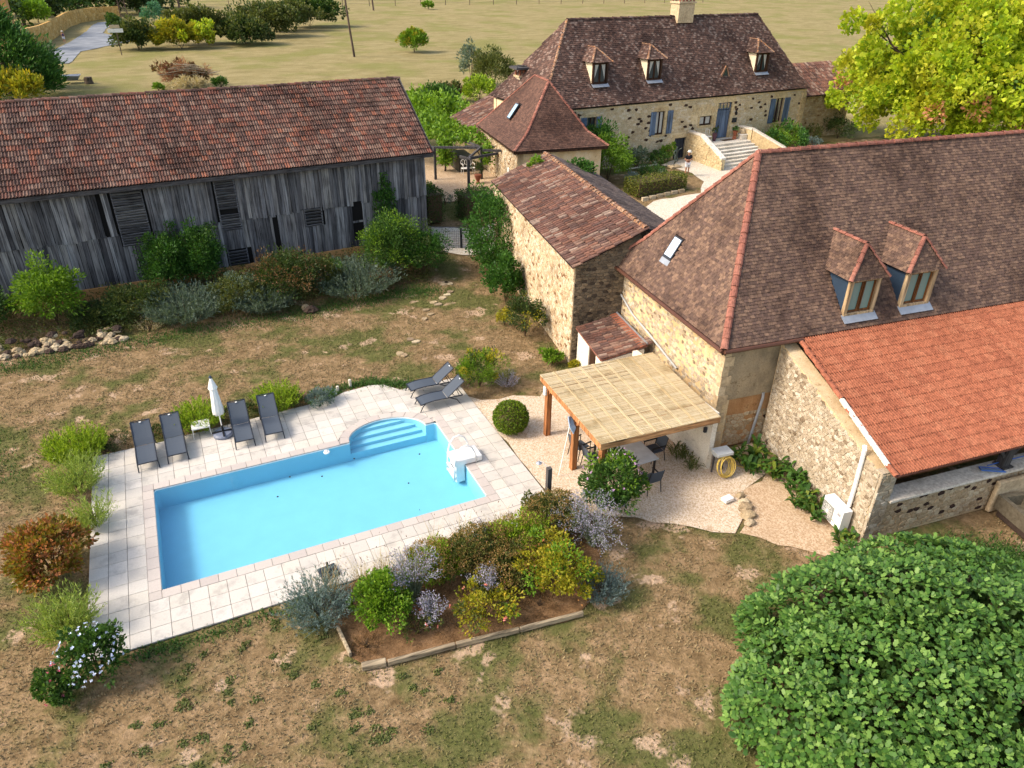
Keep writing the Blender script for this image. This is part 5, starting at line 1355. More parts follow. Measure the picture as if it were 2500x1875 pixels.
for a in (.5, 1.14): part("bracket", MB().box(Lg(a, -.2, .1), (.05, .5, .04), ax=(LD, LN, UP)).box(Lg(a, -.02, .2), (.05, .04, .3), ax=(LD, LN, UP)), M['zinc'], ac)
part("line_cover", MB().tube([Lg(.62, -.12, .86), Lg(.66, -.08, 1.6), Lg(.72, -.08, 2.9), Lg(.8, -.05, 3.0)], .065, 8), M['white_plastic'], ac, "pale pipe cover rising to the roof verge")
# ================================================================ pergola with bamboo roof
pg = thing("pergola", "timber pergola with a bleached bamboo mat roof on the gravel yard", "pergola", (15.5, .7, 0))
A_, B_, C_, D_ = V3(13.42, 3.06, 2.36), V3(18.06, 2.78, 2.40), V3(17.50, -1.86, 2.40), V3(13.16, -1.54, 2.36)
for x, y in ((13.62, 2.72), (13.48, .52), (13.42, -1.3), (17.45, -1.5)):
    if x < 17: part("post", MB().box((x, y, 1.08), (.2, .2, 2.26)), M['perg_wood'], pg, bevel=.01)
for x, y, d in ((13.62, 2.72, -1), (13.48, .52, 1), (13.48, .52, -1), (13.42, -1.3, 1)): part("brace", MB().beam((x, y, 1.75), (x - .02, y + d * .5, 2.2), .09, .09), M['perg_wood'], pg)
part("eave_beam", MB().beam(A_ + V3(.06, 0, -.11), D_ + V3(.06, 0, -.11), .1, .2), M['perg_wood'], pg)
part("front_beam", MB().beam(D_ + V3(0, .05, -.1), C_ + V3(0, .05, -.1), .1, .2), M['perg_beam'], pg)
part("rear_beam", MB().beam(A_ + V3(0, -.06, -.1), B_ + V3(0, -.06, -.1), .1, .2), M['perg_beam'], pg)
for k in range(1, 6):
    t = k / 6; part("rafter", MB().beam(A_ + (D_ - A_) * t + UP * -.07, B_ + (C_ - B_) * t + UP * -.07, .07, .12), M['perg_beam'], pg)
sl = []; N = 300; bm = MB()
mats_ = part("bamboo_mat", MB().prism([A_ + UP * .0, B_ + UP * .0, C_ + UP * .0, D_ + UP * .0], UP * .006), M['perg_beam'], pg)
rg = random.Random(5)
for k in range(N // 2):
    t = (k + .5) / (N // 2); a, b = A_ + (D_ - A_) * t, B_ + (C_ - B_) * t
    cut = [0, rg.uniform(.28, .36), rg.uniform(.62, .72), 1]
    if k % 2 == 0: cut = [0, rg.uniform(.4, .6), 1]
    for p, q in zip(cut[:-1], cut[1:]):
        if rg.random() < .03: continue
        P, Q = a + (b - a) * p, a + (b - a) * (q - .002); d = (Q - P); L = np.linalg.norm(d); d /= L
        n = np.cross(d, (D_ - A_)); n /= np.linalg.norm(n); n = n if n[2] > 0 else -n
        y = np.cross(n, d)
        sl.append(frame((P + Q) / 2 + n * (.018 + rg.uniform(0, .008)), d * L, y * .022, n * .016))
shared(mats_, "bamboo_slat", CUBE, BOXF, sl, M['bamboo'], "bamboo_slats", 300)
bt = []
for k in range(1, 9):
    t = k / 9; P, Q = A_ + (B_ - A_) * t, D_ + (C_ - D_) * t; d = Q - P; L = np.linalg.norm(d); d /= L
    bt.append(frame((P + Q) / 2 + UP * .04, d * L, np.cross(UP, d) * .035, UP * .012))
    bt.append(frame((P + Q) / 2 + UP * .04 + (B_ - A_) * .012, d * L, np.cross(UP, d) * .02, UP * .012))
shared(pg, "batten", CUBE, BOXF, bt, M['bamboo'], "battens")
part("wall_fitting", MB().box((17.55, -1.2, 1.5), (.1, .08, .2)), M['anthracite'], pg)
# fishing style pool pole leaning on the middle post
nt = thing("telescopic_pole", "white telescopic pole with a pale net leaning on the pergola post", "pole", (12.9, .3, 0))
part("pole", MB().tube([(12.82, .33, .02), (13.2, .42, 1.95)], .016, 6), M['white_plastic'], nt)
part("net_bag", MB().add([(13.14, .5, 2.2), (13.34, .62, 2.1), (13.4, .4, 1.75), (13.3, .36, 1.55), (13.16, .4, 1.85)], [(0, 1, 2, 3, 4)]), M['net'], nt).modifiers.new("thick", 'SOLIDIFY').thickness = .03
wb = solo("thermometer_box", MB().box((13.47, 2.72, 1.9), (.06, .14, .34)), M['white_plastic'], "small white box fixed on the corner pergola post", "box", (13.47, 2.72, 1.75))
# table and chairs under it
dt = thing("garden_table", "dark garden table with a pale top under the pergola", "table", (15.2, .2, 0))
part("table_top", MB().box((15.2, .0, .73), (1.3, 2.2, .04)), M['pale_plastic'], dt, bevel=.01)
for x in (14.65, 15.75):
    for y in (-1.0, 1.0): part("leg", MB().box((x, y, .355), (.06, .06, .71)), M['black'], dt)
cz = thing("garden_chair", "black garden chair", "chair", (0, 0, 0), "black chairs round the pergola table")
part("seat", MB().box((0, 0, .44), (.48, .46, .03)), M['sling'], cz)
part("backrest", MB().prism([(-.24, .24, .46), (.24, .24, .46), (.24, .36, .95), (-.24, .36, .95)], (0, .02, 0)), M['sling'], cz)
for s in (-1, 1):
    part("leg", MB().tube([(s * .26, -.24, .64), (s * .26, -.25, .02)], .016, 6), M['black'], cz)
    part("leg", MB().tube([(s * .26, .36, .95), (s * .26, .24, .45), (s * .27, .32, .02)], .016, 6), M['black'], cz)
    part("armrest", MB().box((s * .26, .02, .65), (.05, .56, .025)), M['black'], cz)
for i, (x, y, rz, lab) in enumerate([(14.05, 1.05, math.pi / 2 + .2, "black garden chair behind the middle pergola post, back to the pool"), (14.1, .25, math.pi / 2, "black garden chair beside the middle pergola post facing the table"),
        (14.05, -.55, math.pi / 2 - .15, "black garden chair behind the pink hibiscus, pulled out from the table"), (15.2, -1.55, math.pi, "black garden chair under the front beam of the pergola"), (16.3, -.2, -math.pi / 2, "black garden chair between the table and the white wall")]):
    if i == 0: cz.location = (x, y, -.01); cz.rotation_euler = (0, 0, rz); cz["label"] = lab
    else: dup(cz, (x, y, -.01), rz, lab)
# ================================================================ flower bed edging logs
for i, (a, b, w, lab) in enumerate([((4.66, -4.50), (5.25, -4.62), .17, "short thick bleached sleeper stub at the bed corner"), ((5.28, -4.66), (7.0, -4.86), .1, "bleached edging rail next to the thick stub"),
        ((7.02, -4.86), (8.7, -5.1), .1, "bleached edging rail in the middle of the bed front"), ((8.72, -5.1), (10.5, -5.32), .09, "bleached edging rail by the blue grey santolina"), ((4.42, -3.02), (4.5, -4.05), .08, "short edging rail closing the bed side by the lawn")]):
    solo("edging_rail", MB().beam((*a, .06), (*b, .06), w, .16), M['edge_wood'], lab, "edging", (*a, 0), "wooden rails edging the flower bed", bevel=.02)
# ================================================================ wire gate
ga = thing("wire_gate", "pair of dark wire mesh gates between barn and ivy", "gate", (17.5, 21.6, .3))
def leaf(a, b, z0, h):
    a, b = np.array(a, float), np.array(b, float); d = b - a; L = np.linalg.norm(d)
    A0, B0 = V3(*a, z0), V3(*b, z0 - .06)
    p = part("gate_frame", MB().tube([A0, A0 + UP * h, B0 + UP * h, B0, A0], .024, 6, False), M['anthracite'], ga)
    m = MB(); k = int(L / .105)
    for i in range(1, k): m.beam(A0 + (B0 - A0) * i / k, A0 + (B0 - A0) * i / k + UP * h * .88, .012, .012, (1, 0, 0))
    for j in range(1, int(h * .88 / .105) + 1): m.beam(A0 + UP * j * .105, B0 + UP * j * .105, .012, .012)
    for i in range(6): m.beam(A0 + (B0 - A0) * (i + .5) / 6 + UP * h * .88, A0 + (B0 - A0) * (i + (1 if i % 2 else 0)) / 6 + UP * h, .012, .012)
    part("wire_mesh", m, M['anthracite'], p)
leaf((16.12, 22.05), (17.72, 21.5), .38, 1.3); leaf((17.82, 21.46), (19.0, 21.35), .36, 1.32)
part("lock", MB().box((17.77, 21.46, 1.1), (.09, .05, .12)), M['black'], ga)
for x, y in ((16.08, 22.07), (17.77, 21.5)): part("gate_post", MB().box((x, y, .9), (.06, .06, 1.6)), M['anthracite'], ga)
# ================================================================ vine trellis, cabinet, bench, pots
vt = thing("vine_trellis", "grey timber trellis carrying the vine beside the tower", "trellis", (21.5, 31, 1.5))
TP = [(20.18, 32.25), (21.23, 28.65), (23.25, 31.2), (18.6, 35.5), (22.6, 37.0)]
for x, y in TP: part("post", MB().box((x, y, 2.55), (.15, .15, 2.2)), M['grey_post'], vt)
for a, b in (((19.4, 32.9), (23.6, 31.0)), ((21.3, 28.4), (20.9, 29.3)), ((21.2, 28.6), (23.6, 29.2)), ((22.3, 31.9), (24.2, 31.0)), ((18.4, 36), (23, 37)), ((20.18, 32.25), (18.6, 35.7)), ((23.25, 31.2), (22.6, 37.1)), ((21.23, 28.65), (23.3, 31.3)), ((23.0, 30.4), (24.2, 29.8))):
    part("beam", MB().beam((*a, 3.66), (*b, 3.66), .1, .16), M['grey_wood'], vt)
cb = thing("garden_cabinet", "dark olive metal storage box in the sandy yard", "storage box", (23.0, 34.4, 1.5))
part("body", MB().box((22.98, 34.35, 2.06), (1.0, 1.9, 1.1), -.06), M['dark_box'], cb)
part("lid", MB().box((22.98, 34.35, 2.64), (1.06, 1.96, .06), -.06), M['dark_box'], cb)
bn = thing("garden_bench", "ornate white metal bench with looped backrest", "bench", (22.85, 32.7, 1.5))
part("seat", MB().box((22.85, 32.72, 1.95), (.95, .42, .03), .0), M['white_metal'], bn)
mb = MB()
for x in (22.55, 22.85, 23.15):
    mb.tube([(x + .15 * math.cos(a), 32.95 + .02, 2.32 + .2 * math.sin(a)) for a in np.linspace(0, 2 * math.pi, 17)], .016, 5, False)
    mb.tube([(x, 32.95, 1.95), (x, 32.97, 2.5)], .012, 5)
part("backrest", mb, M['white_metal'], bn)
for x in (22.4, 23.3):
    part("armrest", MB().tube([(x, 32.95, 2.25), (x, 32.7, 2.28), (x, 32.52, 2.2), (x, 32.52, 1.95)], .018, 5), M['white_metal'], bn)
    for y in (32.53, 32.93): part("leg", MB().tube([(x, y, 1.95), (x, y, 1.5)], .018, 5), M['white_metal'], bn)
mt = thing("mosaic_table", "small round garden table with a pale patterned top by the barn", "table", (18.4, 34.4, 1.5))
part("table_top", MB().lathe((18.4, 34.4, 2.2), [(.5, 0), (.52, .03), (.01, .04)], 16), M['white_metal'], mt)
part("pedestal", MB().lathe((18.4, 34.4, 1.5), [(.3, 0), (.08, .1), (.06, .6), (.2, .7)], 10), M['quoin'], mt)
rp = thing("potted_shrub", "terracotta pot on a foot with a reddish shrub beside the tower wall", "potted plant", (22.6, 30.3, 1.5))
part("pot", MB().lathe((22.6, 30.3, 1.5), [(.14, 0), (.1, .15), (.2, .32), (.26, .55), (.24, .58)], 12), M['terracotta'], rp)
# ================================================================ things on the landing
for i, (x, y, w, lab, m, nm) in enumerate([(43.1, 30.45, 0, "tall purple pot with a dark green ball plant left of the front door", M['purple_pot'], "potted_shrub"), (45.1, 30.4, 0, "terracotta pedestal pot with a dark plant by the door", M['terracotta'], "potted_shrub")]):
    p = thing(nm, lab, "potted plant", (x, y, 2.65))
    part("pot", MB().lathe((x, y, 2.65), [(.16, 0), (.18, .04), (.12, .3), (.2, .6), (.24, .66), (.2, .66)] if i else [(.12, 0), (.16, .3), (.21, .62), (.18, .62)], 12), m, p)
un = thing("stone_urn", "white carved stone planter near the parapet end", "planter", (45.75, 30.2, 2.65))
part("bowl", MB().box((45.75, 30.2, 2.83), (.55, .45, .34)).box((45.75, 30.2, 3.02), (.68, .56, .07)), M['pale_stone'], un, bevel=.02)
part("crest", MB().lathe((45.8, 30.32, 3.05), [(.22, 0), (.26, .12), (.2, .28), (.06, .38)], 12), M['quoin'], un)
ch = thing("white_chair", "white wire chair on the landing behind the parapet", "chair", (42.4, 30.3, 2.65))
part("seat", MB().lathe((42.4, 30.3, 3.08), [(.22, 0), (.23, .02), (.01, .03)], 12), M['white_metal'], ch)
mb = MB()
for a in (-.8, 0, .8): mb.tube([(42.4 + .2 * math.sin(a), 30.45, 3.1), (42.4 + .25 * math.sin(a), 30.55, 3.55)], .012, 5)
mb.tube([(42.2, 30.5, 3.3), (42.25, 30.55, 3.55), (42.4, 30.57, 3.62), (42.55, 30.55, 3.55), (42.6, 30.5, 3.3)], .014, 5)
part("backrest", mb, M['white_metal'], ch)
for x, y in ((42.24, 30.15), (42.56, 30.15), (42.24, 30.46), (42.56, 30.46)): part("leg", MB().tube([(x, y, 3.08), (x, y, 2.65)], .012, 5), M['white_metal'], ch)
solo("door_mat", MB().box((44.35, 30.35, 2.66), (1.1, .5, .02), .055), M['twig'], "brown door mat before the blue front door", "door mat", (44.35, 30.35, 2.65))
# ================================================================ figures
def skinfig(name, J, E, mat, parent, root=0, sub=1):
    names = list(J); ix = {k: i for i, k in enumerate(names)}
    me = bpy.data.meshes.new(name)
    og = ORG[parent.name]
    me.from_pydata([tuple(np.array(J[k][0]) - og) for k in names], [(ix[a], ix[b]) for a, b in E], [])
    me.materials.append(mat)
    o = bpy.data.objects.new(name, me); link(o, parent)
    o.modifiers.new("skin", 'SKIN'); s = o.modifiers.new("sub", 'SUBSURF'); s.levels = sub; s.render_levels = sub
    sv = me.skin_vertices[0].data
    for i, k in enumerate(names):
        r = J[k][1]; sv[i].radius = (r, r) if np.isscalar(r) else r
        sv[i].use_root = (i == root)
    return o
def person(label, loc, rz, top, bottom, hat, shoe, pose, height=1.78, woman=False):
    p = thing("person", label, "person", loc)
    k = height / 1.78; ca, sa = math.cos(rz), math.sin(rz)
    T = lambda v: np.array(loc) + k * np.array([v[0] * ca - v[1] * sa, v[0] * sa + v[1] * ca, v[2]])
    sw = .165 if woman else .19
    B = dict(pel=((0, 0, .95), .12), spi=((0, .0, 1.14), .115), che=((0, -.01, 1.35), (.145, .12)), nek=((0, .0, 1.49), .055), hd0=((0, .03, 1.565), .07), hd1=((0, .035, 1.66), .095), hd2=((0, .03, 1.73), .075))
    E = [("pel", "spi"), ("spi", "che"), ("che", "nek"), ("nek", "hd0"), ("hd0", "hd1"), ("hd1", "hd2")]
    B["nose"] = ((0, .135, 1.645), .016); E.append(("hd1", "nose"))
    for s, n in ((-1, "l"), (1, "r")):
        P = pose[n]
        B["sh" + n] = ((s * sw, 0, 1.42), .062); B["el" + n] = (P["el"], .043); B["wr" + n] = (P["wr"], .029)
        B["hip" + n] = ((s * .095, 0, .88), .088); B["kn" + n] = (P["kn"], .058); B["an" + n] = (P["an"], .04); B["to" + n] = (P["to"], .034)
        E += [("che", "sh" + n), ("sh" + n, "el" + n), ("el" + n, "wr" + n), ("pel", "hip" + n), ("hip" + n, "kn" + n), ("kn" + n, "an" + n), ("an" + n, "to" + n)]
        w, e = np.array(P["wr"]), np.array(P["el"]); d = (w - e) / np.linalg.norm(w - e); sd = np.cross(d, (0, 0, 1)); sd /= np.linalg.norm(sd) + 1e-6
        pa = w + d * .07; B["pa" + n] = (tuple(pa), .03); E.append(("wr" + n, "pa" + n))
        for q, off in enumerate((-.032, -.011, .011, .032)):
            L = (.065, .08, .076, .058)[q]; a = pa + sd * off + d * .015; b = a + d * L * .55; c = b + (d * .5 - np.array((0, 0, .8))) * L * .45
            for t, x in enumerate((a, b, c)): B[f"f{n}{q}{t}"] = (tuple(x), .0095)
            E += [("pa" + n, f"f{n}{q}0"), (f"f{n}{q}0", f"f{n}{q}1"), (f"f{n}{q}1", f"f{n}{q}2")]
        t0 = w + d * .03 - sd * s * .03; t1 = t0 + d * .04 - sd * s * .025
        B["t" + n + "0"] = (tuple(t0), .012); B["t" + n + "1"] = (tuple(t1), .0095); E += [("wr" + n, "t" + n + "0"), ("t" + n + "0", "t" + n + "1")]
        B["ear" + n] = ((s * .1, .02, 1.65), .014); E.append(("hd1", "ear" + n))
    skinfig("body", {a: (T(b[0]), tuple(np.array(b[1]) * k) if not np.isscalar(b[1]) else b[1] * k) for a, b in B.items()}, E, M['skin'], p)
    def cloth(nm, keys, E2, add, mat, over={}):
        D = {}
        for a in keys:
            c, r = over.get(a, B.get(a)); r = r if np.isscalar(r) else max(r)
            D[a] = (T(c), (r + add) * k)
        skinfig(nm, D, E2, mat, p)
    ov = {}
    for n in "lr":
        h, e = np.array(B["sh" + n][0]), np.array(B["el" + n][0]); ov["slv" + n] = (tuple(h + (e - h) * .62), .05)
        a, b = np.array(B["hip" + n][0]), np.array(B["kn" + n][0]); ov["thg" + n] = (tuple(a + (b - a) * .75), .075)
    if woman: cloth("top", ["pel", "spi", "che", "shl", "shr"], [("pel", "spi"), ("spi", "che"), ("che", "shl"), ("che", "shr")], .014, top, {"shl": ((-.13, 0, 1.42), .05), "shr": ((.13, 0, 1.42), .05)})
    else: cloth("shirt", ["pel", "spi", "che", "shl", "slvl", "shr", "slvr"], [("pel", "spi"), ("spi", "che"), ("che", "shl"), ("shl", "slvl"), ("che", "shr"), ("shr", "slvr")], .024, top, ov)
    cloth("shorts", ["pel", "hipl", "thgl", "hipr", "thgr"], [("pel", "hipl"), ("hipl", "thgl"), ("pel", "hipr"), ("hipr", "thgr")], .026, bottom, dict(ov, pel=((0, 0, .93), .11)))
    for n in "lr": cloth("shoe", ["an" + n, "to" + n], [("an" + n, "to" + n)], .012, shoe, {"an" + n: ((B["an" + n][0][0], B["an" + n][0][1], .05), .04)})
    c = T((0, .035, 1.70)); part("hat", MB().lathe(c, [(.17, 0), (.175, .012), (.115, .02), (.11, .1), (.07, .13), (.01, .135)], 14), hat, p)
    for s in (-1, 1): part("eye", MB().lathe(T((s * .036, .115, 1.665)), [(.004, -.008), (.011, 0), (.004, .008)], 6), M['black'], p)
    return p
person("man in white hat, black shirt and white shorts standing on the courtyard lawn", (37.35, 26.15, 1.50), math.radians(165), M['black_cloth'], M['white_shorts'], M['straw_hat'], M['shoe'],
       dict(l=dict(el=(-.27, .03, 1.14), wr=(-.07, .24, 1.2), kn=(-.1, .02, .5), an=(-.11, -.03, .09), to=(-.13, .13, .04)), r=dict(el=(.27, .04, 1.14), wr=(.06, .25, 1.17), kn=(.1, .03, .5), an=(.11, -.01, .09), to=(.14, .15, .04))), 1.80)
person("walker in white hat, navy sleeveless top and white shorts seen from behind on the lane", (-6.75, 128.2, 2.33), math.radians(8), M['navy_cloth'], M['white_shorts'], M['straw_hat'], M['shoe_white'],
       dict(l=dict(el=(-.23, -.06, 1.14), wr=(-.2, .08, .98), kn=(-.09, .12, .5), an=(-.09, .06, .12), to=(-.1, .22, .06)), r=dict(el=(.24, .02, 1.12), wr=(.25, .1, .9), kn=(.09, -.04, .5), an=(.09, -.24, .14), to=(.1, -.12, .05))), 1.78, True)
# bronze statue of a dancing child
sx, sy, sz = 38.05, 28.55, 1.5
stt = thing("bronze_statue", "small green bronze statue of a dancing figure by the steps", "statue", (sx, sy, sz))
part("plinth", MB().box((sx, sy, sz + .06), (.9, .6, .14)), M['quoin'], stt)
P = lambda x, y, z: (sx + x, sy + y, sz + .1 + z)
skinfig("figure", dict(pel=(P(0, 0, .75), .1), spi=(P(.02, 0, .95), .085), che=(P(0, 0, 1.1), .105), nek=(P(0, 0, 1.22), .045), hd=(P(.03, -.02, 1.34), .085), tp=(P(.04, -.02, 1.43), .06),
    s1=(P(-.14, 0, 1.14), .045), e1=(P(-.27, -.05, .98), .033), w1=(P(-.2, -.2, .85), .026), s2=(P(.14, 0, 1.14), .045), e2=(P(.3, -.02, 1.22), .033), w2=(P(.42, -.1, 1.34), .026),
    h1=(P(-.07, 0, .7), .075), k1=(P(-.1, -.12, .4), .05), a1=(P(-.08, .02, .08), .035), t1=(P(-.1, -.1, .03), .03), h2=(P(.07, 0, .7), .075), k2=(P(.14, -.14, .42), .05), a2=(P(.12, .12, .25), .035), t2=(P(.13, .16, .15), .03)),
    [("pel", "spi"), ("spi", "che"), ("che", "nek"), ("nek", "hd"), ("hd", "tp"), ("che", "s1"), ("s1", "e1"), ("e1", "w1"), ("che", "s2"), ("s2", "e2"), ("e2", "w2"), ("pel", "h1"), ("h1", "k1"), ("k1", "a1"), ("a1", "t1"), ("pel", "h2"), ("h2", "k2"), ("k2", "a2"), ("a2", "t2")], M['bronze'], stt)
# kerb stones in the courtyard
for i in range(6):
    a = np.array([31.3, 22.95]) + (np.array([35.0, 23.2]) - np.array([31.3, 22.95])) * (i + .5) / 6
    solo("kerb_stone", MB().box((a[0], a[1], float(zt(*a)) + .0), (.5, .2, .3), .03), M['quoin'], "rough kerb stone under the variegated courtyard hedge", "kerb stone", (a[0], a[1], float(zt(*a))), "kerb stones along the courtyard hedge", bevel=.03)
solo("lawn_edging", MB().beam((33.2, 29.2, 1.55), (37.4, 29.7, 1.55), .05, .1), M['pale_stone'], "thin pale edging strip between courtyard lawn and border", "edging", (33.2, 29.2, 1.5))
# ================================================================ retaining stones by the barn bank
rw = thing("stone_heap", "tumbled dry stone bank with pale and dark stones below the barn", "stone bank", (-2.5, 17.7, 0))
rg = random.Random(9); it1, it2 = [], []
for k in range(150):
    t = rg.random(); x = -8 + 7.6 * t; y = 17.75 + rg.uniform(-.25, .75) - .25 * t; z = max(0, (y - 17.6) * .55 + rg.uniform(-.1, .05))
    r = rg.uniform(.09, .26); (it1 if rg.random() < .55 else it2).append(rock((x, y, z), (r, r * .8, r * .75), None, "", None, k, solo_=False))
pieces(rw, "stone", it1, M['rock'], "stones"); pieces(rw, "dark_stone", it2, M['rock_dark'], "dark_stones")
for i, (x, y, r) in enumerate([(8.0, 17.0, .35), (7.8, 17.4, .25)]): rock((x, y, .05), (r, r * .7, r * .8), M['rock_dark'] if i == 0 else M['rock'], ["dark boulder at the foot of the barn shrubs", "pale stone leaning on the dark boulder below the shrubs"][i], None, 40 + i)
for i, (x, y, lab) in enumerate([(7.35, 8.95, "short white stone stub in the grass by the rounded terrace edge"), (7.9, 9.1, "taller white stone stub in the grass by the rounded terrace edge")]): solo("white_stub", MB().box((x, y, .08 + .05 * i), (.11, .12, .26 + .1 * i)), M['pale_stone'], lab, "stub", (x, y, 0), bevel=.03)
rg = random.Random(4)
for k in range(16):
    t = rg.random(); x = 10.5 + 5.2 * t + rg.uniform(-.3, .3); y = 10.5 + 7.5 * t + rg.uniform(-.4, .4)
    solo("stepping_stone", MB().prism([(x + .2 * math.cos(a) * rg.uniform(.7, 1.2), y + .16 * math.sin(a) * rg.uniform(.7, 1.2), -.09) for a in np.linspace(0, 2 * math.pi, 8)[:-1]], (0, 0, .075)), M['rock'], "flat pale stepping stone sunk in the lawn towards the gate", "stepping stone", (x, y, -.05), "stepping stones sunk in the lawn")
# ================================================================ field furniture
solo("utility_pole", MB().tube([(32.1, 99.1, 1.7), (31.75, 99.1, 5.5), (31.3, 99.1, 11.6)], [.17, .15, .12], 8), M['pole_wood'], "tall slim timber utility pole standing alone in the field", "utility pole", (32.1, 99.1, 2))
solo("utility_pole", MB().tube([(59.9, 185.4, 2.5), (59.4, 185.4, 9)], [.22, .18], 8), M['pole_wood'], "distant timber pole cut by the picture top above the field bushes", "utility pole", (59.9, 185.4, 2.6))
solo("utility_pole", MB().tube([(14.8, 190.8, 2.5), (14.2, 190.8, 12)], [.24, .2], 8), M['pole_wood'], "dark timber pole behind the hedge near the lane", "utility pole", (14.8, 190.8, 2.6))
py = thing("lattice_pylon", "rusty lattice electricity pylon overgrown with creeper by the lane", "pylon", (2.7, 149.1, 2.4))
for a, b in ((-.7, -.7), (.7, -.7), (.7, .7), (-.7, .7)): part("leg", MB().beam((2.7 + a, 149.1 + b, 2.2), (2.3 + a * .45, 149.1 + b * .45, 14), .14, .14, (0, 1, 0)), M['rust'], py)
for k in range(8):
    z0, z1 = 2.4 + k * 1.4, 3.8 + k * 1.4; s0, s1 = .7 - .045 * k, .7 - .045 * (k + 1); c0, c1 = 2.7 - .05 * k, 2.7 - .05 * (k + 1)
    part("lattice_bar", MB().beam((c0 - s0, 149.1 - s0, z0), (c1 + s1, 149.1 - s1, z1), .08, .08, (0, 1, 0)).beam((c0 + s0, 149.1 - s0, z0), (c1 - s1, 149.1 - s1, z1), .08, .08, (0, 1, 0)), M['rust'], py)
part("transformer", MB().box((2.9, 148.4, 10.4), (.8, .6, 1.1)), M['zinc'], py)
sg_ = thing("road_sign", "small white road sign board on a slim post by the lane", "sign", (1.2, 111.3, 2.15))
part("post", MB().box((1.15, 111.3, 3.7), (.12, .12, 3.3)), M['pole_wood'], sg_)
part("board", MB().box((1.05, 111.22, 5.3), (2.0, .06, .5)), M['sign'], sg_)
part("board", MB().box((1.05, 111.2, 5.82), (1.3, .06, .42)), M['rock'], sg_, "weathered buff upper board")
for i in range(22):
    x = 20 + i * 7.2; y = 203 - i * .35; z = float(zt(x, y))
    solo("fence_post", MB().box((x, y, z + .7), (.14, .14, 1.7)), M['pole_wood'], "thin weathered post of the far field fence", "fence post", (x, y, z), "posts of the wire fence across the far field")
for dz_ in (.6, 1.3):
    solo("fence_wire", MB().beam((20, 203, 2.9 + dz_), (171, 195.4, 2.85 + dz_), .03, .03), M['anthracite'], "lower wire of the far field fence" if dz_ < 1 else "upper wire of the far field fence", "fence wire", (20, 203, 2.9))
for i, (za, zb) in enumerate(((15.2, 12.6), (13.4, 10.6), (11.0, 9.4))):
    pts = [(-40 + 42.5 * t, 128 + 21 * t, za + (zb - za) * t - 1.2 * 4 * t * (1 - t)) for t in np.linspace(0, 1, 9)]
    solo("power_line", MB().tube(pts, .035, 4), M['anthracite'], ["highest power line running to the lattice pylon", "middle power line running to the lattice pylon", "lowest power line running to the lattice pylon"][i], "power line", pts[0])
# ochre retaining wall that follows the lane
ow = thing("lane_wall", "curving ochre stone retaining wall along the lane", "wall", (-6, 150, 2.4))
wp = [(-11.5, 122), (-9.6, 129), (-8.5, 138), (-7.9, 148), (-7.2, 158), (-5.4, 167), (-2.4, 173), (2.0, 175)]
mb = MB()
for a, b in zip(wp[:-1], wp[1:]):
    a, b = np.array(a, float), np.array(b, float); d = (b - a) / np.linalg.norm(b - a); s = V3(-d[1], d[0], 0) * .4
    A, B = V3(*a, 2), V3(*b, 2)
    mb.prism([A, B, B + s, A + s], (0, 0, 2.9))
part("wall", mb, M['lane_stone'], ow)
for a, b in zip(wp[:-1], wp[1:]):
    a, b = np.array(a, float), np.array(b, float); d = V3(*(b - a), 0); L = np.linalg.norm(d); d /= L
    rubble(ow, V3(*a, 2.3), d, L, 2.5, .8, .45, M['lane_stone'], .08, .05, int(L * 7), 1, None, 12, name="wall_stone")
solo("gate_house", MB().box((-13.4, 122, 6), (2.2, 3, 9)), M['ochre_render'], "ochre building corner at the picture edge behind the conifer", "building", (-13.4, 122, 2))
# ================================================================ brush pile with planks
bp = thing("brush_pile", "heap of dry orange brushwood and pale planks on the field", "brush pile", (7.8, 79.5, 1.9))
rg = random.Random(12); it = []
for k in range(34):
    x, y = 7.8 + rg.uniform(-2.4, 2.4), 79.5 + rg.uniform(-1.2, 1.0); a = rg.uniform(-.5, .2); L = rg.uniform(1.4, 3.4); z = 2.9 + rg.uniform(.3, 1.5) * max(.2, 1 - abs(x - 7.8) / 3.2)
    d = V3(math.cos(a), math.sin(a), rg.uniform(-.3, .25)); m = MB().beam(V3(x, y, z) - d * L / 2, V3(x, y, z) + d * L / 2, rg.uniform(.08, .18), .05)
    it.append((np.vstack(m.v), m.f))
pieces(bp, "plank", it, M['edge_wood'], "planks")
wbr = thing("wheelbarrow", "old grey wheelbarrow tipped on the grass beside the conifer", "wheelbarrow", (-4.2, 86.3, 1.9))
part("tray", MB().add([(-4.9, 86.0, 2.2), (-3.8, 86.0, 2.2), (-3.6, 86.9, 2.3), (-5.0, 86.9, 2.3), (-5.2, 85.7, 2.75), (-3.5, 85.7, 2.7), (-3.3, 87.2, 2.75), (-5.3, 87.2, 2.75)], [(0, 1, 2, 3), (0, 1, 5, 4), (1, 2, 6, 5), (2, 3, 7, 6), (3, 0, 4, 7)]), M['zinc'], wbr)
part("wheel", MB().tube([(-3.0, 86.3, 2.15), (-2.85, 86.4, 2.15)], .28, 12), M['black'], wbr)
for y in (86.0, 86.8): part("handle", MB().tube([(-3.0, 86.4, 2.15), (-4.9, y, 2.25), (-6.0, y, 2.5)], .04, 5), M['pole_wood'], wbr)
solo("tree_stump", MB().lathe((-2.6, 85.4, 1.9), [(.5, 0), (.42, .3), (.4, .7), (.05, .72)], 10), M['bark'], "cut brown tree stump beside the wheelbarrow", "stump", (-2.6, 85.4, 1.9))
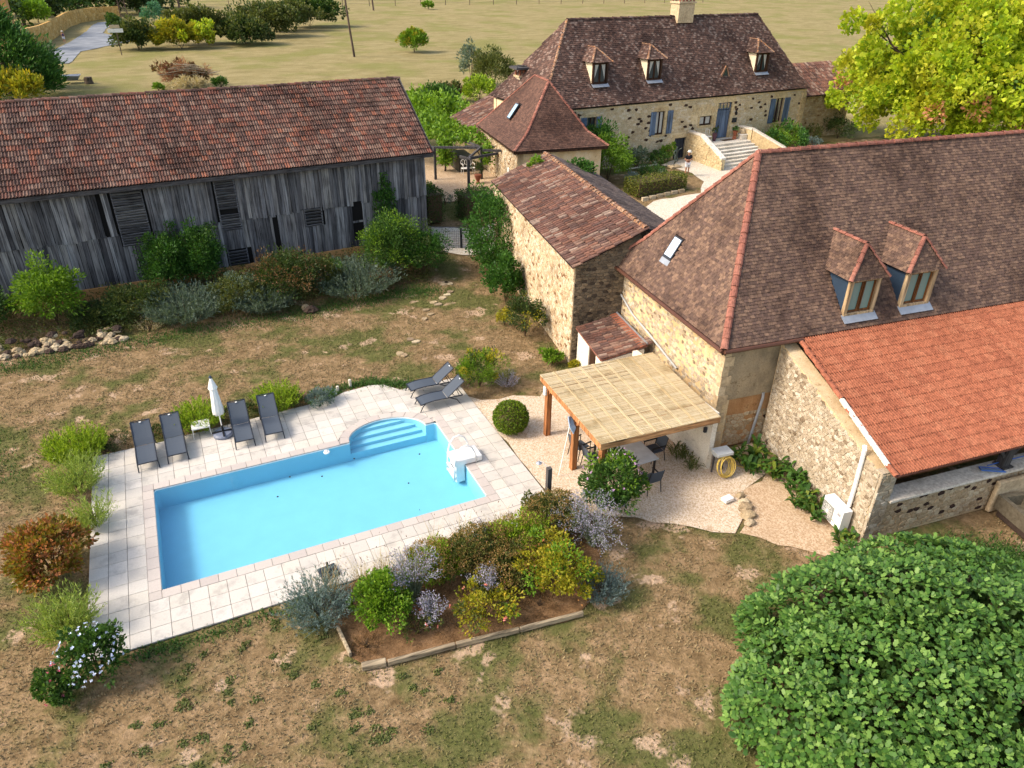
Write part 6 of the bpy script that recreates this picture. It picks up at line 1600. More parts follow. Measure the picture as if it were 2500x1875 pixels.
# ================================================================ foliage
def mkq(name, Q, mat, parent=None, kind=None, label=None):
    """Q (n,k,3): n separate leaves of k corners in world space"""
    Q = np.asarray(Q, float); n, k = Q.shape[:2]
    V = Q.reshape(-1, 3) - (ORG[parent.name] if parent is not None else 0)
    me = bpy.data.meshes.new(name)
    me.vertices.add(n * k); me.vertices.foreach_set("co", V.ravel().astype(np.float32))
    me.loops.add(n * k); me.loops.foreach_set("vertex_index", np.arange(n * k, dtype=np.int32))
    me.polygons.add(n); me.polygons.foreach_set("loop_start", np.arange(0, n * k, k, dtype=np.int32))
    me.update(calc_edges=True); me.materials.append(mat)
    o = bpy.data.objects.new(name, me)
    if parent is None: ORG[o.name] = np.zeros(3)
    link(o, parent)
    return tag(o, label, None, None, kind)
def unit(a): return a / (np.linalg.norm(a, axis=-1, keepdims=True) + 1e-9)
def leaves(P, D, L, W, rg, fold=.25):
    n = len(P); D = unit(D); R = unit(np.cross(D, rg.normal(size=(n, 3)))); N = np.cross(R, D)
    L = np.asarray(L).reshape(-1, 1) * np.ones((n, 1)); W = np.asarray(W).reshape(-1, 1) * np.ones((n, 1))
    mid = P + D * L * .5 - N * L * .0
    return np.stack([P, mid + R * W * .5 + N * W * fold, P + D * L, mid - R * W * .5 + N * W * fold], 1)
def ell(n, rg, lo=-.35):
    d = unit(rg.normal(size=(n * 3, 3))); d = d[d[:, 2] > lo][:n]
    return d
def cloud(c, r, n, L, W=None, clumps=40, seed=1, up=.35, shell=(.55, 1.0), cr=.3, lo=-.3, rough=.12):
    rg = np.random.default_rng(seed); c, r = np.array(c, float), np.array(r, float)
    d = ell(clumps, rg, lo); K = len(d); f = rg.uniform(shell[0], shell[1], (K, 1)) * (1 + rg.normal(0, rough, (K, 1)))
    CC = c + d * r * f; rad = cr * r.mean() * rg.uniform(.6, 1.25, K)
    k = rg.integers(0, K, n); q = rg.normal(size=(n, 3)); q = unit(q) * rg.uniform(.2, 1, (n, 1)) ** .5
    P = CC[k] + q * rad[k][:, None]
    P[:, 2] = np.maximum(P[:, 2], c[2] - r[2] * .55)
    D = unit(d[k]) * .6 + unit(q) * .8 + rg.normal(size=(n, 3)) * .5 + np.array([0, 0, up])
    s = rg.uniform(.65, 1.3, n)
    return leaves(P, D, L * s, (W or L * .5) * s, rg)
def spikes(c, r, h, ns, nl, L, W, seed=1, spread=.55, base=.35, curl=.2):
    """bundle of leafy stems rising from a root plate"""
    rg = np.random.default_rng(seed); a = rg.uniform(0, 2 * np.pi, ns); q = np.sqrt(rg.uniform(0, 1, ns))
    B = np.stack([c[0] + r * base * q * np.cos(a), c[1] + r * base * q * np.sin(a), np.full(ns, c[2])], 1)
    lean = spread * q * rg.uniform(.6, 1.3, ns); H = h * rg.uniform(.65, 1.12, ns) * (1 - .25 * q)
    D = np.stack([np.cos(a) * lean, np.sin(a) * lean, np.ones(ns)], 1)
    D /= np.sqrt((D ** 2).sum(1))[:, None]
    t = rg.uniform(.22, 1, (ns, nl))
    P = B[:, None] + D[:, None] * (H[:, None] * t)[..., None]
    P = P + np.stack([np.cos(a), np.sin(a), np.zeros(ns)], 1)[:, None] * (curl * H[:, None] * t ** 2 * q[:, None])[..., None]
    o = rg.normal(size=(ns, nl, 3)) * .55 + D[:, None] * 1.25
    P, o = P.reshape(-1, 3), o.reshape(-1, 3); s = rg.uniform(.7, 1.3, len(P))
    return leaves(P, o, L * s, W * s, rg)
def blades(P, H, W, rg, lean=.5, curve=.35):
    """grass blades as tapering 5-corner strips"""
    n = len(P); a = rg.uniform(0, 2 * np.pi, n); d = np.stack([np.cos(a), np.sin(a), np.zeros(n)], 1); s = np.stack([-d[:, 1], d[:, 0], np.zeros(n)], 1)
    H = np.asarray(H).reshape(-1, 1) * rg.uniform(.6, 1.25, (n, 1)); l = rg.uniform(.1, 1, (n, 1)) * lean; U = np.array([0, 0, 1.0])
    m = P + U * H * .55 + d * H * l * .4; t = P + U * H * (1 - curve * l) + d * H * l
    return np.concatenate([np.stack([P - s * W * .5, P + s * W * .5, m + s * W * .42, m - s * W * .42], 1), np.stack([m - s * W * .42, m + s * W * .42, t + s * W * .08, t - s * W * .08], 1)])
def stems(root, c, h, r, n, mat, seed=1, rad=.018, name="branch"):
    rg = random.Random(seed); mb = MB()
    for k in range(n):
        a = 2 * math.pi * k / n + rg.uniform(-.4, .4); q = rg.uniform(.2, .75)
        mb.tube([c, V3(*c) + V3(math.cos(a) * r * q * .4, math.sin(a) * r * q * .4, h * .45), V3(*c) + V3(math.cos(a) * r * q, math.sin(a) * r * q, h * .82)], [rad * 1.4, rad, rad * .4], 5)
    return part(name, mb, mat, root)
def gpos(x, y): return V3(x, y, float(zt(x, y)) - .06)
def shrub(name, label, cat, x, y, w, h, n, L, mat, W=None, seed=1, clumps=40, group=None, z=None, bl=None, mats2=None, shell=(.55, 1), cr=.3, up=.35, wy=None, nst=6, rough=.12, lo=-.3):
    c = gpos(x, y) if z is None else V3(x, y, z)
    t = thing(name, label, cat, c, group)
    rx, ry, rz = w / 2, (wy or w) / 2, h * .56
    Q = cloud((x, y, c[2] + h * .47), (rx * .86, ry * .86, rz * .86), n, L, W, clumps, seed, up, shell, cr, lo, rough)
    mkq("foliage", Q, mat, t)
    if mats2:
        for j, (m2, k2, L2) in enumerate(mats2): mkq("foliage", cloud((x, y, c[2] + h * .5), (rx * .9, ry * .9, rz * .9), k2, L2, None, max(8, clumps // 3), seed + 70 + j, up, (.75, 1.05), cr * .8, lo, rough), m2, t)
    if nst: stems(t, c, h, w / 2, nst, M['twig'], seed)
    if bl: blossom(t, (x, y, c[2] + h * .5), (rx * .95, ry * .95, rz * .98), *bl, seed)
    return t
def blossom(t, c, r, mat, n, size, seed):
    rg = np.random.default_rng(seed + 5); d = ell(n, rg, -.1); P = np.array(c) + d * np.array(r) * rg.uniform(.88, 1.06, (n, 1)); out = []
    for k in range(5):
        a = 2 * np.pi * k / 5; x = unit(np.cross(d, rg.normal(size=(n, 3)) * .01 + np.array([.3, .5, .8]))); y = np.cross(d, x)
        out.append(leaves(P, x * np.cos(a) + y * np.sin(a) + d * .45, size * rg.uniform(.7, 1.2, n), size * .8, rg, .1))
    mkq("blossom", np.concatenate(out), mat, t)
def spiky(name, label, cat, x, y, w, h, ns, nl, mat, L=.11, W=.016, seed=1, spread=.55, group=None, curl=.2, base=.35):
    c = gpos(x, y); t = thing(name, label, cat, c, group)
    mkq("foliage", spikes(c, w / 2 * 1.2, h, ns, nl, L, W, seed, spread, base, curl), mat, t)
    stems(t, c, h * .7, w / 2 * .7, 10, M['twig'], seed, .012)
    return t
# ---------------------------------------------------------------- lawn and field grass
def scatter(n, x0, x1, y0, y1, bad, seed):
    rg = np.random.default_rng(seed); x = rg.uniform(x0, x1, n); y = rg.uniform(y0, y1, n); keep = np.ones(n, bool)
    d = np.stack([x, y, np.zeros(n)], 1) - CAM; z = d @ _f
    keep &= (z > 1) & (np.abs(d @ _r2) < .74 * z) & (np.abs(d @ _u2) < .57 * z)
    for P in bad:
        P = np.array(P, float); r = np.zeros(n, bool)
        for (x1_, y1_), (x2_, y2_) in zip(P, np.roll(P, -1, 0)):
            m = ((y1_ > y) != (y2_ > y)) & (x < (x2_ - x1_) * (y - y1_) / (y2_ - y1_ + 1e-12) + x1_); r ^= m
        keep &= ~r
    return x[keep], y[keep], rg
TER = [(-1.55, -1.55), (12.05, -1.55), (12.05, 7.85), (9.7, 7.95), (9.14, 8.75), (8.6, 8.9), (7.5, 8.8), (6.9, 8.5), (-1.55, 8.05)]
FARMP = [(17.0, 7), (18.0, -1), (19.4, -6.6), (60, -12), (60, 20), (26, 22), (19.2, 20)]
BARNP = [(-20, 20.9), (16.4, 22.9), (16.4, 34), (-20, 33)]
def grass_mat():
    t = NT('lawn_blades'); r = t.rnd(); a = t.noise(.35, 5, .62); b = t.noise(1.6, 4, .65)
    dry = t.ramp(r, pal((150, 132, 98), (186, 164, 124), (128, 110, 80), (170, 150, 112), k=.72))
    gr = t.ramp(r, pal((84, 98, 44), (110, 122, 56), (66, 82, 38), (128, 134, 70), k=.66))
    f = t.math('ADD', t.step(a, .44, .62), t.math('MULTIPLY', t.step(b, .5, .66), .55), True)
    c = t.mix(dry, gr, t.math('MULTIPLY', f, t.math('ADD', t.math('MULTIPLY', r, .6), .45), True))
    s = t.bsdf(c, .85, None, .1); tr = t.n("BsdfTranslucent"); t.l(c, tr.inputs[0]); m = t.n("MixShader"); m.inputs[0].default_value = .2
    t.l(s.outputs[0], m.inputs[1]); t.l(tr.outputs[0], m.inputs[2]); t.l(m.outputs[0], t.out.inputs["Surface"]); return t.m
M['grass'] = grass_mat()
x, y, rg = scatter(230000, -16, 28, -14, 27, [TER, PATIO, BEDEARTH, FBED, FARMP, BARNP], 11)
bare = (np.sin(x * 1.3 + 2 * np.sin(y * .7)) * np.sin(y * 1.9 + np.sin(x * 1.1)) > .72) & (rg.uniform(size=len(x)) < .8)
x, y = x[~bare], y[~bare]
P = np.stack([x, y, gz(x, y) - .005], 1); mkq("lawn_grass", blades(P, .085, .03, rg, 1.4, .5), M['grass'], None, "stuff", "short dry lawn grass with greener patches")
# greener fringes: along the shrubs, the terrace edge and behind the lean-to
def fringe(name, pts, n, spread, h, mat, seed, label, w=.03):
    rg = np.random.default_rng(seed); pts = np.array(pts, float); k = rg.integers(0, len(pts) - 1, n); t = rg.uniform(size=(n, 1))
    p = pts[k] * (1 - t) + pts[k + 1] * t + rg.normal(0, spread, (n, 2))
    P = np.stack([p[:, 0], p[:, 1], gz(p[:, 0], p[:, 1])], 1); mkq(name, blades(P, h, w, rg, 1.0, .4), mat, None, "stuff", label)
fringe("green_grass", [(-9, 15.5), (-5, 16.6), (-1, 16.8), (3, 17.2), (7.5, 16.9), (11, 17.2), (13, 17.6), (14.5, 17)], 9000, .45, .11, M['lf_green'], 21, "greener grass growing along the barn shrubs")
fringe("terrace_grass", [(6.6, 8.75), (7.4, 9.1), (8.6, 9.2), (9.5, 8.6), (10.2, 8.2)], 1700, .2, .16, M['lf_green'], 22, "green grass along the rounded terrace edge")
fringe("terrace_weeds", [(-.5, -1.75), (.6, -1.8), (3.6, -1.75), (4.2, -1.8)], 900, .14, .12, M['lf_green'], 23, "green weeds along the front terrace edge")
fringe("yard_grass", [(20.4, -7.6), (22.0, -8.4), (23.5, -9.2), (22, -9.0)], 9000, .5, .12, M['lf_green'], 24, "green grass growing below the lean-to wall")
fringe("left_grass", [(-9, 9), (-6.5, 10.5), (-5, 8)], 5000, .9, .1, M['lf_green'], 25, "greener grass at the far end of the lawn")
rg = np.random.default_rng(31); k = 60; cx = np.concatenate([rg.uniform(.3, 6.5, k), rg.uniform(-2, 2, 12)]); cy = np.concatenate([rg.uniform(-6.8, -2.0, k), rg.uniform(-6.5, -3.5, 12)])
ci = rg.integers(0, len(cx), 2400); p = np.stack([cx[ci] + rg.normal(0, .06, 2400), cy[ci] + rg.normal(0, .05, 2400)], 1)
m = ~((p[:, 0] > 4.1) & (p[:, 1] > -5)); p = p[m]
mkq("weed_rosettes", blades(np.stack([p[:, 0], p[:, 1], gz(p[:, 0], p[:, 1])], 1), .07, .05, rg, 1.6, .7), M['lf_olive'], None, "stuff", "dark low weed rosettes scattered over the dry lawn")
# ---------------------------------------------------------------- round the terrace
spiky("rosemary_bush", "dense rounded rosemary at the far corner of the terrace", "shrub", -1.95, 8.3, 1.5, 1.05, 420, 26, M['lf_rosemary'], .11, .022, 1, .5, curl=.05, base=.8)
spiky("rosemary_bush", "loose pale rosemary arching over the terrace, behind the rounded one", "shrub", -1.85, 6.1, 1.7, 1.35, 260, 26, M['lf_rose_light'], .12, .017, 2, .6)
spiky("rosemary_bush", "small pale rosemary squeezed behind the red shrub", "shrub", -1.35, 4.0, 1.0, 1.2, 140, 24, M['lf_rose_light'], .12, .017, 3, .6)
spiky("rosemary_bush", "pale green rosemary between red shrub and blue hibiscus", "shrub", -1.9, -.25, 1.6, 1.25, 260, 26, M['lf_rose_light'], .12, .018, 4, .62)
shrub("red_shrub", "big shrub with orange red and yellow green leaves beside the terrace", "shrub", -2.35, 2.2, 2.35, 1.75, 5200, .13, M['lf_red'], .075, 5, 60)
shrub("hibiscus_bush", "hibiscus bush covered in pale blue flowers at the terrace corner", "shrub", -1.2, -2.05, 1.65, 1.5, 3600, .1, M['lf_green'], .06, 6, 50, bl=(M['fl_white'], 70, .055))
shrub("hibiscus_bush", "lower hibiscus with pink flowers at the foot of the blue one", "shrub", -2.0, -2.25, 1.1, .85, 1700, .09, M['lf_green'], .055, 7, 30, bl=(M['fl_pink'], 18, .05))
G2 = "low dark cushions edging the terrace"
for i, (x_, y_, w_, h_, lab) in enumerate([(-.75, 8.45, 1.2, .45, "low dark cushion plant left of the first lounger"), (.73, 8.55, .8, .42, "low dark cushion plant between the first two loungers"), (3.0, 8.6, 1.0, .5, "low dark cushion plant behind the parasol"),
        (3.9, 8.6, .8, .5, "low dark cushion plant between the third and fourth lounger"), (5.6, 8.5, .9, .5, "low dark cushion plant beside the grey santolina")]):
    shrub("cushion_plant", lab, "plant", x_, y_, w_, h_, 1300, .07, M['lf_dark'], .02, 10 + i, 26, G2, mats2=[(M['lf_brown'], 160, .06)], nst=0)
spiky("rosemary_bush", "bright green rosemary behind the white side table", "shrub", 2.05, 8.6, 1.5, .95, 300, 26, M['lf_rosemary'], .11, .021, 15, .6, curl=.1, base=.7)
spiky("rosemary_bush", "bright green rosemary behind the fourth lounger", "shrub", 4.95, 8.75, 1.4, .95, 300, 26, M['lf_rosemary'], .11, .021, 16, .6, curl=.1, base=.7)
shrub("santolina", "blue grey santolina mound hanging over the terrace edge", "plant", 6.55, 8.4, 1.3, .55, 2600, .08, M['lf_silver'], .03, 17, 40, nst=0, mats2=[(M['lf_green'], 300, .08)])
shrub("juniper_bush", "feathery yellow green bush beside the two sideways loungers", "shrub", 12.75, 7.0, 2.0, 1.6, 3400, .12, M['lf_bright'], .03, 18, 44, up=.9, mats2=[(M['lf_yellow'], 700, .1), (M['lf_dark'], 900, .1)], rough=.2)
spiky("lavender", "small grey lavender between the feathery bush and the lawn", "plant", 13.8, 6.5, .9, .7, 70, 18, M['lf_sage'], .06, .02, 19, .8)
def ballplant():
    c = gpos(12.5, 3.5); t = thing("box_ball", "clipped round box ball standing on the gravel", "shrub", c); rg = np.random.default_rng(3)
    d = unit(rg.normal(size=(5200, 3))); d = d[d[:, 2] > -.75]; P = np.array([12.5, 3.5, c[2] + .62]) + d * np.array([.66, .66, .62]) * rg.uniform(.86, 1.0, (len(d), 1))
    mkq("foliage", leaves(P, d * .7 + rg.normal(size=P.shape) * .7 + np.array([0, 0, .2]), .075 * rg.uniform(.7, 1.3, len(d)), .045, rg), M['lf_box'], t)
    mb = MB().lathe((12.5, 3.5, c[2] + .1), [(.3, 0), (.5, .2), (.55, .5), (.45, .85), (.15, 1.02)], 12)
    part("twig_core", mb, M['twig'], t)
ballplant()
# flowering hibiscus in front of the pergola
shrub("hibiscus_bush", "tall green hibiscus with mauve flowers in front of the pergola", "shrub", 13.45, -1.95, 2.0, 2.25, 5200, .12, M['lf_green'], .06, 20, 60, bl=(M['fl_mauve'], 36, .055), mats2=[(M['lf_bright'], 900, .11)])
# ---------------------------------------------------------------- flower bed
def sedum(x_, y_, w_, h_, lab, seed):
    t = shrub("sedum_clump", lab, "plant", x_, y_, w_, h_, int(2300 * w_ * w_ ** .3), .09, M['lf_olive'] if seed % 2 else M['lf_rosemary'], .04, seed, int(38 * w_), "brown seeded sedum clumps in the flower bed", wy=w_ * .8, nst=4, up=.6)
    rg = np.random.default_rng(seed); n = int(85 * w_); d = ell(n, rg, .1); P = np.array([x_, y_, gpos(x_, y_)[2] + h_ * .5]) + d * np.array([w_ * .46, w_ * .38, h_ * .55])
    k = rg.integers(0, n, n * 16); q = P[k] + rg.normal(0, 1, (len(k), 3)) * np.array([.06, .06, .015])
    mkq("seed_head", leaves(q, rg.normal(size=q.shape) + np.array([0, 0, .6]), .045, .035, rg), M['lf_sedum'], t)
sedum(11.3, -2.1, 2.2, 1.35, "brown sedum clump nearest the shower post", 61)
sedum(10.0, -2.6, 2.3, 1.35, "brown sedum clump in the middle of the flower bed", 62)
sedum(8.7, -2.5, 2.2, 1.3, "brown sedum clump left of the middle, behind the small sage", 63)
sedum(7.3, -2.4, 2.0, 1.2, "brown sedum clump behind the tall lilac sage", 64)
sedum(9.2, -3.4, 1.9, 1.1, "brown sedum clump low in front of the others", 65)
shrub("lime_shrub", "round lime green shrub near the front corner of the flower bed", "shrub", 5.6, -3.1, 1.75, 1.4, 4200, .1, M['lf_bright'], .07, 66, 46)
shrub("rose_bush", "yellowing rose bush at the lawn side of the flower bed", "shrub", 10.35, -4.2, 2.1, 1.6, 3800, .1, M['lf_yellow'], .06, 67, 46, mats2=[(M['lf_bright'], 900, .1), (M['lf_red'], 200, .09)], rough=.25)
shrub("rose_bush", "low yellow flowered rose in the front of the flower bed", "shrub", 8.1, -4.25, 1.9, .9, 1900, .09, M['lf_yellow'], .05, 68, 30, bl=(M['fl_rose'], 6, .07), mats2=[(M['lf_olive'], 700, .1)], rough=.3)
shrub("rose_bush", "nearly leafless small rose with salmon flowers on dry soil", "shrub", 6.3, -4.0, 1.1, .55, 420, .08, M['lf_olive'], .05, 69, 18, bl=(M['fl_rose'], 8, .06), rough=.3)
def sage(x_, y_, w_, h_, n, lab, seed):
    c = gpos(x_, y_); t = thing("russian_sage", lab, "plant", c, "lilac russian sage in the flower bed"); rg = np.random.default_rng(seed); mb = MB(); F, Lf = [], []
    for k in range(n):
        a = rg.uniform(0, 2 * np.pi); q = rg.uniform(.25, 1); e = np.array([np.cos(a), np.sin(a), 0])
        p0 = c; p1 = c + e * w_ * .2 * q + UP * h_ * .5; p2 = c + e * w_ * .52 * q + UP * h_ * (1.05 - .5 * q ** 2)
        mb.tube([p0, p1, p2], [.009, .007, .003], 4)
        T = rg.uniform(.45, 1, 34)[:, None]; s = p1 + (p2 - p1) * (T - .45) / .55 if True else 0
        br = rg.normal(0, .05, (34, 3)); F.append(leaves(s + br, rg.normal(size=(34, 3)) + (p2 - p1) * 1.5, .055, .028, rg))
        T = rg.uniform(.1, .6, 14)[:, None]; s = p0 + (p1 - p0) * T; Lf.append(leaves(s + rg.normal(0, .03, (14, 3)), rg.normal(size=(14, 3)) + UP, .07, .025, rg))
    part("stem", mb, M['straw_hat'] if False else M['lf_sage_leaf'], t); mkq("blossom", np.concatenate(F), M['lf_sage'], t); mkq("foliage", np.concatenate(Lf), M['lf_sage_leaf'], t)
sage(12.1, -3.1, 2.7, 1.8, 80, "largest silvery sage at the end of the flower bed by the hibiscus", 71)
sage(6.6, -2.9, 1.9, 1.8, 60, "tall lilac sage beside the lime green shrub", 72)
sage(6.75, -3.9, 1.1, 1.0, 26, "lower lilac sage falling over the dry soil near the lime shrub", 73)
sage(8.35, -3.6, 1.0, 1.15, 26, "small lilac sage in the middle front of the flower bed", 74)
sage(9.1, -1.75, 1.1, .9, 26, "lilac sage leaning over the paving behind the sedum", 75)
sage(10.7, -3.35, .9, 1.0, 18, "lilac sage between the sedum and the yellowing rose", 76)
sage(7.0, -1.75, .8, .8, 12, "thin lilac sage at the paving edge", 77)
spiky("santolina", "blue grey lavender bush at the near terrace corner of the flower bed", "plant", 4.1, -2.4, 1.3, 1.15, 420, 22, M['lf_silver'], .09, .018, 80, .75, base=.6)
spiky("santolina", "blue grey santolina at the lawn corner of the flower bed", "plant", 11.35, -4.9, .95, .85, 260, 20, M['lf_silver'], .08, .018, 81, .7, base=.6)
def grassclump(x_, y_, w_, h_, n, lab, seed, seedhead=True):
    c = gpos(x_, y_); t = thing("feather_grass", lab, "ornamental grass", c, "straw coloured feather grass along the paving"); rg = np.random.default_rng(seed)
    P = np.stack([c[0] + rg.normal(0, w_ * .12, n), c[1] + rg.normal(0, w_ * .1, n), np.full(n, c[2])], 1)
    Q = blades(P, h_, .012, rg, .8, .25); mkq("blade", Q, M['lf_straw'], t, "stuff")
    if seedhead:
        tip = Q[n:, 3]; k = rg.integers(0, n, n); mkq("seed_head", leaves(tip[k][:n // 2], rg.normal(0, .3, (n // 2, 3)) + UP, .09, .02, rg), M['lf_brown'], t, "stuff")
for i, (x_, y_, w_, h_, n, lab) in enumerate([(4.55, -1.75, 1.3, 1.0, 90, "feather grass beside the blue grey lavender"), (6.1, -1.8, 1.2, .95, 80, "feather grass behind the lime shrub"), (7.7, -1.55, 1.2, 1.0, 80, "feather grass between two lilac sages"), (8.6, -1.45, 1.0, 1.0, 70, "feather grass left of the sage at the paving"), (9.8, -1.4, 1.0, .9, 60, "feather grass behind the middle sedum"), (5.4, -1.75, .9, .85, 60, "feather grass beside the empty parasol base")]): grassclump(x_, y_, w_, h_, n, lab, 90 + i)
G3 = "dry brown bed plants"
for i, (x_, y_, w_, h_, lab) in enumerate([(4.95, -2.4, .9, .75, "dark brown dry clump beside the blue grey lavender"), (4.95, -3.9, .6, .4, "small dry brown clump by the side rail"), (7.3, -4.2, 1.3, .4, "dry brown stalks in front of the small sage"), (9.6, -4.5, .9, .4, "dry brown stalks before the yellowing rose"), (7.0, -3.0, .9, .5, "dark dry clump under the tall sage"), (5.9, -1.95, .9, .6, "rust brown clump behind the lime shrub")]):
    spiky("dry_clump", lab, "plant", x_, y_, w_, h_, 110, 7, M['lf_brown'], .06, .014, 100 + i, .9, G3, base=.7)
shrub("young_shrub", "slim young shrub with upright shoots beside the shower post", "shrub", 10.9, -1.55, .8, 1.25, 700, .09, M['lf_olive'], .05, 107, 16, shell=(.3, 1.1), rough=.3)
# ---------------------------------------------------------------- beds beside the buildings
def strap(name, lab, x_, y_, w_, wy, h_, n, mat, seed, L=.5, W=.11, group=None, ang=0):
    c = gpos(x_, y_); t = thing(name, lab, "plant", c, group); rg = np.random.default_rng(seed); pl = []
    for k in range(n):
        p = c + V3(rg.uniform(-w_, w_) / 2, rg.uniform(-wy, wy) / 2, 0); m = rg.integers(5, 9)
        for j in range(m):
            a = rg.uniform(0, 2 * np.pi); e = np.array([np.cos(a), np.sin(a), 0]); s = np.array([-e[1], e[0], 0]); l = L * rg.uniform(.7, 1.25); z0 = rg.uniform(0, h_ * .45); b = p + UP * z0; q = rg.uniform(.35, .9)
            m1 = b + e * l * .35 * q + UP * l * .45; m2 = b + e * l * .75 * q + UP * l * .62; tp = b + e * l * 1.1 * q + UP * l * .55
            pl.append([b, m1 + s * W * .5, m2 + s * W * .42, tp, m2 - s * W * .42, m1 - s * W * .5])
    pl = np.array(pl); items = [(q, [(0, 1, 5), (1, 2, 4, 5), (2, 3, 4)]) for q in pl]
    pieces(t, "leaf", items, mat, "leaves", 120)
    return t
G4 = "broad leaved lilies along the lean-to wall"
strap("lily_clump", "broad leaved clump in the corner under the zinc downpipe", 19.35, -1.9, 1.5, 1.3, .7, 22, M['lf_canna'], 111, .55, .13, G4)
strap("lily_clump", "broad leaved clump second from the wall corner, below the rubble wall", 19.75, -3.3, .9, 1.2, .7, 20, M['lf_canna'], 112, .5, .12, G4)
strap("lily_clump", "broad leaved clump beside the air conditioner, turning yellow at the foot", 19.35, -4.6, .9, 1.2, .6, 20, M['lf_canna'], 113, .5, .12, G4)
strap("lily_clump", "low broad leaved tuft under the air conditioner", 19.15, -6.05, .6, .6, .3, 8, M['lf_canna'], 114, .4, .1, G4)
strap("bamboo_clump", "small reddish green bamboo at the foot of the white screen wall", 17.25, -.75, .5, 1.3, .45, 26, M['lf_olive'], 115, .4, .035)
shrub("wild_fern", "bright fern clump at the shed corner", "fern", 16.4, 7.5, .9, .75, 900, .16, M['lf_bright'], .06, 116, 20, rough=.25)
shrub("wild_fern", "small yellow green plant at the annex corner", "plant", 16.95, 6.6, .5, .45, 350, .12, M['lf_yellow'], .05, 117, 12)
shrub("wall_shrub", "dark shrub against the foot of the shed wall", "shrub", 16.5, 10.4, 1.9, 2.0, 3600, .1, M['lf_dark'], .06, 118, 40, mats2=[(M['lf_yellow'], 350, .1)])
shrub("wall_shrub", "low yellow tipped shrub on the lawn beside the shed shrub", "shrub", 16.1, 11.8, .9, .8, 700, .1, M['lf_yellow'], .05, 119, 16)
def ivywall(name, lab, boxes, n, mat, seed, L=.11, cat="climber"):
    rg = np.random.default_rng(seed); P, D = [], []; tot = sum(w * h for _, _, w, h, _ in boxes)
    t = thing(name, lab, cat, boxes[0][0])
    for o, ex, w, h, th in boxes:
        o, ex = np.array(o, float), np.array(ex, float); nn = np.cross(ex, UP); k = int(n * w * h / tot)
        u, v = rg.uniform(0, 1, k), rg.uniform(0, 1, k)
        bul = th * (.45 + .55 * np.sin(np.pi * u) ** .5 * (1 - .3 * v)) * rg.uniform(.5, 1.1, k) * (1 + .25 * np.sin(u * 17 + v * 23))
        P.append(o + ex * (u * w)[:, None] + UP * (v * h)[:, None] + nn * bul[:, None]); D.append(np.tile(nn, (k, 1)))
    P, D = np.concatenate(P), np.concatenate(D)
    mkq("foliage", leaves(P, D * .6 + rg.normal(size=P.shape) * .6 + np.array([0, 0, -.2]), L * rg.uniform(.7, 1.3, len(P)), L * .75, rg), mat, t)
    o, ex, w, h, th = boxes[0]; mb = MB()
    for k in range(4): mb.tube([np.array(o) + np.array(ex) * w * (k + .5) / 4, np.array(o) + np.array(ex) * w * (k + .8) / 4 + UP * h * .9], [.03, .012], 5)
    part("stem", mb, M['twig'], t); return t
shrub("ivy_bush", "tall ivy mass covering the far end of the shed wall", "climber", 18.2, 18.0, 2.3, 4.7, 9500, .13, M['lf_ivy'], .09, 120, 120, wy=4.6, shell=(.7, 1), lo=-.9)
shrub("ivy_bush", "rounded ivy bush at the shed wall in front of the tall ivy", "climber", 17.25, 14.2, 2.2, 2.5, 4800, .12, M['lf_ivy'], .085, 121, 50, wy=2.4)
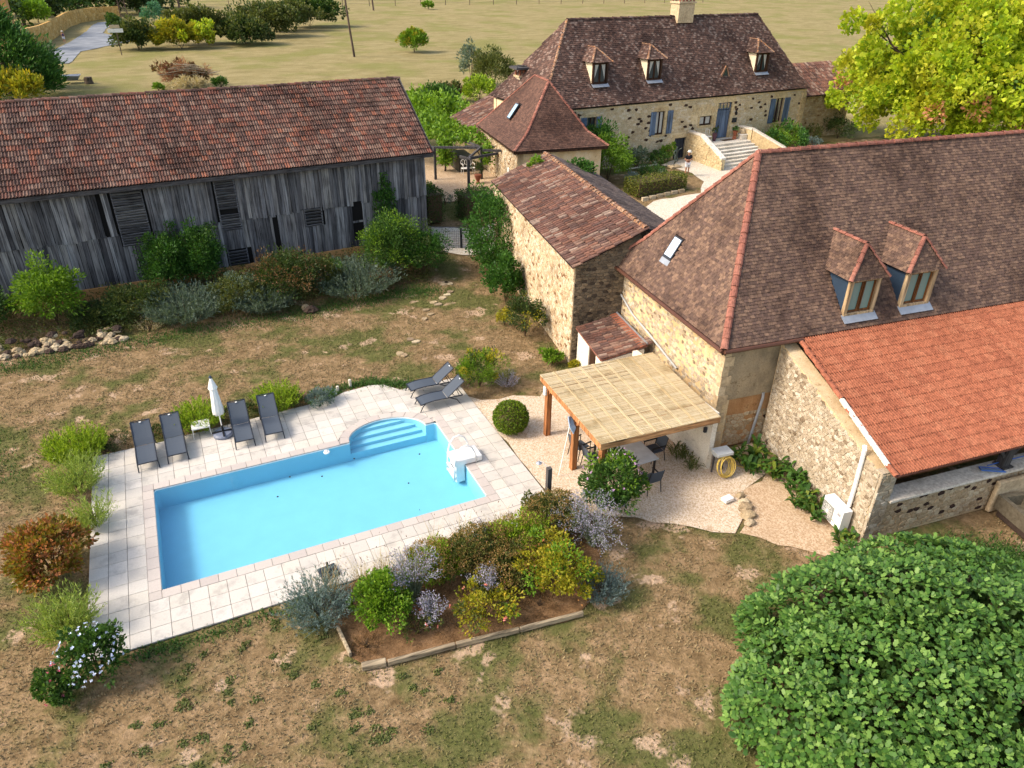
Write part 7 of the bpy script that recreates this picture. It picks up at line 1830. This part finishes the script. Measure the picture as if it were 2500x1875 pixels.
# shrubs in front of the barn
shrub("ash_sapling", "bright green sapling in front of the barn near the stone bank", "shrub", -3.1, 20.0, 3.2, 3.1, 5600, .17, M['lf_bright'], .07, 130, 60, up=.1)
shrub("dark_shrub", "dark green shrub cut by the picture edge in front of the barn", "shrub", -5.9, 19.9, 2.6, 2.5, 3200, .14, M['lf_green'], .06, 131, 36)
for i, (x_, y_, w_, h_, m_, nm, lab, m2) in enumerate([(.4, 19.6, 2.5, 1.3, 'lf_dark', "dark_shrub", "dark low shrub right of the bright sapling", 'lf_olive'), (2.4, 18.7, 2.0, 1.35, 'lf_grey', "grass_clump", "tall grey green grass clump before the barn louvre", 'lf_green'),
        (2.0, 21.3, 1.8, 2.6, 'lf_ivy', "climber_bush", "ivy climbing the barn planks under the wide louvre", 'lf_green'), (3.6, 21.2, 1.7, 2.8, 'lf_ivy', "climber_bush", "ivy climbing the barn planks right of the wide louvre", 'lf_green'),
        (4.9, 18.8, 2.3, 1.3, 'lf_olive', "dark_shrub", "olive shrub before the low louvre of the barn", 'lf_grey'), (7.4, 18.9, 3.0, 2.0, 'lf_dark', "dark_shrub", "large dark brownish shrub in the middle of the barn front", 'lf_brown'),
        (9.3, 19.2, 1.6, 1.4, 'lf_olive', "dark_shrub", "green shrub right of the large dark shrub", 'lf_green'), (10.7, 18.7, 2.5, 1.4, 'lf_grey', "grass_clump", "grey green grass clump towards the gate end of the barn", 'lf_olive'),
        (13.1, 19.9, 2.7, 2.7, 'lf_green', "leafy_bush", "big leafy bush under the ivy at the gate end of the barn", 'lf_bright'), (14.6, 19.2, 2.3, 2.1, 'lf_ivy', "leafy_bush", "dark leafy bush beside the wire gate", 'lf_dark'), (12.0, 18.4, 1.4, .9, 'lf_brown', "dark_shrub", "brown grassy tuft between the grey clump and the big bush", 'lf_olive'),
        (-1.6, 19.3, 1.6, .9, 'lf_dark', "dark_shrub", "low dark shrub above the stone bank", 'lf_olive'), (6.0, 18.3, 1.4, 1.0, 'lf_grey', "grass_clump", "grey tuft between the olive shrub and the large dark shrub", 'lf_olive')]):
    w_, h_ = w_ * 1.28, h_ * 1.2
    if nm == "grass_clump": spiky(nm, lab, "grass clump", x_, y_, w_, h_, 520, 24, M[m_], .17, .03, 140 + i, .95, "grey green grass clumps before the barn", .35, .7)
    else: shrub(nm, lab, "shrub", x_, y_, w_, h_, int(1050 * w_ * h_), .12, M[m_], .06, 140 + i, int(14 * w_ * h_), mats2=[(M[m2], int(200 * w_ * h_), .11)])
rg = np.random.default_rng(159); n = 15000; px = np.concatenate([rg.uniform(-.9, 15, n), rg.uniform(-7, -.9, 2600)]); py = rg.uniform(18.0, 21.6, len(px)) + .05 * px * .5
pz = zt(px, py) + rg.uniform(0, 1, len(px)) ** .8 * (.35 + .55 * np.clip((py - 18) / 2.2, 0, 1)) * (.7 + .4 * np.sin(px * 2.1) * np.sin(py * 1.7 + px))
PP = np.stack([px, py, pz], 1); mkq("bank_undergrowth", leaves(PP, rg.normal(size=PP.shape) + np.array([0, -.3, .6]), .14 * rg.uniform(.6, 1.3, len(px)), .06, rg), M['lf_olive'], None, "stuff", "tangled green undergrowth between the shrubs along the barn")
spiky("dead_stalks", "dry grey stalks on the stone bank", "plant", .7, 17.9, 1.1, .7, 60, 8, M['lf_straw'], .12, .012, 155, 1.0)
ivywall("barn_ivy", "ivy sheet climbing the barn planks near the gate end", [(bg(3.3, -.06, .8), BE, 1.35, 3.2, .25), (bg(2.9, -.06, 3.4), BE, .75, 1.0, .16), (bg(2.75, -.06, 4.2), BE, .4, .7, .12)], 2600, M['lf_ivy'], 156)
ivywall("barn_ivy", "thin ivy trails on the barn above the climbing bushes", [(bg(14.0, -.08, 1.2), BE, .5, 2.6, .15), (bg(12.2, -.08, 1.2), BE, .5, 2.3, .15), (bg(13.2, -.08, 1.0), BE, 1.0, 1.7, .25)], 1200, M['lf_ivy'], 157)
# courtyard
def hedge(name, lab, x_, y_, w, d, h, rz, n, mat, seed, L=.09):
    c = gpos(x_, y_); t = thing(name, lab, "hedge", c); rg = np.random.default_rng(seed); e, nv = ax2(rz)
    f = rg.integers(0, 5, n); a, b = rg.uniform(-.5, .5, n), rg.uniform(-.5, .5, n); v = rg.uniform(0.03, 1, n)
    U = np.where(f == 0, -.5, np.where(f == 1, .5, a)); W_ = np.where(f == 2, -.5, np.where(f == 3, .5, b)); Z = np.where(f == 4, 1.0, v)
    dp = rg.uniform(-.12, .03, n); P = c + e * (U * w)[:, None] + nv * (W_ * d)[:, None] + UP * (Z * h)[:, None]
    N = np.where(f[:, None] == 4, UP, np.where(f[:, None] < 2, e * np.sign(U)[:, None], nv * np.sign(W_)[:, None])); P = P + N * dp[:, None]
    mkq("foliage", leaves(P, N * .7 + rg.normal(size=(n, 3)) * .7, L * rg.uniform(.7, 1.3, n), L * .6, rg), mat, t)
    part("twig_core", MB().box(c + UP * h * .45, (w * .86, d * .8, h * .84), ax=(e, nv, UP)), M['twig'], t)
hedge("clipped_hedge", "tall clipped hedge block beside the barn end", 17.35, 25.4, 1.1, 1.6, 2.0, .1, 2600, M['lf_hedge'], 161)
hedge("clipped_hedge", "clipped hedge block right behind the wire gate", 20.1, 25.0, 2.0, 1.5, 1.75, .1, 3400, M['lf_hedge'], 162)
shrub("golden_shrub", "yellow green shrub above the clipped hedge by the barn", "shrub", 17.7, 27.2, 1.5, 1.9, 1300, .11, M['lf_bright'], .07, 163, 26)
shrub("grey_shrub", "grey low shrub between the two clipped hedges", "shrub", 19.0, 27.3, 1.3, .8, 700, .1, M['lf_grey'], .03, 164, 20)
strap("tall_lily", "upright broad leaved plant beside the grey shrub", 20.1, 27.5, .3, .3, 1.0, 5, M['lf_canna'], 165, .5, .12)
strap("tall_lily", "second upright broad leaved plant next to the trellis post", 20.9, 27.6, .25, .25, .9, 4, M['lf_canna'], 166, .5, .12)
hedge("variegated_hedge", "yellow green clipped hedge curving along the courtyard lawn", 33.1, 24.0, 4.2, 1.5, 1.05, .06, 4200, M['lf_goldhedge'], 167, .11)
shrub("garden_plant", "soft bright green garden plant behind the variegated hedge", "plant", 34.2, 26.0, 2.2, 1.2, 1700, .12, M['lf_green'], .05, 168, 30, mats2=[(M['lf_grey'], 500, .1)])
shrub("garden_plant", "blue green plant at the end of the variegated hedge", "plant", 32.2, 25.7, 1.3, 1.0, 900, .1, M['lf_silver'], .04, 169, 18)
shrub("wisteria", "large wisteria with hanging leaves beside the tower foot", "shrub", 31.4, 27.4, 3.6, 3.3, 4600, .22, M['lf_bright'], .07, 170, 50, up=-.5)
shrub("wisteria", "green climber filling the corner behind the tower roof tip", "climber", 31.6, 29.6, 3.0, 3.9, 3400, .2, M['lf_ivy'], .09, 171, 36)
shrub("border_shrub", "round grey green shrub against the house wall left of the cellar door", "shrub", 35.2, 29.5, 2.4, 1.6, 1800, .13, M['lf_grey'], .05, 172, 30, mats2=[(M['lf_dark'], 700, .12)])
shrub("border_shrub", "leafy border plants between grey shrub and cellar door", "shrub", 37.3, 29.7, 1.9, 1.1, 1200, .16, M['lf_green'], .06, 173, 24)
shrub("border_shrub", "bright bush beside the cellar door", "shrub", 38.5, 30.1, 1.2, 1.7, 1000, .14, M['lf_bright'], .07, 174, 20)
shrub("spreading_juniper", "spreading juniper with arching sprays right of the steps", "shrub", 49.6, 29.6, 4.0, 2.0, 3600, .24, M['lf_bright'], .05, 175, 50, up=.1, mats2=[(M['lf_conifer'], 1500, .22)])
shrub("border_shrub", "rusty low shrub at the east corner of the house wall", "shrub", 54.6, 31.2, 2.0, 1.6, 1100, .14, M['lf_olive'], .06, 176, 22)
shrub("border_shrub", "dark hedge shrub along the annex wall under the yellow tree", "shrub", 58.0, 31.6, 3.6, 1.9, 2200, .15, M['lf_dark'], .07, 177, 34)
shrub("border_shrub", "grey blue shrub at the foot of the spreading juniper", "shrub", 52.9, 29.4, 1.5, 1.0, 800, .12, M['lf_silver'], .05, 178, 18)
shrub("roof_creeper", "creeper spilling over the shed ridge", "climber", 21.4, 18.9, 1.6, .7, 700, .14, M['lf_bright'], .09, 179, 16, z=5.1)
shrub("roof_creeper", "creeper on the far slope of the shed roof by the tower", "climber", 23.6, 18.4, 2.2, .8, 900, .14, M['lf_ivy'], .09, 180, 20, z=4.7)
shrub("yard_bush", "dark green plant at the tower wall foot behind the shed", "shrub", 21.6, 21.9, 2.0, 2.6, 1500, .14, M['lf_ivy'], .09, 181, 30)
# vine over the trellis
def vine():
    t = thing("grape_vine", "bright green vine spread over the trellis roof", "vine", (21.5, 33, 1.5)); rg = np.random.default_rng(190); n = 11000
    P = np.stack([rg.uniform(17.2, 24.6, n), rg.uniform(31.2, 45.5, n), np.zeros(n)], 1)
    e = .5 * np.sin(P[:, 0] * 2.3 + P[:, 1]) + .35 * np.sin(P[:, 1] * 2.9 - P[:, 0]); keep = (P[:, 1] > 35.6 - .85 * (P[:, 0] - 20) + .4 * e) & (P[:, 0] < 24.4 - .02 * (P[:, 1] - 31))
    P = P[keep]; n = len(P); P[:, 2] = 3.85 + .28 * np.sin(P[:, 0] * 1.9) * np.sin(P[:, 1] * 1.5) + rg.normal(0, .2, n)
    mkq("foliage", leaves(P, rg.normal(size=(n, 3)) + np.array([0, 0, .25]), .24 * rg.uniform(.7, 1.3, n), .2, rg), M['lf_bright'], t)
    k = 900; Q = np.stack([rg.normal(21.6, .28, k), rg.normal(34.0, .3, k), rg.uniform(2.1, 3.9, k)], 1); Q2 = np.stack([rg.normal(23.6, .2, k // 3), rg.normal(31.0, .25, k // 3), rg.uniform(2.6, 3.9, k // 3)], 1)
    Q = np.concatenate([Q, Q2]); mkq("hanging_shoots", leaves(Q, rg.normal(size=Q.shape) + np.array([0, 0, -.6]), .2, .16, rg), M['lf_bright'], t)
    part("vine_stem", MB().tube([(21.6, 34.1, 1.5), (21.7, 34.0, 2.6), (21.5, 34.3, 3.8)], [.07, .05, .04], 6).tube([(23.2, 31.4, 1.5), (23.3, 31.3, 2.8), (23.0, 31.8, 3.8)], [.06, .05, .03], 6), M['bark'], t)
vine()
shrub("foliage_ball", "dark ball plant in the purple pot", "plant", 43.1, 30.45, .5, .45, 260, .08, M['lf_dark'], .05, 191, 10, z=3.25, nst=0)
shrub("foliage_ball", "dark succulent in the pedestal pot by the door", "plant", 45.1, 30.4, .55, .35, 260, .1, M['lf_conifer'], .05, 192, 10, z=3.28, nst=0)
shrub("foliage_ball", "reddish shrub growing in the terracotta foot pot", "plant", 22.6, 30.3, .9, .9, 420, .12, M['lf_dark'], .06, 193, 14, z=2.0, nst=0)
# ================================================================ trees
def tree(name, lab, x, y, h, crown, n, L, mat, seed, W=None, clumps=90, trunk_h=None, trunk_r=.3, group=None, mats2=(), up=.2, cr=.22, shell=(.45, 1.0), limbs=7, rough=.16, lo=-.45):
    c = gpos(x, y); t = thing(name, lab, "tree", c, group); (cx, cy, cz), r = crown
    Q = cloud((cx, cy, cz), r, n, L, W, clumps, seed, up, shell, cr, lo, rough); mkq("crown", Q, mat, t)
    for j, (m2, k2, L2, sh2, kk) in enumerate(mats2): mkq("crown", cloud((cx, cy, cz), r, k2, L2, None, kk, seed + 50 + j, up, sh2, cr * .8, lo, rough), m2, t)
    rg = random.Random(seed); mb = MB(); th = trunk_h or h * .35; tp = V3(x, y, c[2] + th)
    mb.tube([c, (c + tp) / 2 + V3(.05, .03, 0), tp], [trunk_r * 1.25, trunk_r, trunk_r * .85], 9)
    for k in range(limbs):
        a = 2 * math.pi * k / limbs + rg.uniform(-.3, .3); q = rg.uniform(.55, .9); e = V3(cx + math.cos(a) * r[0] * q, cy + math.sin(a) * r[1] * q, cz + rg.uniform(-.2, .6) * r[2]); m = tp + (e - tp) * .5 + UP * rg.uniform(.1, .5)
        mb.tube([tp - UP * .15, m, e], [trunk_r * .55, trunk_r * .3, .03], 6)
        for j in range(3):
            b = m + (e - m) * rg.uniform(.1, .7); f = b + V3(rg.uniform(-1, 1) * r[0] * .35, rg.uniform(-1, 1) * r[1] * .35, rg.uniform(-.1, .5) * r[2]); mb.tube([b, f], [trunk_r * .16, .015], 5)
    part("trunk", mb, M['bark'], t)
    return t
# big yellowing tree behind the farmhouse
tree("maple_tree", "huge yellow green tree with orange dead twigs behind the farmhouse", 61.5, 23.6, 11, ((61.4, 23.3, 7.0), (9.4, 9.0, 6.2)), 80000, .30, M['lf_walnut'], 201, .34, 420, 3.6, .45, mats2=[(M['lf_dead'], 1700, .36, (.85, 1.04), 20), (M['lf_green'], 6000, .4, (.3, .75), 90)], cr=.135, shell=(.5, 1.02), limbs=11, lo=-.5)
# dark conifer, left
def conifer(lab, x, y, w, h, n, seed, mat='lf_conifer'):
    c = gpos(x, y); t = thing("conifer", lab, "tree", c); rg = np.random.default_rng(seed); K = 150
    v = rg.uniform(0.02, 1, K) ** .9; a = rg.uniform(0, 2 * np.pi, K); rr = w / 2 * np.clip(np.sin(np.clip(v * .9 + .22, 0, 1) * np.pi) ** .7, .15, 1) * rg.uniform(.75, 1.08, K)
    CC = np.stack([x + rr * np.cos(a), y + rr * np.sin(a), c[2] + v * h], 1); k = rg.integers(0, K, n); q = unit(rg.normal(size=(n, 3))) * rg.uniform(.2, 1, (n, 1)) * w * .13
    P = CC[k] + q; D = np.stack([np.cos(a), np.sin(a), np.full(K, .75)], 1)[k] + q * .4 + rg.normal(size=(n, 3)) * .35
    mkq("crown", leaves(P, D, .55 * rg.uniform(.7, 1.3, n), .16, rg), M[mat], t); part("trunk", MB().tube([c, c + UP * h * .8], [.4, .1], 8), M['bark'], t)
conifer("dense dark green conifer at the picture edge beside the lane", -9.8, 80.5, 10.2, 7.6, 15000, 202)
shrub("yellow_shrub", "yellow green shrub peeping over the barn roof below the conifer", "shrub", -8.9, 73.8, 6.0, 2.8, 2200, .5, M['lf_yellow'], .2, 203, 40, up=.8)
# field shrubs
G5 = "bramble thicket along the lane"
shrub("bramble_thicket", "dark thicket end right beside the white road sign", "hedge", 3.6, 117.2, 7, 3.6, 5200, .36, M['lf_dark'], .3, 210, 50, G5, mats2=[(M['lf_olive'], 900, .45)])
shrub("yellow_bush", "yellow leaved bush in front of the lane thicket", "shrub", 9.6, 116.6, 10.5, 4.0, 8000, .34, M['lf_yellow'], .3, 211, 70, wy=4, mats2=[(M['lf_walnut'], 1400, .45)], rough=.25)
shrub("bramble_thicket", "olive thicket behind the yellow bush", "hedge", 12.5, 122, 13, 5.2, 8000, .36, M['lf_olive'], .3, 212, 70, G5, wy=6)
shrub("bramble_thicket", "rounded olive thicket clump right of the yellow bush", "hedge", 19.6, 119.5, 8.5, 3.8, 5600, .34, M['lf_dark'], .28, 213, 60, G5, mats2=[(M['lf_olive'], 900, .45)])
shrub("bramble_thicket", "long olive thicket running up the field", "hedge", 24.5, 130, 14, 5.0, 8500, .36, M['lf_olive'], .3, 214, 70, G5, wy=8, mats2=[(M['lf_dark'], 1000, .5)])
shrub("bramble_thicket", "dark green far end of the thicket in the open field", "hedge", 35.5, 146, 14, 5.6, 9000, .4, M['lf_hedge'], .35, 215, 70, G5, wy=8, mats2=[(M['lf_olive'], 900, .5)])
shrub("bramble_thicket", "middle olive section of the thicket before its dark far end", "hedge", 29.8, 139, 12, 5.0, 6500, .4, M['lf_olive'], .35, 216, 50, G5, wy=7)
shrub("field_bush", "round bright green bush standing alone in the field", "shrub", 42.2, 101.5, 4.2, 3.2, 3600, .36, M['lf_bright'], .16, 217, 60, up=.7, mats2=[(M['lf_yellow'], 900, .3)])
shrub("field_bush", "tiny bright green bush far up the field near the fence", "shrub", 75, 186.5, 3.4, 1.9, 800, .4, M['lf_bright'], .25, 218, 22)
shrub("olive_tree_bush", "tall olive green bush between field and tower", "shrub", 39.6, 65.8, 5.6, 4.3, 5200, .34, M['lf_olive'], .1, 219, 70, up=.7)
shrub("olive_tree_bush", "greyer bush top rising behind the tall olive bush", "shrub", 38.2, 69, 3.4, 4.9, 1800, .3, M['lf_grey'], .1, 220, 30, up=.7)
shrub("yellow_shrub", "yellow green shrub below the tall olive bush", "shrub", 35.2, 59.6, 4.4, 2.4, 2600, .3, M['lf_rosemary'], .14, 221, 40)
shrub("brown_shrub", "brownish drying shrub at the lawn side of the yellow one", "shrub", 32.0, 60.2, 3.0, 2.1, 1500, .26, M['lf_olive'], .14, 222, 26, mats2=[(M['lf_brown'], 500, .25)])
shrub("creeper_bank", "green creeper mass between barn end and low wing", "climber", 26.0, 52, 9, 2.2, 4200, .32, M['lf_bright'], .24, 223, 60, wy=9)
shrub("creeper_bank", "bright creeper reaching the low wing roof", "climber", 29.0, 55.5, 6, 2.4, 2600, .3, M['lf_green'], .2, 224, 40, wy=5)
shrub("brush_twigs", "tangle of orange dry twigs heaped over the planks", "brush", 7.6, 79.9, 6.4, 2.3, 2600, .5, M['brush'], .05, 225, 50, up=.3, wy=3, rough=.25, mats2=[(M['lf_brown'], 700, .4)])
shrub("brush_greens", "green weeds growing at the brush pile edge", "plant", 10.9, 77.2, 2.0, 1.1, 600, .3, M['lf_green'], .14, 226, 14)
shrub("brush_greens", "small bright weeds at the left foot of the brush pile", "plant", 4.4, 77.6, 1.4, .8, 400, .26, M['lf_bright'], .12, 227, 12)
shrub("straw_heap", "pale straw heap at the foot of the brush pile", "straw heap", 7.4, 77.4, 4.6, 1.2, 1800, .36, M['lf_straw'], .05, 228, 30, wy=2, nst=0)
# lane surroundings
G6 = "dark trees beyond the lane wall"
for i, (x, y, w, h, n, m) in enumerate([(-20, 140, 13, 7.5, 5200, 'lf_hedge'), (-15, 163, 14, 7.5, 4600, 'lf_dark'), (-6, 184, 15, 7.5, 4200, 'lf_hedge'), (6, 187, 12, 7.0, 3400, 'lf_dark'), (-18, 185, 18, 10, 4200, 'lf_conifer'), (-3, 203, 22, 8, 3600, 'lf_dark'), (14, 205, 12, 6, 2200, 'lf_hedge')]):
    lab = ["dark bush mass above the start of the lane wall", "dark tree above the bend of the lane wall", "dark green tree behind the middle of the lane wall", "dark tree behind the rusty pylon", "tall dark conifer mass behind the wall trees", "far dark tree crown at the picture top above the lane", "rounded green tree top right of the pylon"][i]
    tree("hedgerow_tree", lab, x, y, h, ((x, y, 2.5 + h * .5), (w / 2, w / 2.4, h * .55)), n, .7, M[m], 230 + i, .45, 70, 2, .3, G6, cr=.25)
shrub("bank_greenery", "bright green bank plants along the lane wall top", "shrub", -10.8, 143, 4, 3.4, 2000, .5, M['lf_bright'], .3, 240, 30, wy=14, z=4.2)
shrub("bank_greenery", "bright green bank plants where the lane wall bends", "shrub", -8.2, 168, 6, 3.2, 1600, .5, M['lf_green'], .3, 241, 30, wy=8, z=4.6)
shrub("blue_spruce", "soft blue green shrub right of the pylon", "shrub", 7.6, 156, 4.6, 4.4, 2200, .4, M['lf_blue'], .16, 242, 40)
shrub("pylon_creeper", "dark creeper bush at the foot of the pylon", "shrub", .9, 147, 2.8, 3.2, 900, .4, M['lf_hedge'], .25, 243, 20)
# ================================================================ fig tree in the foreground
def fig():
    c = gpos(16.2, -10.6); t = thing("fig_tree", "broad fig tree with large lobed leaves filling the near corner", "tree", c); rg = np.random.default_rng(301)
    lob = [(0, 0), (.15, .06), (.30, .34), (.20, .44), (.33, .72), (.16, .80), (0, 1.0), (-.16, .80), (-.33, .72), (-.20, .44), (-.30, .34), (-.15, .06)]
    ctr = np.array([16.55, -10.9, .55]); rad = np.array([4.75, 3.75, 2.35]); K = 2600
    d = ell(K, rg, -.12); CC = ctr + d * rad * (1 + .05 * np.sin(d[:, :1] * 7 + d[:, 1:2] * 6) + rg.normal(0, .02, (K, 1))) * rg.choice([1, 1, 1, 1, .9], (K, 1))
    N = unit(d / rad * rad.mean()); Q = []
    base = np.array([(x, y, -.22 * abs(x) - .12 * y * y + .05) for x, y in lob])
    for k in range(K):
        n = unit(N[k] * .8 + UP * .75 + rg.normal(size=3) * .15); x = unit(np.cross(n, rg.normal(size=3))); y = np.cross(n, x); m = rg.integers(8, 12)
        for j in range(m):
            a = 2 * math.pi * (j * .382) + rg.uniform(-.3, .3); tilt = .15 + .6 * j / m + rg.uniform(-.2, .2); s = rg.uniform(.115, .185) * (.62 if j < 2 else 1)
            o = x * math.cos(a) + y * math.sin(a); Yv = unit(o * math.sin(tilt + .55) + n * math.cos(tilt + .55)); Xv = unit(np.cross(Yv, n) + rg.normal(size=3) * .12); Nv = np.cross(Xv, Yv)
            p = CC[k] + o * .045 - n * .05 * j / m
            Q.append(p + s * (base[:, :1] * Xv + (base[:, 1:2] + .22) * Yv + base[:, 2:] * Nv))
    Q = np.array(Q); P = Q.mean(1); order = rank(P); F = [(0, 1, 2, 3, 11), (3, 4, 5), (5, 6, 7), (7, 8, 9), (9, 10, 11), (3, 5, 7, 9, 11)]
    F = [(0, 1, 11), (1, 2, 3), (1, 3, 9, 11), (9, 10, 11), (3, 4, 5), (7, 8, 9), (3, 5, 7, 9), (5, 6, 7)]
    pieces(t, "leaf", [(Q[i], F) for i in order[:300]], M['lf_fig'], "leaf_cluster", 300)
    R = Q[order[300:]]; n = len(R); V = R.reshape(-1, 3) - ORG[t.name]
    FF = (np.arange(n)[:, None] * 12)
    faces = [tuple(int(b) + i for i in f) for b in FF[:, 0] for f in F]
    o = bpy.data.objects.new("leaf_mass", mk("leaf_mass", V, faces, M['lf_fig'])); link(o, t); o["kind"] = "stuff"
    mkq("inner_foliage", cloud(ctr, rad * .86, 14000, .2, .13, 260, 302, .3, (.55, .95), .12, -.1), M['lf_hedge'], t, "stuff")
    stems(t, c, 2.6, 4.2, 12, M['bark'], 303, .07)
fig()
